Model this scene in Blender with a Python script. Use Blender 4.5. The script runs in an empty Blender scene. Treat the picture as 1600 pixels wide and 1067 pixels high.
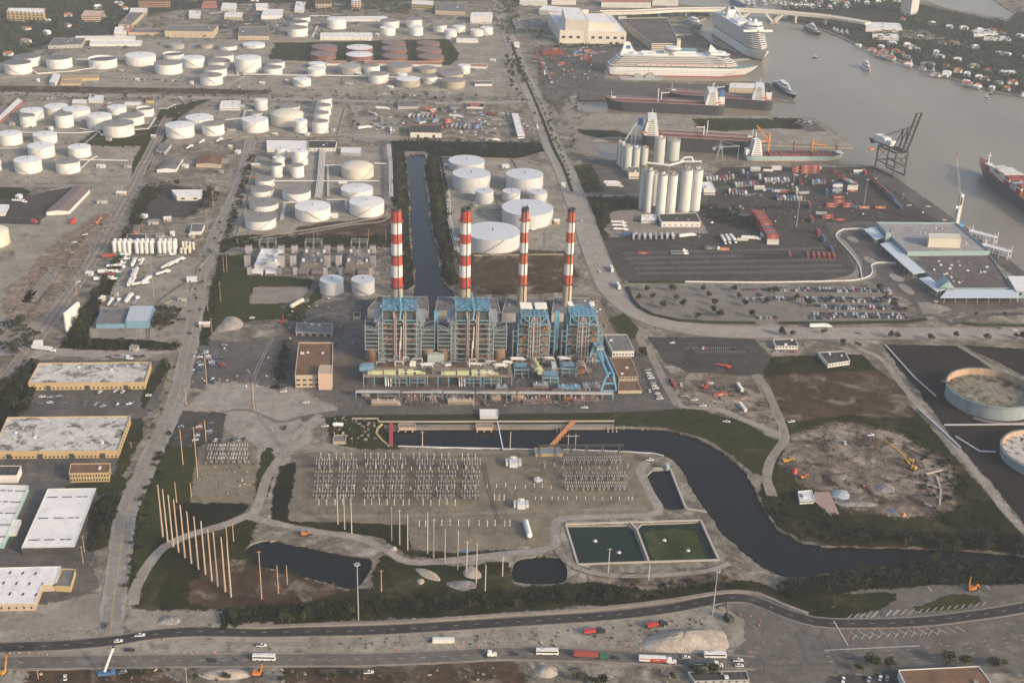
import bpy,math,random
from mathutils import Vector,Matrix
from mathutils.geometry import tessellate_polygon
RN=random.Random(11)
scene=bpy.context.scene
COL=scene.collection
rad=math.radians
# --- camera
FOC,CAM_H,PITCH,ROLL=1950.0,450.0,rad(25.0),rad(2.0)
fw=Vector((0,math.cos(PITCH),-math.sin(PITCH)))
u0=Vector((0,math.sin(PITCH),math.cos(PITCH)))
r0=Vector((1,0,0))
rt=r0*math.cos(ROLL)+u0*math.sin(ROLL)
up=u0*math.cos(ROLL)-r0*math.sin(ROLL)
EYE=Vector((0,0,CAM_H))
cam_d=bpy.data.cameras.new('camera')
cam_d.sensor_width=36.0
cam_d.lens=36.0*FOC/1600.0
cam_d.clip_start=5.0
cam_d.clip_end=12000.0
cam=bpy.data.objects.new('camera',cam_d)
COL.objects.link(cam)
cam.matrix_world=Matrix(((rt.x,up.x,-fw.x,EYE.x),(rt.y,up.y,-fw.y,EYE.y),(rt.z,up.z,-fw.z,EYE.z),(0,0,0,1)))
scene.camera=cam
# --- sky, sun, exposure
SUN_EL,SUN_AZ=rad(22.0),rad(124.0)
world=bpy.data.worlds.new('World')
scene.world=world
world.use_nodes=True
wn=world.node_tree
for n in list(wn.nodes):
 wn.nodes.remove(n)
sky=wn.nodes.new('ShaderNodeTexSky')
sky.sky_type='NISHITA'
sky.sun_disc=False
sky.sun_elevation=SUN_EL
sky.sun_rotation=SUN_AZ
sky.altitude=100.0
sky.air_density=1.0
sky.dust_density=3.1
sky.ozone_density=1.0
wb=wn.nodes.new('ShaderNodeBackground')
wb.inputs['Strength'].default_value=0.15
wo=wn.nodes.new('ShaderNodeOutputWorld')
wn.links.new(sky.outputs[0],wb.inputs[0])
wn.links.new(wb.outputs[0],wo.inputs[0])
sun_d=bpy.data.lights.new('sun','SUN')
sun_d.energy=2.3
sun_d.angle=rad(3.0)
sun_d.color=(1.0,0.79,0.57)
sun=bpy.data.objects.new('sun',sun_d)
COL.objects.link(sun)
sdir=Vector((math.sin(SUN_AZ)*math.cos(SUN_EL),math.cos(SUN_AZ)*math.cos(SUN_EL),math.sin(SUN_EL)))
sun.rotation_euler=(-sdir).to_track_quat('-Z','Y').to_euler()
sun.location=(0,0,900)
vs=scene.view_settings
vs.view_transform='Standard'
vs.look='None'
vs.exposure=0.68
vs.gamma=1.0
vs.use_curve_mapping=False
HAZE_DENSITY=0.00007
scene.cycles.max_bounces=5
scene.cycles.diffuse_bounces=3
scene.cycles.glossy_bounces=2
scene.cycles.volume_bounces=0
scene.cycles.use_denoising=True
# --- pixel of the photograph -> point of the place
def ray(px,py):
 return fw+rt*((px-800.0)/FOC)+up*((533.5-py)/FOC)
def G(px,py,z=0.0):
 d=ray(px,py)
 t=(z-CAM_H)/d.z
 return EYE+d*t
def mpp(px,py):
 d=ray(px,py)
 return(-CAM_H/d.z)/FOC
def hgt(px,py0,py1,x1=None):
 """height of a point that shows at py1 and stands over the ground shown at py0"""
 a=G(px,py0)
 d=ray(px if x1 is None else x1,py1)
 t=math.hypot(a.x,a.y)/math.hypot(d.x,d.y)
 return CAM_H+d.z*t
def away(p):
 v=Vector((p.x,p.y,0))
 return v.normalized()
def V2(p,z=0.0):
 return Vector((p[0],p[1],z))
 # --- materials
MATS={}
def _new(name):
 m=bpy.data.materials.new(name)
 m.use_nodes=True
 nt=m.node_tree
 b=nt.nodes['Principled BSDF']
 return m,nt,b
def N(nt,t,**kw):
 n=nt.nodes.new(t)
 for k,v in kw.items():
  setattr(n,k,v)
 return n
def noise(nt,scale,detail=4,rough=.6,coord='pos',sc=None,dist=0.0):
 if coord=='pos':
  src=N(nt,'ShaderNodeNewGeometry').outputs['Position']
 else:
  src=N(nt,'ShaderNodeTexCoord').outputs['Object']
 if sc:
  mp=N(nt,'ShaderNodeMapping')
  mp.inputs['Scale'].default_value=sc
  nt.links.new(src,mp.inputs[0])
  src=mp.outputs[0]
 n=N(nt,'ShaderNodeTexNoise')
 n.inputs['Scale'].default_value=scale
 n.inputs['Detail'].default_value=detail
 n.inputs['Roughness'].default_value=rough
 n.inputs['Distortion'].default_value=dist
 nt.links.new(src,n.inputs['Vector'])
 return n.outputs['Fac']
def mrange(nt,s,a,b,c,d):
 n=N(nt,'ShaderNodeMapRange')
 for i,v in zip((1,2,3,4),(a,b,c,d)):
  n.inputs[i].default_value=v
 nt.links.new(s,n.inputs[0])
 return n.outputs[0]
def mix(nt,fac,a,b,mode='MIX'):
 n=N(nt,'ShaderNodeMix',data_type='RGBA',blend_type=mode)
 for s,v in((n.inputs[0],fac),(n.inputs[6],a),(n.inputs[7],b)):
  if isinstance(v,(int,float)):
   s.default_value=v
  elif isinstance(v,tuple):
   s.default_value=(v[0],v[1],v[2],1)
  else:
   nt.links.new(v,s)
 return n.outputs[2]
def grey(nt,s):
 n=N(nt,'ShaderNodeCombineColor')
 for i in range(3):
  nt.links.new(s,n.inputs[i])
 return n.outputs[0]
def paint(name,c,rough=.6,var=.16,scale=.35,streak=False,metal=0.0,dirt=None,damt=.5,rnd=0.0):
 if name in MATS:
  return MATS[name]
 m,nt,b=_new(name)
 f=noise(nt,scale,5,.65,'pos',(1,1,.12)if streak else None)
 g=grey(nt,mrange(nt,f,.25,.75,1-var,1+var*.6))
 col=mix(nt,1.0,c,g,'MULTIPLY')
 if dirt:
  f2=noise(nt,scale*.35,6,.72,'pos',(1,1,.2)if streak else None)
  col=mix(nt,mrange(nt,f2,.5,.68,0,damt),col,dirt)
 if rnd:
  oi=N(nt,'ShaderNodeObjectInfo')
  col=mix(nt,1.0,col,grey(nt,mrange(nt,oi.outputs['Random'],0,1,1-rnd,1+rnd)),'MULTIPLY')
 nt.links.new(col,b.inputs['Base Color'])
 b.inputs['Roughness'].default_value=rough
 b.inputs['Metallic'].default_value=metal
 MATS[name]=m
 return m
def ground(name,c1,c2,c3=None,big=.012,mid=.07,fine=.7,amt=.3,lo=.4,hi=.6,c3lo=.52,c3hi=.64,sc=None,rough=.95,patch=.22):
 if name in MATS:
  return MATS[name]
 m,nt,b=_new(name)
 c1,c2,c3=(c and tuple(v*GROUND_TONE for v in c)for c in(c1,c2,c3))
 f1=noise(nt,big,7,.68,'pos',sc,.4)
 col=mix(nt,mrange(nt,f1,lo,hi,0,1),c1,c2)
 if c3:
  f2=noise(nt,mid,6,.7,'pos',sc,.6)
  col=mix(nt,mrange(nt,f2,c3lo,c3hi,0,1),col,c3)
 f5=noise(nt,mid*1.9,5,.75,'pos',None,1.2)
 col=mix(nt,1.0,col,grey(nt,mrange(nt,f5,.36,.62,1-patch,1+patch*.45)),'MULTIPLY')
 f3=noise(nt,fine,4,.75,'pos')
 f4=noise(nt,fine*.22,3,.6,'pos')
 col=mix(nt,1.0,col,grey(nt,mrange(nt,f3,.25,.75,1-amt,1+amt*.7)),'MULTIPLY')
 col=mix(nt,1.0,col,grey(nt,mrange(nt,f4,.3,.7,1-amt*.6,1+amt*.5)),'MULTIPLY')
 nt.links.new(col,b.inputs['Base Color'])
 b.inputs['Roughness'].default_value=rough
 b.inputs['Specular IOR Level'].default_value=.04
 at=N(nt,'ShaderNodeAttribute',attribute_name='fade')
 fa=noise(nt,.3,6,.8,'pos')
 sb=N(nt,'ShaderNodeMath',operation='SUBTRACT')
 nt.links.new(mrange(nt,fa,.3,.7,.12,.95),sb.inputs[0])
 nt.links.new(at.outputs['Fac'],sb.inputs[1])
 nt.links.new(mrange(nt,sb.outputs[0],-.05,.06,0,1),b.inputs['Alpha'])
 MATS[name]=m
 return m
def water(name,c,rough=.12,bscale=.12,bstr=.15,c2=None,spec=.5,ior=1.18):
 m,nt,b=_new(name)
 if c2:
  f=noise(nt,.006,5,.6,'pos',(1,.35,1))
  nt.links.new(mix(nt,mrange(nt,f,.35,.65,0,1),c,c2),b.inputs['Base Color'])
 else:
  b.inputs['Base Color'].default_value=(*c,1)
 b.inputs['Roughness'].default_value=rough
 b.inputs['IOR'].default_value=ior
 b.inputs['Specular IOR Level'].default_value=spec
 f=noise(nt,bscale,6,.65,'pos',(1,.5,1),.4)
 bp=N(nt,'ShaderNodeBump')
 bp.inputs['Strength'].default_value=bstr
 bp.inputs['Distance'].default_value=1.0
 nt.links.new(f,bp.inputs['Height'])
 nt.links.new(bp.outputs[0],b.inputs['Normal'])
 MATS[name]=m
 return m
def leafy(name,c1,c2):
 m,nt,b=_new(name)
 oi=N(nt,'ShaderNodeObjectInfo')
 f=noise(nt,.11,5,.7,'pos')
 col=mix(nt,mrange(nt,f,.38,.62,0,1),c1,c2)
 col=mix(nt,1.0,col,grey(nt,mrange(nt,oi.outputs['Random'],0,1,.7,1.35)),'MULTIPLY')
 nt.links.new(col,b.inputs['Base Color'])
 b.inputs['Roughness'].default_value=.8
 b.inputs['Specular IOR Level'].default_value=.2
 MATS[name]=m
 return m
GROUND_TONE=.8
m_base=ground('bare ground',(.31,.277,.217),(.19,.168,.131),(.42,.383,.31),big=.03,mid=.05,c3lo=.5,c3hi=.62,patch=.42,lo=.42,hi=.56)
m_dirt=ground('pale dirt',(.405,.37,.303),(.3,.271,.219),(.16,.143,.111),big=.03,mid=.07,c3lo=.55,c3hi=.68,patch=.2,amt=.18)
m_pale=ground('crushed shell rock',(.42,.38,.33),(.33,.3,.26),(.24,.2,.165),big=.04,mid=.15,amt=.2,c3lo=.58,c3hi=.7)
m_brown=ground('brown soil',(.115,.073,.045),(.07,.048,.03),(.28,.225,.17),big=.03,mid=.04,c3lo=.53,c3hi=.66,patch=.35,fine=.5)
m_site=ground('excavated ground',(.4,.325,.25),(.21,.165,.13),(.08,.06,.047),big=.035,mid=.05,c3lo=.5,c3hi=.62,amt=.4,patch=.5,lo=.42,hi=.56)
m_grass=ground('rough grass',(.036,.043,.015),(.047,.047,.02),(.09,.078,.046),big=.02,mid=.05,c3lo=.56,c3hi=.72)
m_lawn=ground('green grass',(.045,.055,.016),(.055,.056,.02),(.09,.07,.038),big=.02,mid=.06,c3lo=.58,c3hi=.72)
m_olive=ground('olive scrub grass',(.024,.029,.009),(.038,.037,.014),(.1,.083,.046),big=.02,mid=.04,c3lo=.52,c3hi=.7,patch=.35)
m_scrub=ground('dark scrub floor',(.015,.017,.008),(.024,.022,.011),None,big=.03)
m_asph=ground('asphalt',(.165,.15,.133),(.115,.106,.096),(.24,.215,.185),big=.025,mid=.06,amt=.18,c3lo=.57,c3hi=.72)
m_dark=ground('dark asphalt',(.095,.087,.078),(.07,.065,.06),(.15,.134,.116),big=.03,mid=.06,amt=.2,c3lo=.56,c3hi=.7)
m_blvd=ground('boulevard surface',(.4,.365,.32),(.33,.3,.265),(.45,.41,.36),big=.03,mid=.12,amt=.12,patch=.1)
m_road=ground('worn road surface',(.33,.305,.27),(.27,.25,.22),(.38,.35,.31),big=.03,mid=.12,amt=.12,patch=.16)
m_south=ground('dusty asphalt',(.18,.163,.142),(.143,.13,.114),(.225,.205,.178),big=.03,mid=.1,amt=.12,patch=.16)
m_high=ground('highway asphalt',(.06,.056,.053),(.048,.046,.044),(.085,.08,.074),big=.03,mid=.1,amt=.12,patch=.1)
m_conc=ground('concrete paving',(.34,.3,.25),(.28,.245,.205),(.2,.178,.15),big=.03,mid=.1,amt=.15,c3lo=.56,c3hi=.7,patch=.1)
m_lot=ground('car park surface',(.27,.245,.21),(.23,.21,.18),(.19,.17,.148),big=.03,mid=.1,amt=.12,patch=.1)
m_sub=ground('substation gravel',(.29,.245,.172),(.24,.203,.144),(.2,.173,.134),big=.03,mid=.05,amt=.16,c3lo=.5,c3hi=.66)
m_tile=ground('dark tank yard liner',(.03,.025,.024),(.037,.032,.029),None,big=.03,amt=.15)
m_suburb=ground('suburban ground',(.035,.042,.024),(.055,.056,.042),(.16,.15,.135),big=.012,mid=.03,c3lo=.56,c3hi=.66)
m_white=paint('white road paint',(.5,.48,.44),.7,.2,1.0)
m_yellowline=paint('yellow road paint',(.55,.38,.07),.7,.2,1.0)
m_bank=ground('rocky bank',(.3,.27,.23),(.17,.15,.12),None,big=.2,amt=.4)
m_wall=paint('quay concrete',(.3,.28,.25),.8,.3,.4,True)
w_river=water('river water',(.185,.155,.105),.3,.16,.4,(.24,.205,.145),.5,1.33)
w_canal=water('canal water',(.008,.01,.011),.1,.3,.06)
w_pond=water('pond water',(.009,.011,.012),.08,.25,.05)
w_green=water('green pond water',(.012,.024,.017),.12,.25,.05)
GROUND_TONE=1.0
# --- mesh builder
class MB:
 def __init__(s):
  s.v,s.f,s.m,s.s=[],[],[],[]
 def add(s,pts,faces,mi=0,sm=False):
  o=len(s.v)
  s.v+=[tuple(p)for p in pts]
  for f in faces:
   s.f.append([o+i for i in f]);s.m.append(mi);s.s.append(sm)
 def quad(s,a,b,c,d,mi=0):
  s.add((a,b,c,d),((0,1,2,3),),mi)
 def prism(s,pts,z0,z1,mi=0,mt=None,bottom=False):
  n=len(pts)
  P=[(p[0],p[1],z0)for p in pts]+[(p[0],p[1],z1)for p in pts]
  s.add(P,[(i,(i+1)%n,n+(i+1)%n,n+i)for i in range(n)],mi)
  s.add(P[n:],[tuple(range(n))],mi if mt is None else mt)
  if bottom:
   s.add(P[:n],[tuple(reversed(range(n)))],mi)
 def box(s,cx,cy,z0,sx,sy,sz,a=0.0,mi=0,mt=None):
  c,q=math.cos(a),math.sin(a)
  pts=[(cx+x*c-y*q,cy+x*q+y*c)for x,y in((-sx/2,-sy/2),(sx/2,-sy/2),(sx/2,sy/2),(-sx/2,sy/2))]
  s.prism(pts,z0,z0+sz,mi,mt,True)
 def cyl(s,cx,cy,z0,z1,r0,r1=None,n=20,mi=0,mt=None,cap=True,a0=0.0):
  r1=r0 if r1 is None else r1
  P=[]
  for z,r in((z0,r0),(z1,r1)):
   P+=[(cx+r*math.cos(a0+2*math.pi*i/n),cy+r*math.sin(a0+2*math.pi*i/n),z)for i in range(n)]
  s.add(P,[(i,(i+1)%n,n+(i+1)%n,n+i)for i in range(n)],mi,True)
  if cap:
   s.add(P[n:],[tuple(range(n))],mi if mt is None else mt)
 def rings(s,cx,cy,prof,n=20,mi=0,cap=True):
  for(ra,za),(rb,zb)in zip(prof,prof[1:]):
   s.cyl(cx,cy,za,zb,ra,rb,n,mi,None,False)
  if cap and prof[-1][0]>1e-3:
   r,z=prof[-1]
   s.add([(cx+r*math.cos(2*math.pi*i/n),cy+r*math.sin(2*math.pi*i/n),z)for i in range(n)],[tuple(range(n))],mi)
 def bar(s,p,q,w,mi=0,h=None):
  p,q=Vector(p),Vector(q)
  d=q-p
  if d.length<1e-6:
   return
  d.normalize()
  a=d.cross(Vector((0,0,1)))
  if a.length<1e-3:
   a=Vector((1,0,0))
  a.normalize()
  b=a.cross(d)
  a*=w/2
  b*=(h or w)/2
  P=[p-a-b,p+a-b,p+a+b,p-a+b,q-a-b,q+a-b,q+a+b,q-a+b]
  s.add(P,[(0,3,2,1),(4,5,6,7),(0,1,5,4),(1,2,6,5),(2,3,7,6),(3,0,4,7)],mi)
 def rod(s,p,q,r,mi=0,n=6):
  p,q=Vector(p),Vector(q)
  d=q-p
  if d.length<1e-6:
   return
  d.normalize()
  a=d.cross(Vector((0,0,1)))
  if a.length<1e-3:
   a=Vector((1,0,0))
  a.normalize()
  b=a.cross(d)
  P=[]
  for c in(p,q):
   P+=[c+(a*math.cos(2*math.pi*i/n)+b*math.sin(2*math.pi*i/n))*r for i in range(n)]
  s.add(P,[(i,n+i,n+(i+1)%n,(i+1)%n)for i in range(n)],mi,True)
  s.add(P[:n],[tuple(range(n))],mi);s.add(P[n:],[tuple(reversed(range(n)))],mi)
 def path(s,pts,r,mi=0,n=6):
  for a,b in zip(pts,pts[1:]):
   s.rod(a,b,r,mi,n)
 def mesh(s,name,mats):
  me=bpy.data.meshes.new(name)
  me.from_pydata(s.v,[],s.f)
  for m in mats:
   me.materials.append(m)
  me.polygons.foreach_set('material_index',s.m)
  me.polygons.foreach_set('use_smooth',s.s)
  me.update()
  return me
 def build(s,name,mats,parent=None,kind=None):
  if not isinstance(mats,(list,tuple)):
   mats=[mats]
  return link(name,s.mesh(name,mats),parent,kind)
def link(name,me,parent=None,kind=None):
 o=bpy.data.objects.new(name,me)
 COL.objects.link(o)
 if parent is not None:
  o.parent=parent
 if kind:
  o['kind']=kind
 return o
def tag(o,label,cat,group=None):
 o['label']=label
 o['category']=cat
 if group:
  o['group']=group
 return o
def thing(name,label,cat,loc=(0,0,0),rz=0.0,group=None):
 o=bpy.data.objects.new(name,None)
 o.empty_display_size=.5
 COL.objects.link(o)
 o.location=loc
 o.rotation_euler=(0,0,rz)
 return tag(o,label,cat,group)
KIDS={}
def dup(root,loc,rz=0.0,label=None,group=None,scale=None):
 r=root.copy()
 COL.objects.link(r)
 r.location=loc
 r.rotation_euler=(0,0,rz)
 if scale is not None:
  r.scale=(scale,scale,scale)if isinstance(scale,(int,float))else scale
 if label:
  r['label']=label
 if group:
  r['group']=group
 if root.name not in KIDS:
  KIDS[root.name]=[(c,list(c.children))for c in root.children]
 for c,gs in KIDS[root.name]:
  k=c.copy()
  COL.objects.link(k)
  k.parent=r
  for g in gs:
   d=g.copy()
   COL.objects.link(d)
   d.parent=k
 return r
PROTOS=[]
class Proto:
 """one thing of a kind; the first place() moves it, the later ones copy it"""
 def __init__(s,root):
  s.root,s.used,s.n=root,False,0
  PROTOS.append(s)
 def place(s,loc,rz=0.0,label=None,group=None,scale=None):
  s.n+=1
  if not s.used:
   s.used=True
   o=s.root
   o.location=loc
   o.rotation_euler=(0,0,rz)
   if scale is not None:
    o.scale=(scale,scale,scale)if isinstance(scale,(int,float))else scale
   if label:
    o['label']=label
   if group:
    o['group']=group
   return o
  return dup(s.root,loc,rz,label,group,scale)
  # --- sheets and ribbons on the ground
LAYER=.04
LEVEL=[0]
def level(layer):
 """height of a sheet; sheets of one layer never share a plane"""
 LEVEL[0]+=1
 return LAYER*layer+(LEVEL[0]%8)*.0045
def wp(poly):
 return[G(x,y)for x,y in poly]
def rag(pts,step,amp,rn):
 cur=list(pts)
 a=amp*2.2
 while True:
  out=[]
  again=False
  for p,q in zip(cur,cur[1:]+cur[:1]):
   d=q-p
   L=d.length
   out.append(p)
   if L>step*.6:
    k=max(1,min(a,L*.16))
    n=Vector((d.y,-d.x,0))/L
    out.append(p.lerp(q,rn.uniform(.35,.65))+n*rn.gauss(0,.5)*k)
    again=again or L>step*1.3
  cur=out
  a*=.6
  if not again or len(cur)>900:
   return cur
def smooth_loop(pts,it=2):
 for _ in range(it):
  o=[]
  for i in range(len(pts)):
   a,b=pts[i],pts[(i+1)%len(pts)]
   o+=[a.lerp(b,.25),a.lerp(b,.75)]
  pts=o
 return pts
def sheet(name,pts,z,mat,kind='structure'):
 tris=tessellate_polygon([[Vector((p.x,p.y,0))for p in pts]])
 mb=MB()
 fs=[]
 for t in tris:
  a,b,c=(pts[i]for i in t)
  if(b.x-a.x)*(c.y-a.y)-(b.y-a.y)*(c.x-a.x)<0:
   t=(t[0],t[2],t[1])
  fs.append(t)
 mb.add([(p.x,p.y,z)for p in pts],fs)
 return mb.build(name,mat,None,kind)
def zone(name,poly,mat,layer,ragged=0.0,sm=0,step=7.0):
 pts=wp(poly)
 if sm:
  pts=smooth_loop(pts,sm)
 if ragged:
  pts=rag(pts,step,ragged,RN)
 z=level(layer)
 o=sheet(name,pts,z,mat)
 if ragged:
  n=len(pts)
  s=1 if sum(a.x*b.y-b.x*a.y for a,b in zip(pts,pts[1:]+pts[:1]))>0 else-1
  w=2.5+ragged*1.6
  out=[]
  for i,p in enumerate(pts):
   d=pts[(i+1)%n]-pts[i-1]
   d.z=0
   d.normalize()
   out.append(Vector((p.x+d.y*w*s,p.y-d.x*w*s,z-.003)))
  m=MB()
  m.add([(p.x,p.y,z)for p in pts]+out,[(i,(i+1)%n,n+(i+1)%n,n+i)if s<0 else(i,n+i,n+(i+1)%n,(i+1)%n)for i in range(n)])
  e=m.build(name+'_border',mat,None,'structure')
  a=e.data.attributes.new('fade','FLOAT','POINT')
  a.data.foreach_set('value',[.1]*n+[1.0]*n)
 return o
def spline(pts,step=6.0):
 P=[pts[0]*2-pts[1]]+list(pts)+[pts[-1]*2-pts[-2]]
 out=[]
 for i in range(1,len(P)-2):
  a,b,c,d=P[i-1:i+3]
  k=max(2,int((c-b).length/step))
  for j in range(k):
   t=j/k
   out.append(.5*((2*b)+(c-a)*t+(2*a-5*b+4*c-d)*t*t+(3*b-a-3*c+d)*t**3))
 out.append(P[-2].copy())
 return out
def offs(line,d):
 out=[]
 for i,p in enumerate(line):
  a,b=line[max(0,i-1)],line[min(len(line)-1,i+1)]
  t=b-a
  t.z=0
  t.normalize()
  out.append(p+Vector((t.y,-t.x,0))*d)
 return out
def ribbon_mb(mb,line,w,z,off=0.0,mi=0,wob=0.0):
 w0=[w/2+(RN.uniform(-wob,wob)if wob else 0)for _ in line]
 w1=[w/2+(RN.uniform(-wob,wob)if wob else 0)for _ in line]
 base=offs(line,off)if off else line
 L=[]
 R=[]
 for i,p in enumerate(base):
  a,b=line[max(0,i-1)],line[min(len(line)-1,i+1)]
  t=b-a
  t.z=0
  t.normalize()
  n=Vector((t.y,-t.x,0))
  L.append(p-n*w0[i]);R.append(p+n*w1[i])
 k=len(base)
 mb.add([(p.x,p.y,z)for p in L]+[(p.x,p.y,z)for p in R],[(i,k+i,k+i+1,i+1)for i in range(k-1)],mi)
def ribbon(name,px,w,mat,layer,sm=True,off=0.0,wob=0.0,step=6.0):
 line=wp(px)
 if sm and len(line)>2:
  line=spline(line,step)
 mb=MB()
 ribbon_mb(mb,line,w,level(layer),off,0,wob)
 mb.build(name,mat,None,'structure')
 return line
def dashes(mb,line,off,w,z,on=3.0,gap=6.0,mi=0):
 base=offs(line,off)
 s=0.0
 cur=[]
 per=on+gap
 for a,b in zip(base,base[1:]):
  L=(b-a).length
  t=0.0
  while t<L:
   ph=s%per
   if ph<on:
    e=min(L-t,on-ph)
    p,q=a.lerp(b,t/L),a.lerp(b,(t+e)/L)
    d=(q-p)
    if d.length>.05:
     n=Vector((d.y,-d.x,0)).normalized()*(w/2)
     mb.quad((p-n).to_tuple()[:2]+(z,),(p+n).to_tuple()[:2]+(z,),(q+n).to_tuple()[:2]+(z,),(q-n).to_tuple()[:2]+(z,),mi)
   else:
    e=min(L-t,per-ph)
   t+=max(e,.01)
   s+=max(e,.01)
def kerb_mb(mb,line,off,w=.35,h=.14,mi=0):
 a,b=offs(line,off-w/2),offs(line,off+w/2)
 for i in range(len(line)-1):
  P=[(a[i].x,a[i].y,0),(b[i].x,b[i].y,0),(b[i+1].x,b[i+1].y,0),(a[i+1].x,a[i+1].y,0)]
  Q=[(p[0],p[1],h)for p in P]
  mb.add(P+Q,[(4,5,6,7),(0,1,5,4),(2,3,7,6),(1,2,6,5),(3,0,4,7)],mi)
  # --- water and the land round it
RIVER=[(2000,735),(1640,455),(1600,424),(1577,407),(1517,364),(1477,334),(1394,274),(1366,259),(1300,256),(1150,252),(962,250),(938,247),(922,219),(1040,221),(1187,226),(1333,231),(1305,207),(1272,185),(1240,182),(1150,181),(1060,180),(945,177),(905,174),(887,151),(960,152),(1200,154),(1242,161),(1236,148),(1212,133),(1190,128),(1140,127),(1000,126),(945,123),(936,107),(1000,103),(1172,92),(1112,68),(1082,47),(1074,36),(1098,31),(1128,14),(1062,7),(1056,-10),(1140,-26),(1222,-22),(1208,28),(1240,33),(1285,47),(1312,57),(1342,72),(1370,80),(1417,100),(1477,120),(1557,145),(1600,152),(1700,172),(2000,235)]
LAGOON=[(1430,-12),(1452,4),(1475,12),(1500,17),(1525,21),(1572,30),(1586,22),(1560,6),(1542,-6),(1520,-16)]
CANAL=[(632,240),(635,267),(640,297),(642,385),(647,427),(649,442),(645,466),(650,480),(715,480),(712,460),(698,447),(688,430),(685,387),(675,367),(671,317),(662,267),(667,240)]
DISCH=[(600,668),(800,667),(975,667),(1039,669),(1077,679),(1100,689),(1130,706),(1155,726),(1172,749),(1187,779),(1197,802),(1215,826),(1250,846),(1290,851),(1420,853),(1560,862),(1760,884),(1760,900),(1560,882),(1440,876),(1330,893),(1240,905),(1200,893),(1175,875),(1145,850),(1122,825),(1105,800),(1090,779),(1077,759),(1065,734),(1052,719),(1036,711),(1012,706),(925,704),(800,701),(625,698),(607,690)]
POND=[(380,860),(390,850),(400,846),(420,841),(475,852),(540,866),(572,869),(582,875),(581,887),(572,902),(560,918),(547,921),(520,914),(475,900),(437,891),(400,884),(382,870)]
SMALL=[(800,905),(799,890),(805,873),(825,869),(870,868),(882,875),(887,890),(886,905),(878,911),(850,913),(810,911)]
TWIN_A=[(886,821),(980,820),(990,826),(1010,878),(903,881)]
TWIN_B=[(996,826),(1003,818),(1094,815),(1121,874),(1016,877)]
SUBPOND=[(1008,745),(1020,734),(1046,733),(1070,795),(1050,797),(1030,792),(1015,767)]
RETPOND=[(818,240),(826,233),(842,234),(850,243),(838,248),(823,247)]
holes=[(RIVER,w_river,-2.0,0,'river'),(LAGOON,w_river,-1.2,0,'lagoon_water'),(CANAL,w_canal,-1.5,1,'canal_water'),(DISCH,w_canal,-1.5,1,'discharge_canal_water'),(POND,w_pond,-1.4,2,'pond_water'),(SMALL,w_pond,-1.4,2,'pond_water'),(TWIN_A,w_green,-1.2,0,'basin_water'),(TWIN_B,w_green,-1.2,0,'basin_water'),(SUBPOND,w_pond,-1.2,0,'basin_water')]
loops=[[Vector((-3600,-400,0)),Vector((3600,-400,0)),Vector((3600,6500,0)),Vector((-3600,6500,0))]]
for poly,m,wz,sm,nm in holes:
 pts=wp(poly)
 if sm:
  pts=smooth_loop(pts,sm)
  pts=rag(pts,6,.8,RN)
 area=sum(a.x*b.y-b.x*a.y for a,b in zip(pts,pts[1:]+pts[:1]))
 if area>0:
  pts=pts[::-1]
 loops.append(pts)
 sheet(nm,pts,wz,m)
 mb=MB()
 soft=sm>0
 for a,b in zip(pts,pts[1:]+pts[:1]):
  mb.quad((a.x,a.y,wz-.3),(b.x,b.y,wz-.3),(b.x,b.y,0),(a.x,a.y,0))
 mb.build('bank_wall' if not soft else 'canal_bank',m_bank if soft else m_wall,None,'structure')
flat=[p for l in loops for p in l]
mb=MB()
fs=[]
for t in tessellate_polygon(loops):
 a,b,c=(flat[i]for i in t)
 if(b.x-a.x)*(c.y-a.y)-(b.y-a.y)*(c.x-a.x)<0:
  t=(t[0],t[2],t[1])
 fs.append(t)
mb.add([(p.x,p.y,0)for p in flat],fs)
mb.build('ground',m_base,None,'structure')
mb=MB()
mb.quad((-3600,-400,-3.2),(3600,-400,-3.2),(3600,6500,-3.2),(-3600,6500,-3.2))
mb.build('river_bed',m_bank,None,'structure')
sheet('pond_weed',smooth_loop(rag(wp([(1006,830),(1030,826),(1075,826),(1090,830),(1104,872),(1060,875),(1024,875)]),5,1.5,RN),1),-1.14,ground('pond weed',(.02,.034,.01),(.05,.075,.016),(.06,.07,.03),big=.05,mid=.06,lo=.4,hi=.62),'stuff')
# --- zones of ground
zone('suburb_ground',[(-500,210),(-60,150),(0,95),(45,80),(110,58),(180,52),(215,25),(330,12),(410,4),(800,-2),(845,-10),(1040,-12),(1050,-80),(-900,-80)],m_suburb,1,8,0,30)
zone('east_shore_ground',[(1230,30),(1285,45.5),(1313,55.5),(1343,70),(1372,78.5),(1418,98.5),(1478,118),(1557,143),(1600,149),(1700,168),(2000,225),(2000,20),(1588,20),(1574,34),(1524,25),(1474,15),(1440,7),(1400,0),(1380,-30),(1240,-20)],m_suburb,1)
zone('tank_yard',[(-250,160),(0,100),(210,62),(420,62),(460,35),(780,30),(800,85),(830,150),(420,147),(0,140)],m_dirt,1,5)
zone('tank_yard',[(-200,300),(0,168),(60,160),(250,157),(275,170),(250,215),(215,285),(0,287)],m_dirt,1,4)
zone('tank_yard',[(272,172),(400,162),(540,165),(548,212),(400,214),(262,226),(250,215)],m_dirt,1,3)
zone('grass_verge',[(0,135),(300,139),(420,142),(420,147),(0,143)],m_brown,2,1.5)
zone('grass_bund',[(122,226),(150,207),(248,195),(262,178),(258,180),(228,228)],m_grass,2,3)
zone('grass_strip',[(225,228),(252,172),(330,154),(305,165),(266,195),(250,225),(215,285),(208,285)],m_grass,2,2)
zone('red_tank_yard',[(430,68),(560,66),(700,62),(715,84),(700,102),(540,97),(425,94)],m_grass,2,3)
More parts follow.
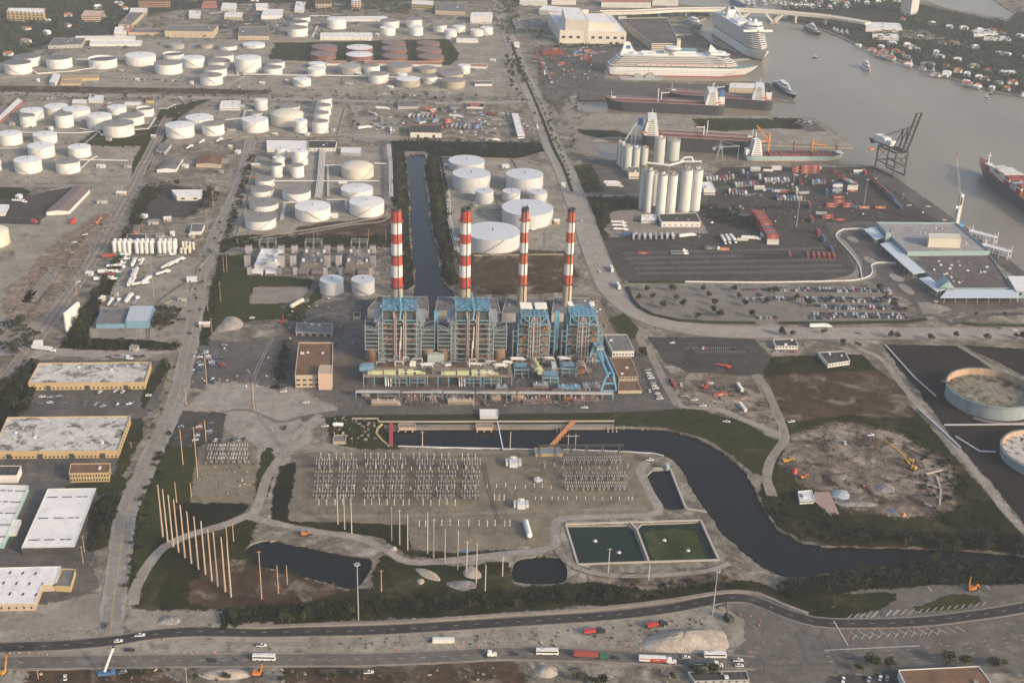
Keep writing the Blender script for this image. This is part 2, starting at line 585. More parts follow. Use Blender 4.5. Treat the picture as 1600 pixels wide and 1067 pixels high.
zone('tank_yard',[(405,247),(530,230),(612,232),(614,320),(600,349),(480,362),(385,375),(370,365),(390,300)],m_dirt,2,3)
zone('brown_bank',[(455,368),(470,355),(545,347),(605,340),(616,350),(614,366),(530,366),(462,371)],m_brown,3,2)
zone('tank_yard',[(686,248),(800,250),(860,262),(885,310),(905,385),(890,400),(725,402),(700,330)],m_dirt,1,3)
zone('waste_ground',[(714,402),(810,395),(885,395),(900,430),(885,455),(715,458)],m_brown,2,3)
zone('grass_patch',[(330,470),(345,400),(380,398),(392,432),(480,436),(497,452),(480,480),(470,500),(430,497),(340,505),(312,540)],m_lawn,2,2)
zone('gravel_pad',[(398,450),(478,449),(480,472),(393,474)],m_conc,3,.6)
zone('dark_verge',[(345,395),(352,374),(400,369),(600,366),(618,374),(618,385),(360,385)],m_grass,3,2)
zone('left_demolition_yard',[(-60,520),(-60,350),(70,345),(120,300),(190,292),(180,335),(150,395),(100,465),(45,540),(-60,560)],m_dirt,1,4)
zone('demolition_soil',[(10,470),(55,420),(110,365),(165,330),(175,345),(140,400),(90,470),(60,500),(20,500)],ground('demolition soil',(.27,.2,.145),(.18,.135,.1),(.36,.3,.24),big=.03,mid=.06,patch=.4),2,4)
zone('left_asphalt_yard',[(-60,345),(-60,312),(60,305),(118,292),(75,330),(60,350)],m_dark,2,2)
zone('grass_verge',[(-60,312),(-60,292),(30,292),(45,300),(30,310)],m_grass,3,1)
zone('truck_yard',[(165,440),(172,402),(305,404),(325,420),(300,470),(285,545),(130,535)],m_dirt,1,3)
zone('small_lot',[(228,300),(258,290),(325,300),(300,335),(205,345)],m_dark,2,2)
zone('hedge_ground',[(100,540),(150,462),(190,385),(225,297),(240,285),(218,345),(185,405),(150,480),(135,530),(290,540),(285,548),(90,548)],m_scrub,2,2)
zone('hedge_ground',[(-60,640),(0,600),(45,560),(60,575),(40,620),(0,680),(-60,720)],m_scrub,2,2)
zone('warehouse_yard',[(40,640),(60,565),(230,565),(262,568),(235,640),(215,655),(40,652)],m_asph,2,1)
zone('warehouse_yard',[(-60,900),(-40,715),(185,715),(190,760),(160,800),(135,880),(150,915),(40,960),(-60,960)],m_asph,2,1)
for gp in([(230,600),(256,560),(262,570),(240,605),(222,640)],[(190,715),(208,655),(222,660),(215,690),(195,730),(180,755)],[(142,805),(160,780),(185,768),(182,800),(165,850),(140,860)],[(168,745),(195,750),(190,765),(110,778),(108,760)]):
 zone('grass_verge',gp,m_grass,3,1)
zone('grass_field',[(262,664),(266,690),(298,700),(310,690),(312,720),(300,788),(288,800),(245,860),(207,935),(190,935),(197,900),(206,850),(213,800),(232,745),(250,700)],m_lawn,2,1.2)
zone('plant_apron',[(445,510),(470,480),(560,470),(945,470),(985,520),(1040,580),(1060,640),(900,640),(520,645),(440,650),(450,580)],m_asph,2,2)
zone('plant_car_park',[(300,532),(410,535),(448,530),(445,600),(380,610),(300,605),(290,575)],m_asph,2,2)
zone('plant_car_park',[(268,660),(275,642),(350,648),(345,692),(268,695)],m_dark,3,1)
zone('pale_yard',[(290,640),(330,600),(440,606),(520,640),(480,690),(440,730),(425,760),(400,720),(380,690),(350,655)],m_pale,2,3)
zone('small_substation_yard',[(300,785),(312,700),(385,690),(400,700),(402,785)],m_sub,3,1)
zone('scrub_ground',[(290,787),(385,790),(370,812),(290,836),(240,872),(262,830)],m_scrub,3,1.5)
zone('scrub_strip',[(428,815),(430,770),(440,730),(460,725),(460,812),(450,820)],m_scrub,3,1)
zone('scrub_strip',[(402,785),(412,720),(420,700),(428,720),(415,770),(410,785)],m_grass,3,1)
zone('pole_field',[(226,938),(250,875),(290,842),(385,806),(378,862),(398,890),(470,905),(545,926),(700,925),(800,918),(905,915),(1100,905),(1190,915),(1140,925),(990,940),(640,962),(450,972),(350,978),(340,955),(214,952)],m_olive,2,2)
zone('worn_soil',[(300,935),(330,880),(375,880),(440,900),(520,920),(460,940),(330,945)],m_brown,3,3)
zone('dirt_shoulder',[(205,955),(340,957),(345,978),(430,979),(230,983),(200,975)],m_dirt,3,2)
zone('grass_field',[(455,816),(560,819),(640,822),(646,856),(700,866),(830,858),(830,862),(690,872),(640,866),(600,838),(520,828)],m_olive,3,.8)
zone('rough_ground',[(585,905),(600,870),(680,885),(790,880),(796,915),(700,925),(590,925)],m_olive,4,1.5)
zone('canal_lawn',[(510,648),(600,648),(900,643),(1085,640),(1150,655),(1215,690),(1222,705),(1195,742),(1178,738),(1150,712),(1105,685),(1040,666),(975,664),(800,664),(605,665),(598,672),(606,692),(622,700),(560,700),(520,690)],m_grass,3,.5)
zone('substation_yard',[(455,812),(467,712),(700,703),(985,706),(1024,802),(868,805),(868,850),(645,857),(640,818)],m_sub,4,.5)
zone('rough_field',[(1186,560),(1345,555),(1365,575),(1440,655),(1545,780),(1600,842),(1640,867.5),(1560,859.8),(1420,851),(1290,849),(1252,842),(1218,822),(1200,800),(1188,770),(1202,742),(1228,690)],m_olive,1,1)
zone('brown_soil',[(1198,590),(1300,585),(1395,582),(1412,615),(1422,648),(1300,648),(1214,655)],m_brown,2,3)
zone('excavated_site',[(1224,694),(1262,680),(1300,669),(1350,671),(1400,684),(1440,708),(1475,735),(1472,789),(1400,800),(1325,789),(1310,770),(1262,752),(1240,728),(1222,722)],m_site,2,8)
zone('dark_tank_yard',[(1383,540),(1500,542),(1530,565),(1720,700),(1720,960),(1600,812),(1500,700),(1460,640),(1420,590)],m_tile,2,.5)
zone('dark_tank_yard',[(1510,541),(1600,546),(1720,580),(1720,680),(1600,585),(1555,562)],m_tile,2,.5)
zone('car_park',[(980,446),(1200,447),(1360,449),(1400,470),(1425,503),(1330,505),(1160,508),(1060,505),(1010,490),(988,468)],m_lot,2)
zone('trailer_yard',[(940,372),(1110,365),(1290,350),(1325,395),(1335,425),(1310,437),(1150,438),(975,440),(962,420)],m_dark,2,.6)
zone('container_yard',[(1085,300),(1130,262),(1366,262),(1394,278),(1478,338),(1500,352),(1370,352),(1290,348),(1180,362),(1110,365),(1095,340)],m_dark,2,.6)
zone('terminal_forecourt',[(1290,352),(1360,346),(1420,395),(1478,452),(1590,466),(1600,480),(1460,490),(1440,500),(1425,470),(1380,448),(1338,430),(1325,395)],m_asph,2,.5)
for gp in([(1321,371),(1335,369),(1344,380),(1330,377)],[(1347,400),(1360,402),(1375,412),(1358,413)],[(1387,427),(1405,430),(1417,440),(1397,440)],[(1400,443),(1420,446),(1432,462),(1415,458)]):
 zone('paved_island',gp,m_pale,3,0,1)
zone('pale_forecourt',[(1432,470),(1478,478),(1490,485),(1468,488),(1458,500),(1444,497),(1440,485)],m_dirt,3,0,1)
zone('quay_apron',[(1366,262),(1394,276),(1480,336),(1600,426),(1600,440),(1505,372),(1400,298),(1360,272)],m_asph,3,.5)
zone('pier_ground',[(925,178),(1240,183),(1270,187),(1330,229),(1187,223),(930,216),(905,200)],m_dirt,2,.5)
zone('grass_patch',[(1085,187),(1200,187),(1240,200),(1120,204),(1090,198)],m_grass,3,3)
zone('grass_patch',[(1210,185),(1250,186),(1260,200),(1225,201)],m_scrub,4,2)
zone('asphalt_patch',[(1245,190),(1270,189),(1290,205),(1262,206)],m_asph,4,1)
zone('grass_patch',[(905,203),(960,205),(985,213),(935,215)],m_grass,3,3)
zone('pier_ground',[(905,157),(1200,152),(1238,158),(1210,136),(1000,129),(935,127),(900,140)],m_asph,1,.5)
zone('port_asphalt',[(835,75),(945,70),(1000,80),(940,105),(940,125),(890,148),(875,175),(850,150)],m_asph,1,3)
zone('pale_wedge',[(884,155),(895,172),(938,243),(925,250),(905,235),(880,170)],m_conc,2,.6)
zone('port_asphalt',[(1000,35),(1080,46),(1108,68),(1165,90),(1000,92),(960,70)],m_asph,1,2)
zone('grass_patch',[(880,262),(920,258),(940,298),(906,300)],m_grass,3,2)
zone('grass_patch',[(918,308),(992,312),(1000,325),(955,330),(940,360),(945,376),(930,350)],m_grass,3,2)
zone('silo_yard',[(955,330),(985,322),(1100,335),(1110,362),(950,372),(945,350)],m_conc,2,2)
zone('silo_yard',[(915,250),(985,255),(1090,285),(1085,330),(995,320),(920,305)],m_asph,1,2)
zone('grass_triangle',[(955,497),(975,490),(1003,520),(985,530),(968,520)],m_lawn,3,1)
zone('employee_lot',[(1015,528),(1175,530),(1200,560),(1190,585),(1075,580),(1040,565)],m_dark,2,1)
zone('contractor_yard',[(1065,600),(1080,585),(1170,590),(1205,640),(1215,660),(1140,655),(1075,635)],m_site,3,2)
zone('roadside_dirt',[(-80,1002),(0,995),(160,990),(170,1000),(170,1085),(-80,1110)],m_dirt,1,3)
zone('roadside_dirt',[(-60,965),(40,950),(150,935),(160,978),(-60,1000)],m_dirt,2,2)
zone('highway_median',[(180,1003),(300,992),(600,993),(850,978),(1050,956),(1120,945),(1180,975),(1160,1015),(1000,1012),(600,1022),(200,1030)],m_dirt,1,1)
zone('worksite_ground',[(-100,1042),(200,1040),(600,1036),(800,1030),(1180,1048),(1180,1110),(-100,1130)],m_base,1,2)
zone('worksite_soil',[(450,1042),(640,1038),(800,1040),(810,1090),(450,1090)],m_brown,2,3)
zone('worksite_soil',[(60,1045),(230,1043),(300,1090),(20,1100)],m_brown,2,3)
zone('concrete_lane',[(-80,968),(80,960),(135,930),(155,928),(152,976),(-80,985)],m_conc,3,.5)
zone('road_junction',[(1120,938),(1190,940),(1250,968),(1310,978),(1420,976),(1560,958),(1700,930),(1700,1050),(1600,1050),(1420,1046),(1292,1052),(1275,1110),(1170,1110),(1178,1050),(1125,1040),(1170,1000),(1165,965)],m_south,2,.3)
zone('side_road_apron',[(1338,921),(1400,916),(1500,911),(1720,906),(1720,940),(1600,950),(1420,974),(1305,970),(1365,945)],m_south,3,.2)
zone('grass_island',[(1423,950),(1455,945),(1475,932),(1510,930),(1532,934),(1520,945),(1480,952),(1440,953)],m_lawn,4,.2,1)
zone('grass_island',[(1330,930),(1397,928),(1398,936),(1370,950),(1300,968),(1260,960),(1225,940),(1250,925)],m_olive,4,.5)
zone('rough_ground',[(1100,905),(1200,918),(1245,940),(1220,946),(1190,922),(1130,915)],m_olive,3,.5)
zone('scrub_ground',[(1215,915),(1250,908),(1330,897),(1440,881),(1560,887),(1720,905),(1500,910),(1340,918),(1235,935)],m_scrub,4,1)
zone('canopied_lot',[(1290,1075),(1300,1058),(1410,1050),(1430,1100),(1290,1110)],m_dark,3,1)
zone('brown_patch',[(925,890),(1000,905),(1120,890),(1145,868),(1170,890),(1140,905),(1010,918),(925,905)],m_site,3,1.5)
zone('truck_lot',[(556,184),(618,182),(622,216),(556,216)],m_dirt,2,1)
zone('truck_lot',[(625,170),(830,160),(842,215),(625,218)],m_base,1,2)
zone('scrub_ground',[(613,220),(840,222),(850,236),(800,248),(690,248),(668,238),(668,236),(630,236),(632,300),(615,300)],m_scrub,2,1)
zone('canal_verge',[(615,240),(629,240),(632,267),(636,300),(638,385),(643,430),(645,445),(625,455),(614,400),(614,300)],m_scrub,3,.5)
zone('canal_verge',[(671,240),(688,246),(702,330),(712,400),(716,440),(702,447),(692,430),(689,387),(679,367),(675,317),(666,267)],m_scrub,3,.5)
zone('sandy_lot',[(1345,44),(1440,47),(1476,60),(1445,63),(1365,52)],m_dirt,2,2)
zone('parking_court',[(330,35),(410,15),(415,40),(330,48)],m_asph,2,2)
# --- roads
kerbs,marks=MB(),MB()
def road(name,px,w,mat,layer,shoulder=0,sh_mat=None,kerb=False,lanes=(),centre=None,sm=True,edge=None):
 if shoulder:
  ribbon('road_shoulder',px,w+2*shoulder,sh_mat or m_dirt,layer-1,sm,0,shoulder*.35)
 ln=ribbon(name,px,w,mat,layer,sm)
 z=LAYER*layer+.045
 if kerb:
  kerb_mb(kerbs,ln,w/2,.4,.16+LAYER*layer);kerb_mb(kerbs,ln,-w/2,.4,.16+LAYER*layer)
 for o in lanes:
  dashes(marks,ln,o,.22,z,3.0,9.0)
 if edge:
  for o in(-w/2+edge,w/2-edge):
   dashes(marks,ln,o,.18,z,60,.1)
 if centre is not None:
  dashes(marks,ln,centre-.2,.15,z,60,.1,1);dashes(marks,ln,centre+.2,.15,z,60,.1,1)
 return ln
L_main=road('main_road',[(172,1000),(176,950),(180,925),(187,870),(195,815),(208,775),(226,735),(252,680),(270,640),(283,600),(291,560),(300,520),(308,470),(312,432),(325,397),(345,350),(365,310),(378,275),(387,240),(394,215),(402,195)],10,m_road,6,2.2,m_pale,False,(),0)
road('cross_road',[(-60,552),(0,550),(70,549),(150,553),(230,550),(295,543)],11,m_blvd,5,1.5,m_pale)
road('cross_road',[(-60,291),(0,290.5),(120,290.5),(240,289)],8,m_road,5,1.5,m_dirt)
road('cross_road',[(-100,146),(0,146),(130,149),(300,153),(420,155),(520,157),(620,160),(760,161),(832,158)],14,m_blvd,5,2,m_dirt)
road('service_road',[(395,217),(470,217),(620,219)],9,m_road,5)
road('service_road',[(553,217),(557,190),(553,172),(548,160)],8,m_road,5)
road('service_road',[(620,219),(700,220),(840,222)],8,m_road,4)
road('service_road',[(380,378),(480,364),(545,352),(600,345),(612,325),(604,300),(598,260),(598,235)],4,m_dirt,4)
road('service_road',[(440,480),(470,470),(490,450),(497,430),(500,416)],6,m_asph,5)
R_blvd=road('boulevard',[(1720,516),(1600,521),(1400,521),(1280,521),(1200,520),(1100,516),(1025,501),(980,477),(952,447),(928,392),(909,337),(893,297),(880,262),(863,228),(845,180),(828,140),(812,105),(800,70),(790,45),(782,20),(778,-10)],24,m_blvd,6,1.5,m_conc,True,(-7.5,-4,4,7.5),0)
R_north=road('north_carriageway',[(-80,1020),(0,1012),(100,1008),(187,1000),(225,993),(300,987),(400,988),(470,987),(600,984),(800,972),(950,962),(1050,950),(1100,940),(1140,934),(1175,937),(1215,953),(1255,967),(1302,974),(1425,972),(1525,961),(1600,949),(1720,925)],9.5,m_high,7,0,None,True,(0,),None,True,.7)
R_south=road('south_carriageway',[(-80,1040),(0,1036),(200,1033),(400,1031),(575,1030),(725,1024),(800,1021),(1000,1027),(1150,1034),(1180,1036)],10,m_south,6,1.5,m_conc,True,(0,),None)
road('south_carriageway',[(1290,1026),(1450,1020),(1600,1000),(1720,980)],16,m_south,5,0,None,False,(-4,0,4))
road('yard_track',[(207,945),(215,912),(245,865),(285,840),(345,822),(385,806),(400,796),(418,745),(440,712),(470,672),(500,648)],5,m_pale,6,1,m_dirt)
road('yard_track',[(385,806),(430,818),(500,832),(560,840),(600,858),(640,878),(700,876),(750,870),(800,864),(850,859),(868,850),(869,825),(880,810),(960,807),(1020,803),(1030,795),(1016,770),(1000,735),(1012,722)],4.5,m_pale,6,1,m_dirt)
road('yard_track',[(866,856),(880,868),(900,886),(940,897),(1000,900),(1100,893),(1140,880)],4,m_dirt,5,1.2,m_site)
road('plant_road',[(470,655),(540,645),(700,643),(900,641),(1010,638),(1060,634)],9,m_asph,4)
road('plant_road',[(1060,634),(1040,600),(1020,560),(1000,530),(1005,515)],7,m_conc,4)
road('site_track',[(1060,634),(1120,640),(1160,655),(1200,672),(1222,682)],5,m_pale,5,1,m_dirt)
road('site_track',[(1180,585),(1196,605),(1212,640),(1226,682),(1210,710),(1198,740),(1206,775)],5,m_conc,6,1,m_dirt)
road('perimeter_track',[(1325,530),(1345,546),(1375,560),(1410,602),(1440,640),(1470,672),(1505,712),(1545,765),(1575,802),(1620,850)],4,m_pale,5,1.2,m_dirt)
road('tank_yard_track',[(1498,541),(1530,560),(1560,580),(1600,600)],4,m_conc,4)
road('terminal_ramp',[(1200,443),(1300,441),(1340,439),(1362,432),(1364,422),(1362,416),(1372,412),(1400,413)],6,m_conc,6)
road('terminal_ramp',[(1290,440),(1330,432),(1342,420),(1338,405),(1320,380),(1308,370),(1318,360),(1350,359)],6,m_conc,5)
road('terminal_ramp',[(975,441),(1080,441),(1200,443)],5,m_conc,5)
road('terminal_ramp',[(1330,495),(1420,497),(1452,492),(1470,497),(1486,508),(1500,500),(1540,492),(1600,490)],7,m_asph,5)
road('port_road',[(1040,345),(1090,330),(1110,300),(1180,285),(1230,275)],9,m_asph,5)
road('port_road',[(905,306),(960,306),(1000,305)],8,m_road,5)
kerbs.build('kerb',m_conc,None,'structure')
def hatch(a,b,n,d,w=.35):
 for i in range(n):
  p=a.lerp(b,(i+.5)/n)
  q=p+d
  nn=Vector((d.y,-d.x,0)).normalized()*w/2
  marks.quad(*[((v.x,v.y,.33))for v in(p-nn,p+nn,q+nn,q-nn)])
hatch(G(1320,988),G(1500,978),12,G(1345,992)-G(1330,983))
hatch(G(1325,1000),G(1470,992),11,G(1345,992)-G(1338,1000))
hatch(G(1430,958),G(1540,946),10,G(1441,950)-G(1435,956))
hatch(G(1318,968),G(1400,960),8,G(1340,960)-G(1332,968))
hatch(G(1355,966),G(1425,960),6,G(1375,954)-G(1365,964))
for a,b in(((1303,970),(1325,1009)),((1288,1016),(1437,1009)),((1450,917),(1456,924)),((1540,915),(1546,921))):
 p,q=G(*a),G(*b)
 d=(q-p).normalized()
 nn=Vector((d.y,-d.x,0))*.3
 marks.quad(*[(v.x,v.y,.33)for v in(p-nn,p+nn,q+nn,q-nn)])
for y0,x0,x1,n in((456,1000,1190,44),(468,1010,1200,44),(476,1012,1210,46),(488,1030,1200,40),(497,1180,1200,6)):
 hatch(G(x0,y0),G(x1,y0),n,Vector((1.2,4.6,0)),.18)
hatch(G(1180,516),G(1560,514),0,Vector((1,1,0)))
for k in range(5):
 hatch(G(970+k*6,398+k*8),G(1290+k*8,390+k*9),90,Vector((3,7,0)),.2)
for y0,x0,x1,n in((546,1070,1150,26),(552,1085,1165,26)):
 hatch(G(x0,y0),G(x1,y0),n,Vector((1.2,4.8,0)),.18)
marks.build('road_markings',[m_white,m_yellowline],None,'structure')
med=MB()
ribbon_mb(med,[p for i,p in enumerate(R_blvd)if G(895,300).y<p.y<G(800,70).y],4.0,LAYER*7+.12)
med.build('planted_median',m_grass,None,'structure')
TRK=[(-70,670),(0,600),(30,566),(55,532),(108,460),(148,400),(180,340),(207,292),(224,258),(252,205),(262,185)]
ballast=ground('rail ballast',(.33,.29,.245),(.25,.215,.18),None,big=.1,amt=.3)
tl=ribbon('rail_ballast',TRK,13,ballast,8,True,0,.6)
m_rail=paint('rail steel',(.2,.17,.15),.5,.2,1)
m_sleeper=paint('sleeper wood',(.075,.06,.05),.9,.3,2)
for name,o in(('rail_track',-3),('rail_track',3)):
 rl,slp=MB(),MB()
 for g in(-.72,.72):
  a=offs(tl,o+g)
  for p,q in zip(a,a[1:]):
   rl.bar((p.x,p.y,.48),(q.x,q.y,.48),.16)
 c=offs(tl,o)
 for p,q in zip(c,c[1:]):
  d=q-p
  k=max(1,int(d.length/1.6))
  n=Vector((d.y,-d.x,0)).normalized()*1.3
  for j in range(k):
   m=p.lerp(q,j/k)
   slp.bar((m.x-n.x,m.y-n.y,.36),(m.x+n.x,m.y+n.y,.36),.3,0,.12)
 r=rl.build(name,m_rail,None,'structure')
 s_=slp.build('sleepers',m_sleeper,r,'stuff')
hz=MB()
hz.box(0,3050,-4.5,7400,7200,4.5+CAM_H+30)
hm=bpy.data.materials.new('haze air')
hm.use_nodes=True
hm.node_tree.nodes.remove(hm.node_tree.nodes['Principled BSDF'])
pv=hm.node_tree.nodes.new('ShaderNodeVolumePrincipled')
pv.inputs['Color'].default_value=(.82,.88,.93,1)
pv.inputs['Density'].default_value=HAZE_DENSITY
pv.inputs['Anisotropy'].default_value=0.0
hm.node_tree.links.new(pv.outputs[0],hm.node_tree.nodes['Material Output'].inputs['Volume'])
hz.build('haze',hm,None,'stuff')
# --- paints used on things
white=paint('tank white',(.68,.66,.62),.55,.1,.5,True,0,(.36,.29,.23),.4)
cream=paint('tank cream',(.6,.55,.45),.6,.1,.5,True,0,(.35,.28,.2),.25)
pgrey=paint('tank pale grey',(.5,.5,.5),.6,.08,.4,True,0,(.36,.34,.32),.25)
tgrey=paint('tank weathered grey',(.33,.32,.29),.7,.2,.4,True,0,(.22,.18,.14),.5)
ttan=paint('tank tan',(.36,.32,.25),.7,.15,.4,True,0,(.24,.2,.15),.4)
trust=paint('tank rust red',(.2,.085,.06),.8,.25,.5,True,0,(.1,.05,.04),.5)
rgrey=paint('roof grey',(.23,.21,.19),.75,.22,.3,False,0,(.19,.165,.14),.5)
rdark=paint('roof dark',(.1,.095,.1),.7,.25,.3,False,0,(.06,.055,.05),.5)
rlight=paint('roof pale grey',(.56,.57,.58),.6,.08,.3,False,0,(.44,.44,.43),.3)
rwhite=paint('roof white',(.7,.69,.66),.6,.08,.3,False,0,(.46,.42,.37),.45)
rrust=paint('roof rusty grey',(.2,.145,.13),.8,.25,.3,False,0,(.13,.08,.07),.5)
steel=paint('galvanised steel',(.36,.36,.35),.45,.15,1,False,.3)
dsteel=paint('dark steel',(.06,.055,.055),.6,.2,1)
pipew=paint('white pipe',(.62,.6,.56),.5,.12,.8)
pond_teal=paint('tank sea green',(.26,.31,.31),.6,.12,.4,True,0,(.2,.2,.18),.4)
rustrim=paint('inner wall peach',(.45,.31,.21),.7,.2,.3,True,0,(.2,.09,.05),.5)
sunkroof=ground('weathered floating roof',(.3,.27,.19),(.2,.2,.14),(.06,.055,.04),big=.05,mid=.09,c3lo=.5,c3hi=.6,amt=.3)
sunkroof2=ground('flaking white floating roof',(.52,.49,.45),(.44,.41,.38),(.16,.1,.07),big=.05,mid=.07,c3lo=.56,c3hi=.64,amt=.2)
ORD=['first','second','third','fourth','fifth','sixth','seventh','eighth','ninth','tenth','eleventh','twelfth','thirteenth','fourteenth','fifteenth','sixteenth','seventeenth','eighteenth','nineteenth','twentieth','twenty-first','twenty-second','twenty-third','twenty-fourth']
def nth(i,n):
 if n==1:
  return 'the one'
 if i==0:
  return 'leftmost'
 if i==n-1:
  return 'rightmost'
 return ORD[i]+' from left'
TSTY={'w':('white',white,rwhite,'cone'),'g':('white grey-roofed',white,rgrey,'cone'),'d':('white open-topped dark-decked',white,rdark,'float'),'k':('white dark-roofed',white,paint('roof slate',(.13,.125,.13),.7,.25,.3,False,0,(.2,.18,.16),.5),'cone'),'r':('rust red',trust,rrust,'cone'),'f':('rust red white-lidded',trust,rwhite,'cone'),'t':('tan',ttan,rgrey,'cone'),'T':('tan white-roofed',ttan,rwhite,'cone'),'y':('weathered grey',tgrey,tgrey,'cone'),'c':('cream domed',cream,cream,'dome'),'p':('pale grey flat-roofed',pgrey,rlight,'flat')}
def tank(xc,yt,w,yb,sty,label,group,rn):
 adj,mw,mr,kind=TSTY[sty]
 front=G(xc,yb)
 d=away(front)
 r=w/2*mpp(xc,yb)*1.0
 c=front+d*r
 rr=ray(xc,yt)
 t=math.hypot(c.x,c.y)/math.hypot(rr.x,rr.y)
 h=max(3.0,CAM_H+rr.z*t)
 r=w/2*t/FOC
 root=thing('storage_tank',label,'storage tank',(c.x,c.y,0),rn.uniform(0,.5),group)
 n=40
 s=MB()
 s.cyl(0,0,.5,h,r,r,n,0,None,False)
 for k in range(1,4):
  s.cyl(0,0,h*k/4-.06,h*k/4+.06,r+.04,r+.04,n,0,None,False)
 if kind=='float':
  s.cyl(0,0,h*.72,h,r-.25,r-.25,n,1,None,False)
  s.s[-n:]=[True]*n
 s.build('shell',[mw,rustrim if sty=='o' else mw],root)
 f=MB()
 f.cyl(0,0,0,.55,r+1.0,r+.7,n,0)
 f.build('foundation_ring',m_conc,root)
 q=MB()
 if kind=='cone':
  q.rings(0,0,[(r+.15,h-.1),(r+.15,h+.12),(.4,h+r*.075)],n)
 elif kind=='dome':
  q.rings(0,0,[(r,h),(r*.85,h+r*.09),(r*.6,h+r*.17),(r*.3,h+r*.215),(.3,h+r*.23)],n)
 elif kind=='flat':
  q.rings(0,0,[(r+.2,h-.1),(r+.2,h+.15),(.4,h+r*.025)],n)
 else:
  q.rings(0,0,[(r-.3,h*.8),(.4,h*.8+.2)],n)
 roof=q.build('roof',mr,root)
 if kind!='float':
  v=MB()
  v.cyl(0,0,h+r*.03,h+r*.09+1.0,.5,.5,8)
  v.build('vent',dsteel,roof)
 else:
  v=MB()
  for i in range(n):
   a=2*math.pi*i/n
   b=2*math.pi*(i+1)/n
   v.bar((r*math.cos(a),r*math.sin(a),h),(r*math.cos(b),r*math.sin(b),h),.35)
  v.build('rim',white if mw is white else dsteel,root)
 st=MB()
 a0=-math.pi/2+rn.choice((-.9,-.5,.2,.6))
 k=14
 da=(h*1.5/r)/k*rn.choice((-1,1))
 P=[((r+.5)*math.cos(a0+da*i),(r+.5)*math.sin(a0+da*i),.4+(h-.2)*i/k)for i in range(k+1)]
 for a,b in zip(P,P[1:]):
  st.bar(a,b,.8,0,.2)
  st.bar((a[0],a[1],a[2]+1),(b[0],b[1],b[2]+1),.1)
 st.build('stair',steel if sty!='w' else tgrey,root)
 return root,c,r,h
TROWS=[('row behind the yellow sheds',[(30,97,41,118,'k'),(44,88,39,106,'k'),(94,89.5,39,109,'k'),(162,91,43,109,'d'),(221,86,46,105,'w'),(272,84,32,97,'d'),(303,90,35,107.5,'w')]),('column by the tall pipe rack',[(264.5,98,42,118,'g'),(331,117,35,135,'g'),(337.5,106,35,122,'g'),(343,94.5,34,109,'g'),(349,85,33,101,'g'),(389,90,40,115,'w')]),('row below the shopping centre',[(276,69,24,78,'y'),(323,69,22,77,'t'),(356,71,29,80,'g'),(397,69,34,77,'w')]),('back row by the railway',[(52,172,35,191,'w'),(89.5,165.5,35,182,'w'),(122,170,40,191,'w'),(184,167,29,181,'w'),(228,169,26,184,'d')]),('front row by the railway',[(45,180,24,200,'g'),(102,178,28,201,'g'),(157,180,38,204,'w'),(187,192,47,216,'g'),(207,180,38,198,'g')]),('block of tanks at the rail bend',[(-4,250,14,268,'w'),(18,208,36,229,'w'),(46,249,41,273,'w'),(66.5,227,40,249,'w'),(72,209.5,36,227,'w'),(108,251,36,273,'g'),(126,229,34,248,'w')]),('group beside the main road bend',[(282.5,195,44,218,'w'),(313,183,42,203,'w'),(334,193,34,214,'g'),(400,186,40,209,'w'),(402,176,17,187,'g'),(409,156,19,174,'w'),(449.5,177,51,200,'c'),(453,165,31,174,'g'),(470,188,21,209,'w')]),('line of four narrow tanks end on',[(501,189,25,209.5,'g'),(503,176,24,194,'g'),(505.5,164,24,182,'g'),(507.5,153,23,171,'g')]),('row before the rust red tanks',[(427.5,105,28,119,'g'),(431,96,28,109,'g'),(472.5,123,27,137,'w'),(495,107,28,121,'w'),(496,99,27,109,'w'),(546,103,37,118,'y'),(581,102,25,117,'g'),(592,115,31,132,'g'),(624,102,41,115,'t'),(628,115,16,124,'w'),(638,123,37,138,'T'),(667,106,30,116,'t'),(672,119,22,133,'g'),(705,114,38,124,'t'),(708,125,37,140,'t'),(725,102,19,117,'w')]),('far row under the town',[(465.5,43,32,59,'g'),(467,34,28,46,'k'),(471,26,28,36,'k'),(526,30,30,47,'w'),(606,43,24,57,'w'),(609.5,32,29,47,'g'),(647.5,30,24,46,'g'),(650,42,22,57,'w'),(687.5,39,21,51,'g'),(704,47,20,59,'w'),(717,41,20,52,'w'),(744.5,47,20,58,'w'),(760,43,20,56,'w')]),('weedy rust red tank yard',[(505,84,39,95,'r'),(507,73,40,83,'r'),(562,74,41,83,'f'),(562,85,42,96,'f'),(615,66,37,74,'r'),(616,75.5,40,84.5,'r'),(617,87,40,97,'r'),(669,67,36,74,'r'),(670,77,40,86,'r'),(673,88,41,99,'r')]),('column along the main road bund',[(408,339,48,361,'g'),(410,295,36,309,'g'),(413,316,45,332,'g'),(414.5,279,30,294,'g'),(433,257,17.5,278.5,'k'),(436,246,18,263,'w'),(439,232,18,252,'w')]),('middle of the canal tank farm',[(464,297,44,316,'g'),(465,258,21,279,'g'),(469,235,25,260,'w'),(489.5,322,55,348,'w')]),('column along the canal pipe rack',[(558,294,50,311,'w'),(559,259,50,282,'c'),(573.5,314.5,54,341,'w')]),('pair behind the chimneys',[(519,436,36,463,'p'),(567.7,436,36,463,'p')]),('farm between canal and boulevard',[(728.7,250.6,56,271,'p'),(736,270.7,58.5,302,'p'),(756.5,298,28.5,320,'p'),(769,361.2,85.5,397,'p'),(798.5,298.4,28,318,'p'),(818.7,271.8,58,305,'p'),(823,324.3,80,358,'p'),(840,299.4,28.5,318.5,'p')]),('tank cut off by the frame edge',[(-15,361,62,391,'c')]),]
rt_=random.Random(5)
TANKS=[]
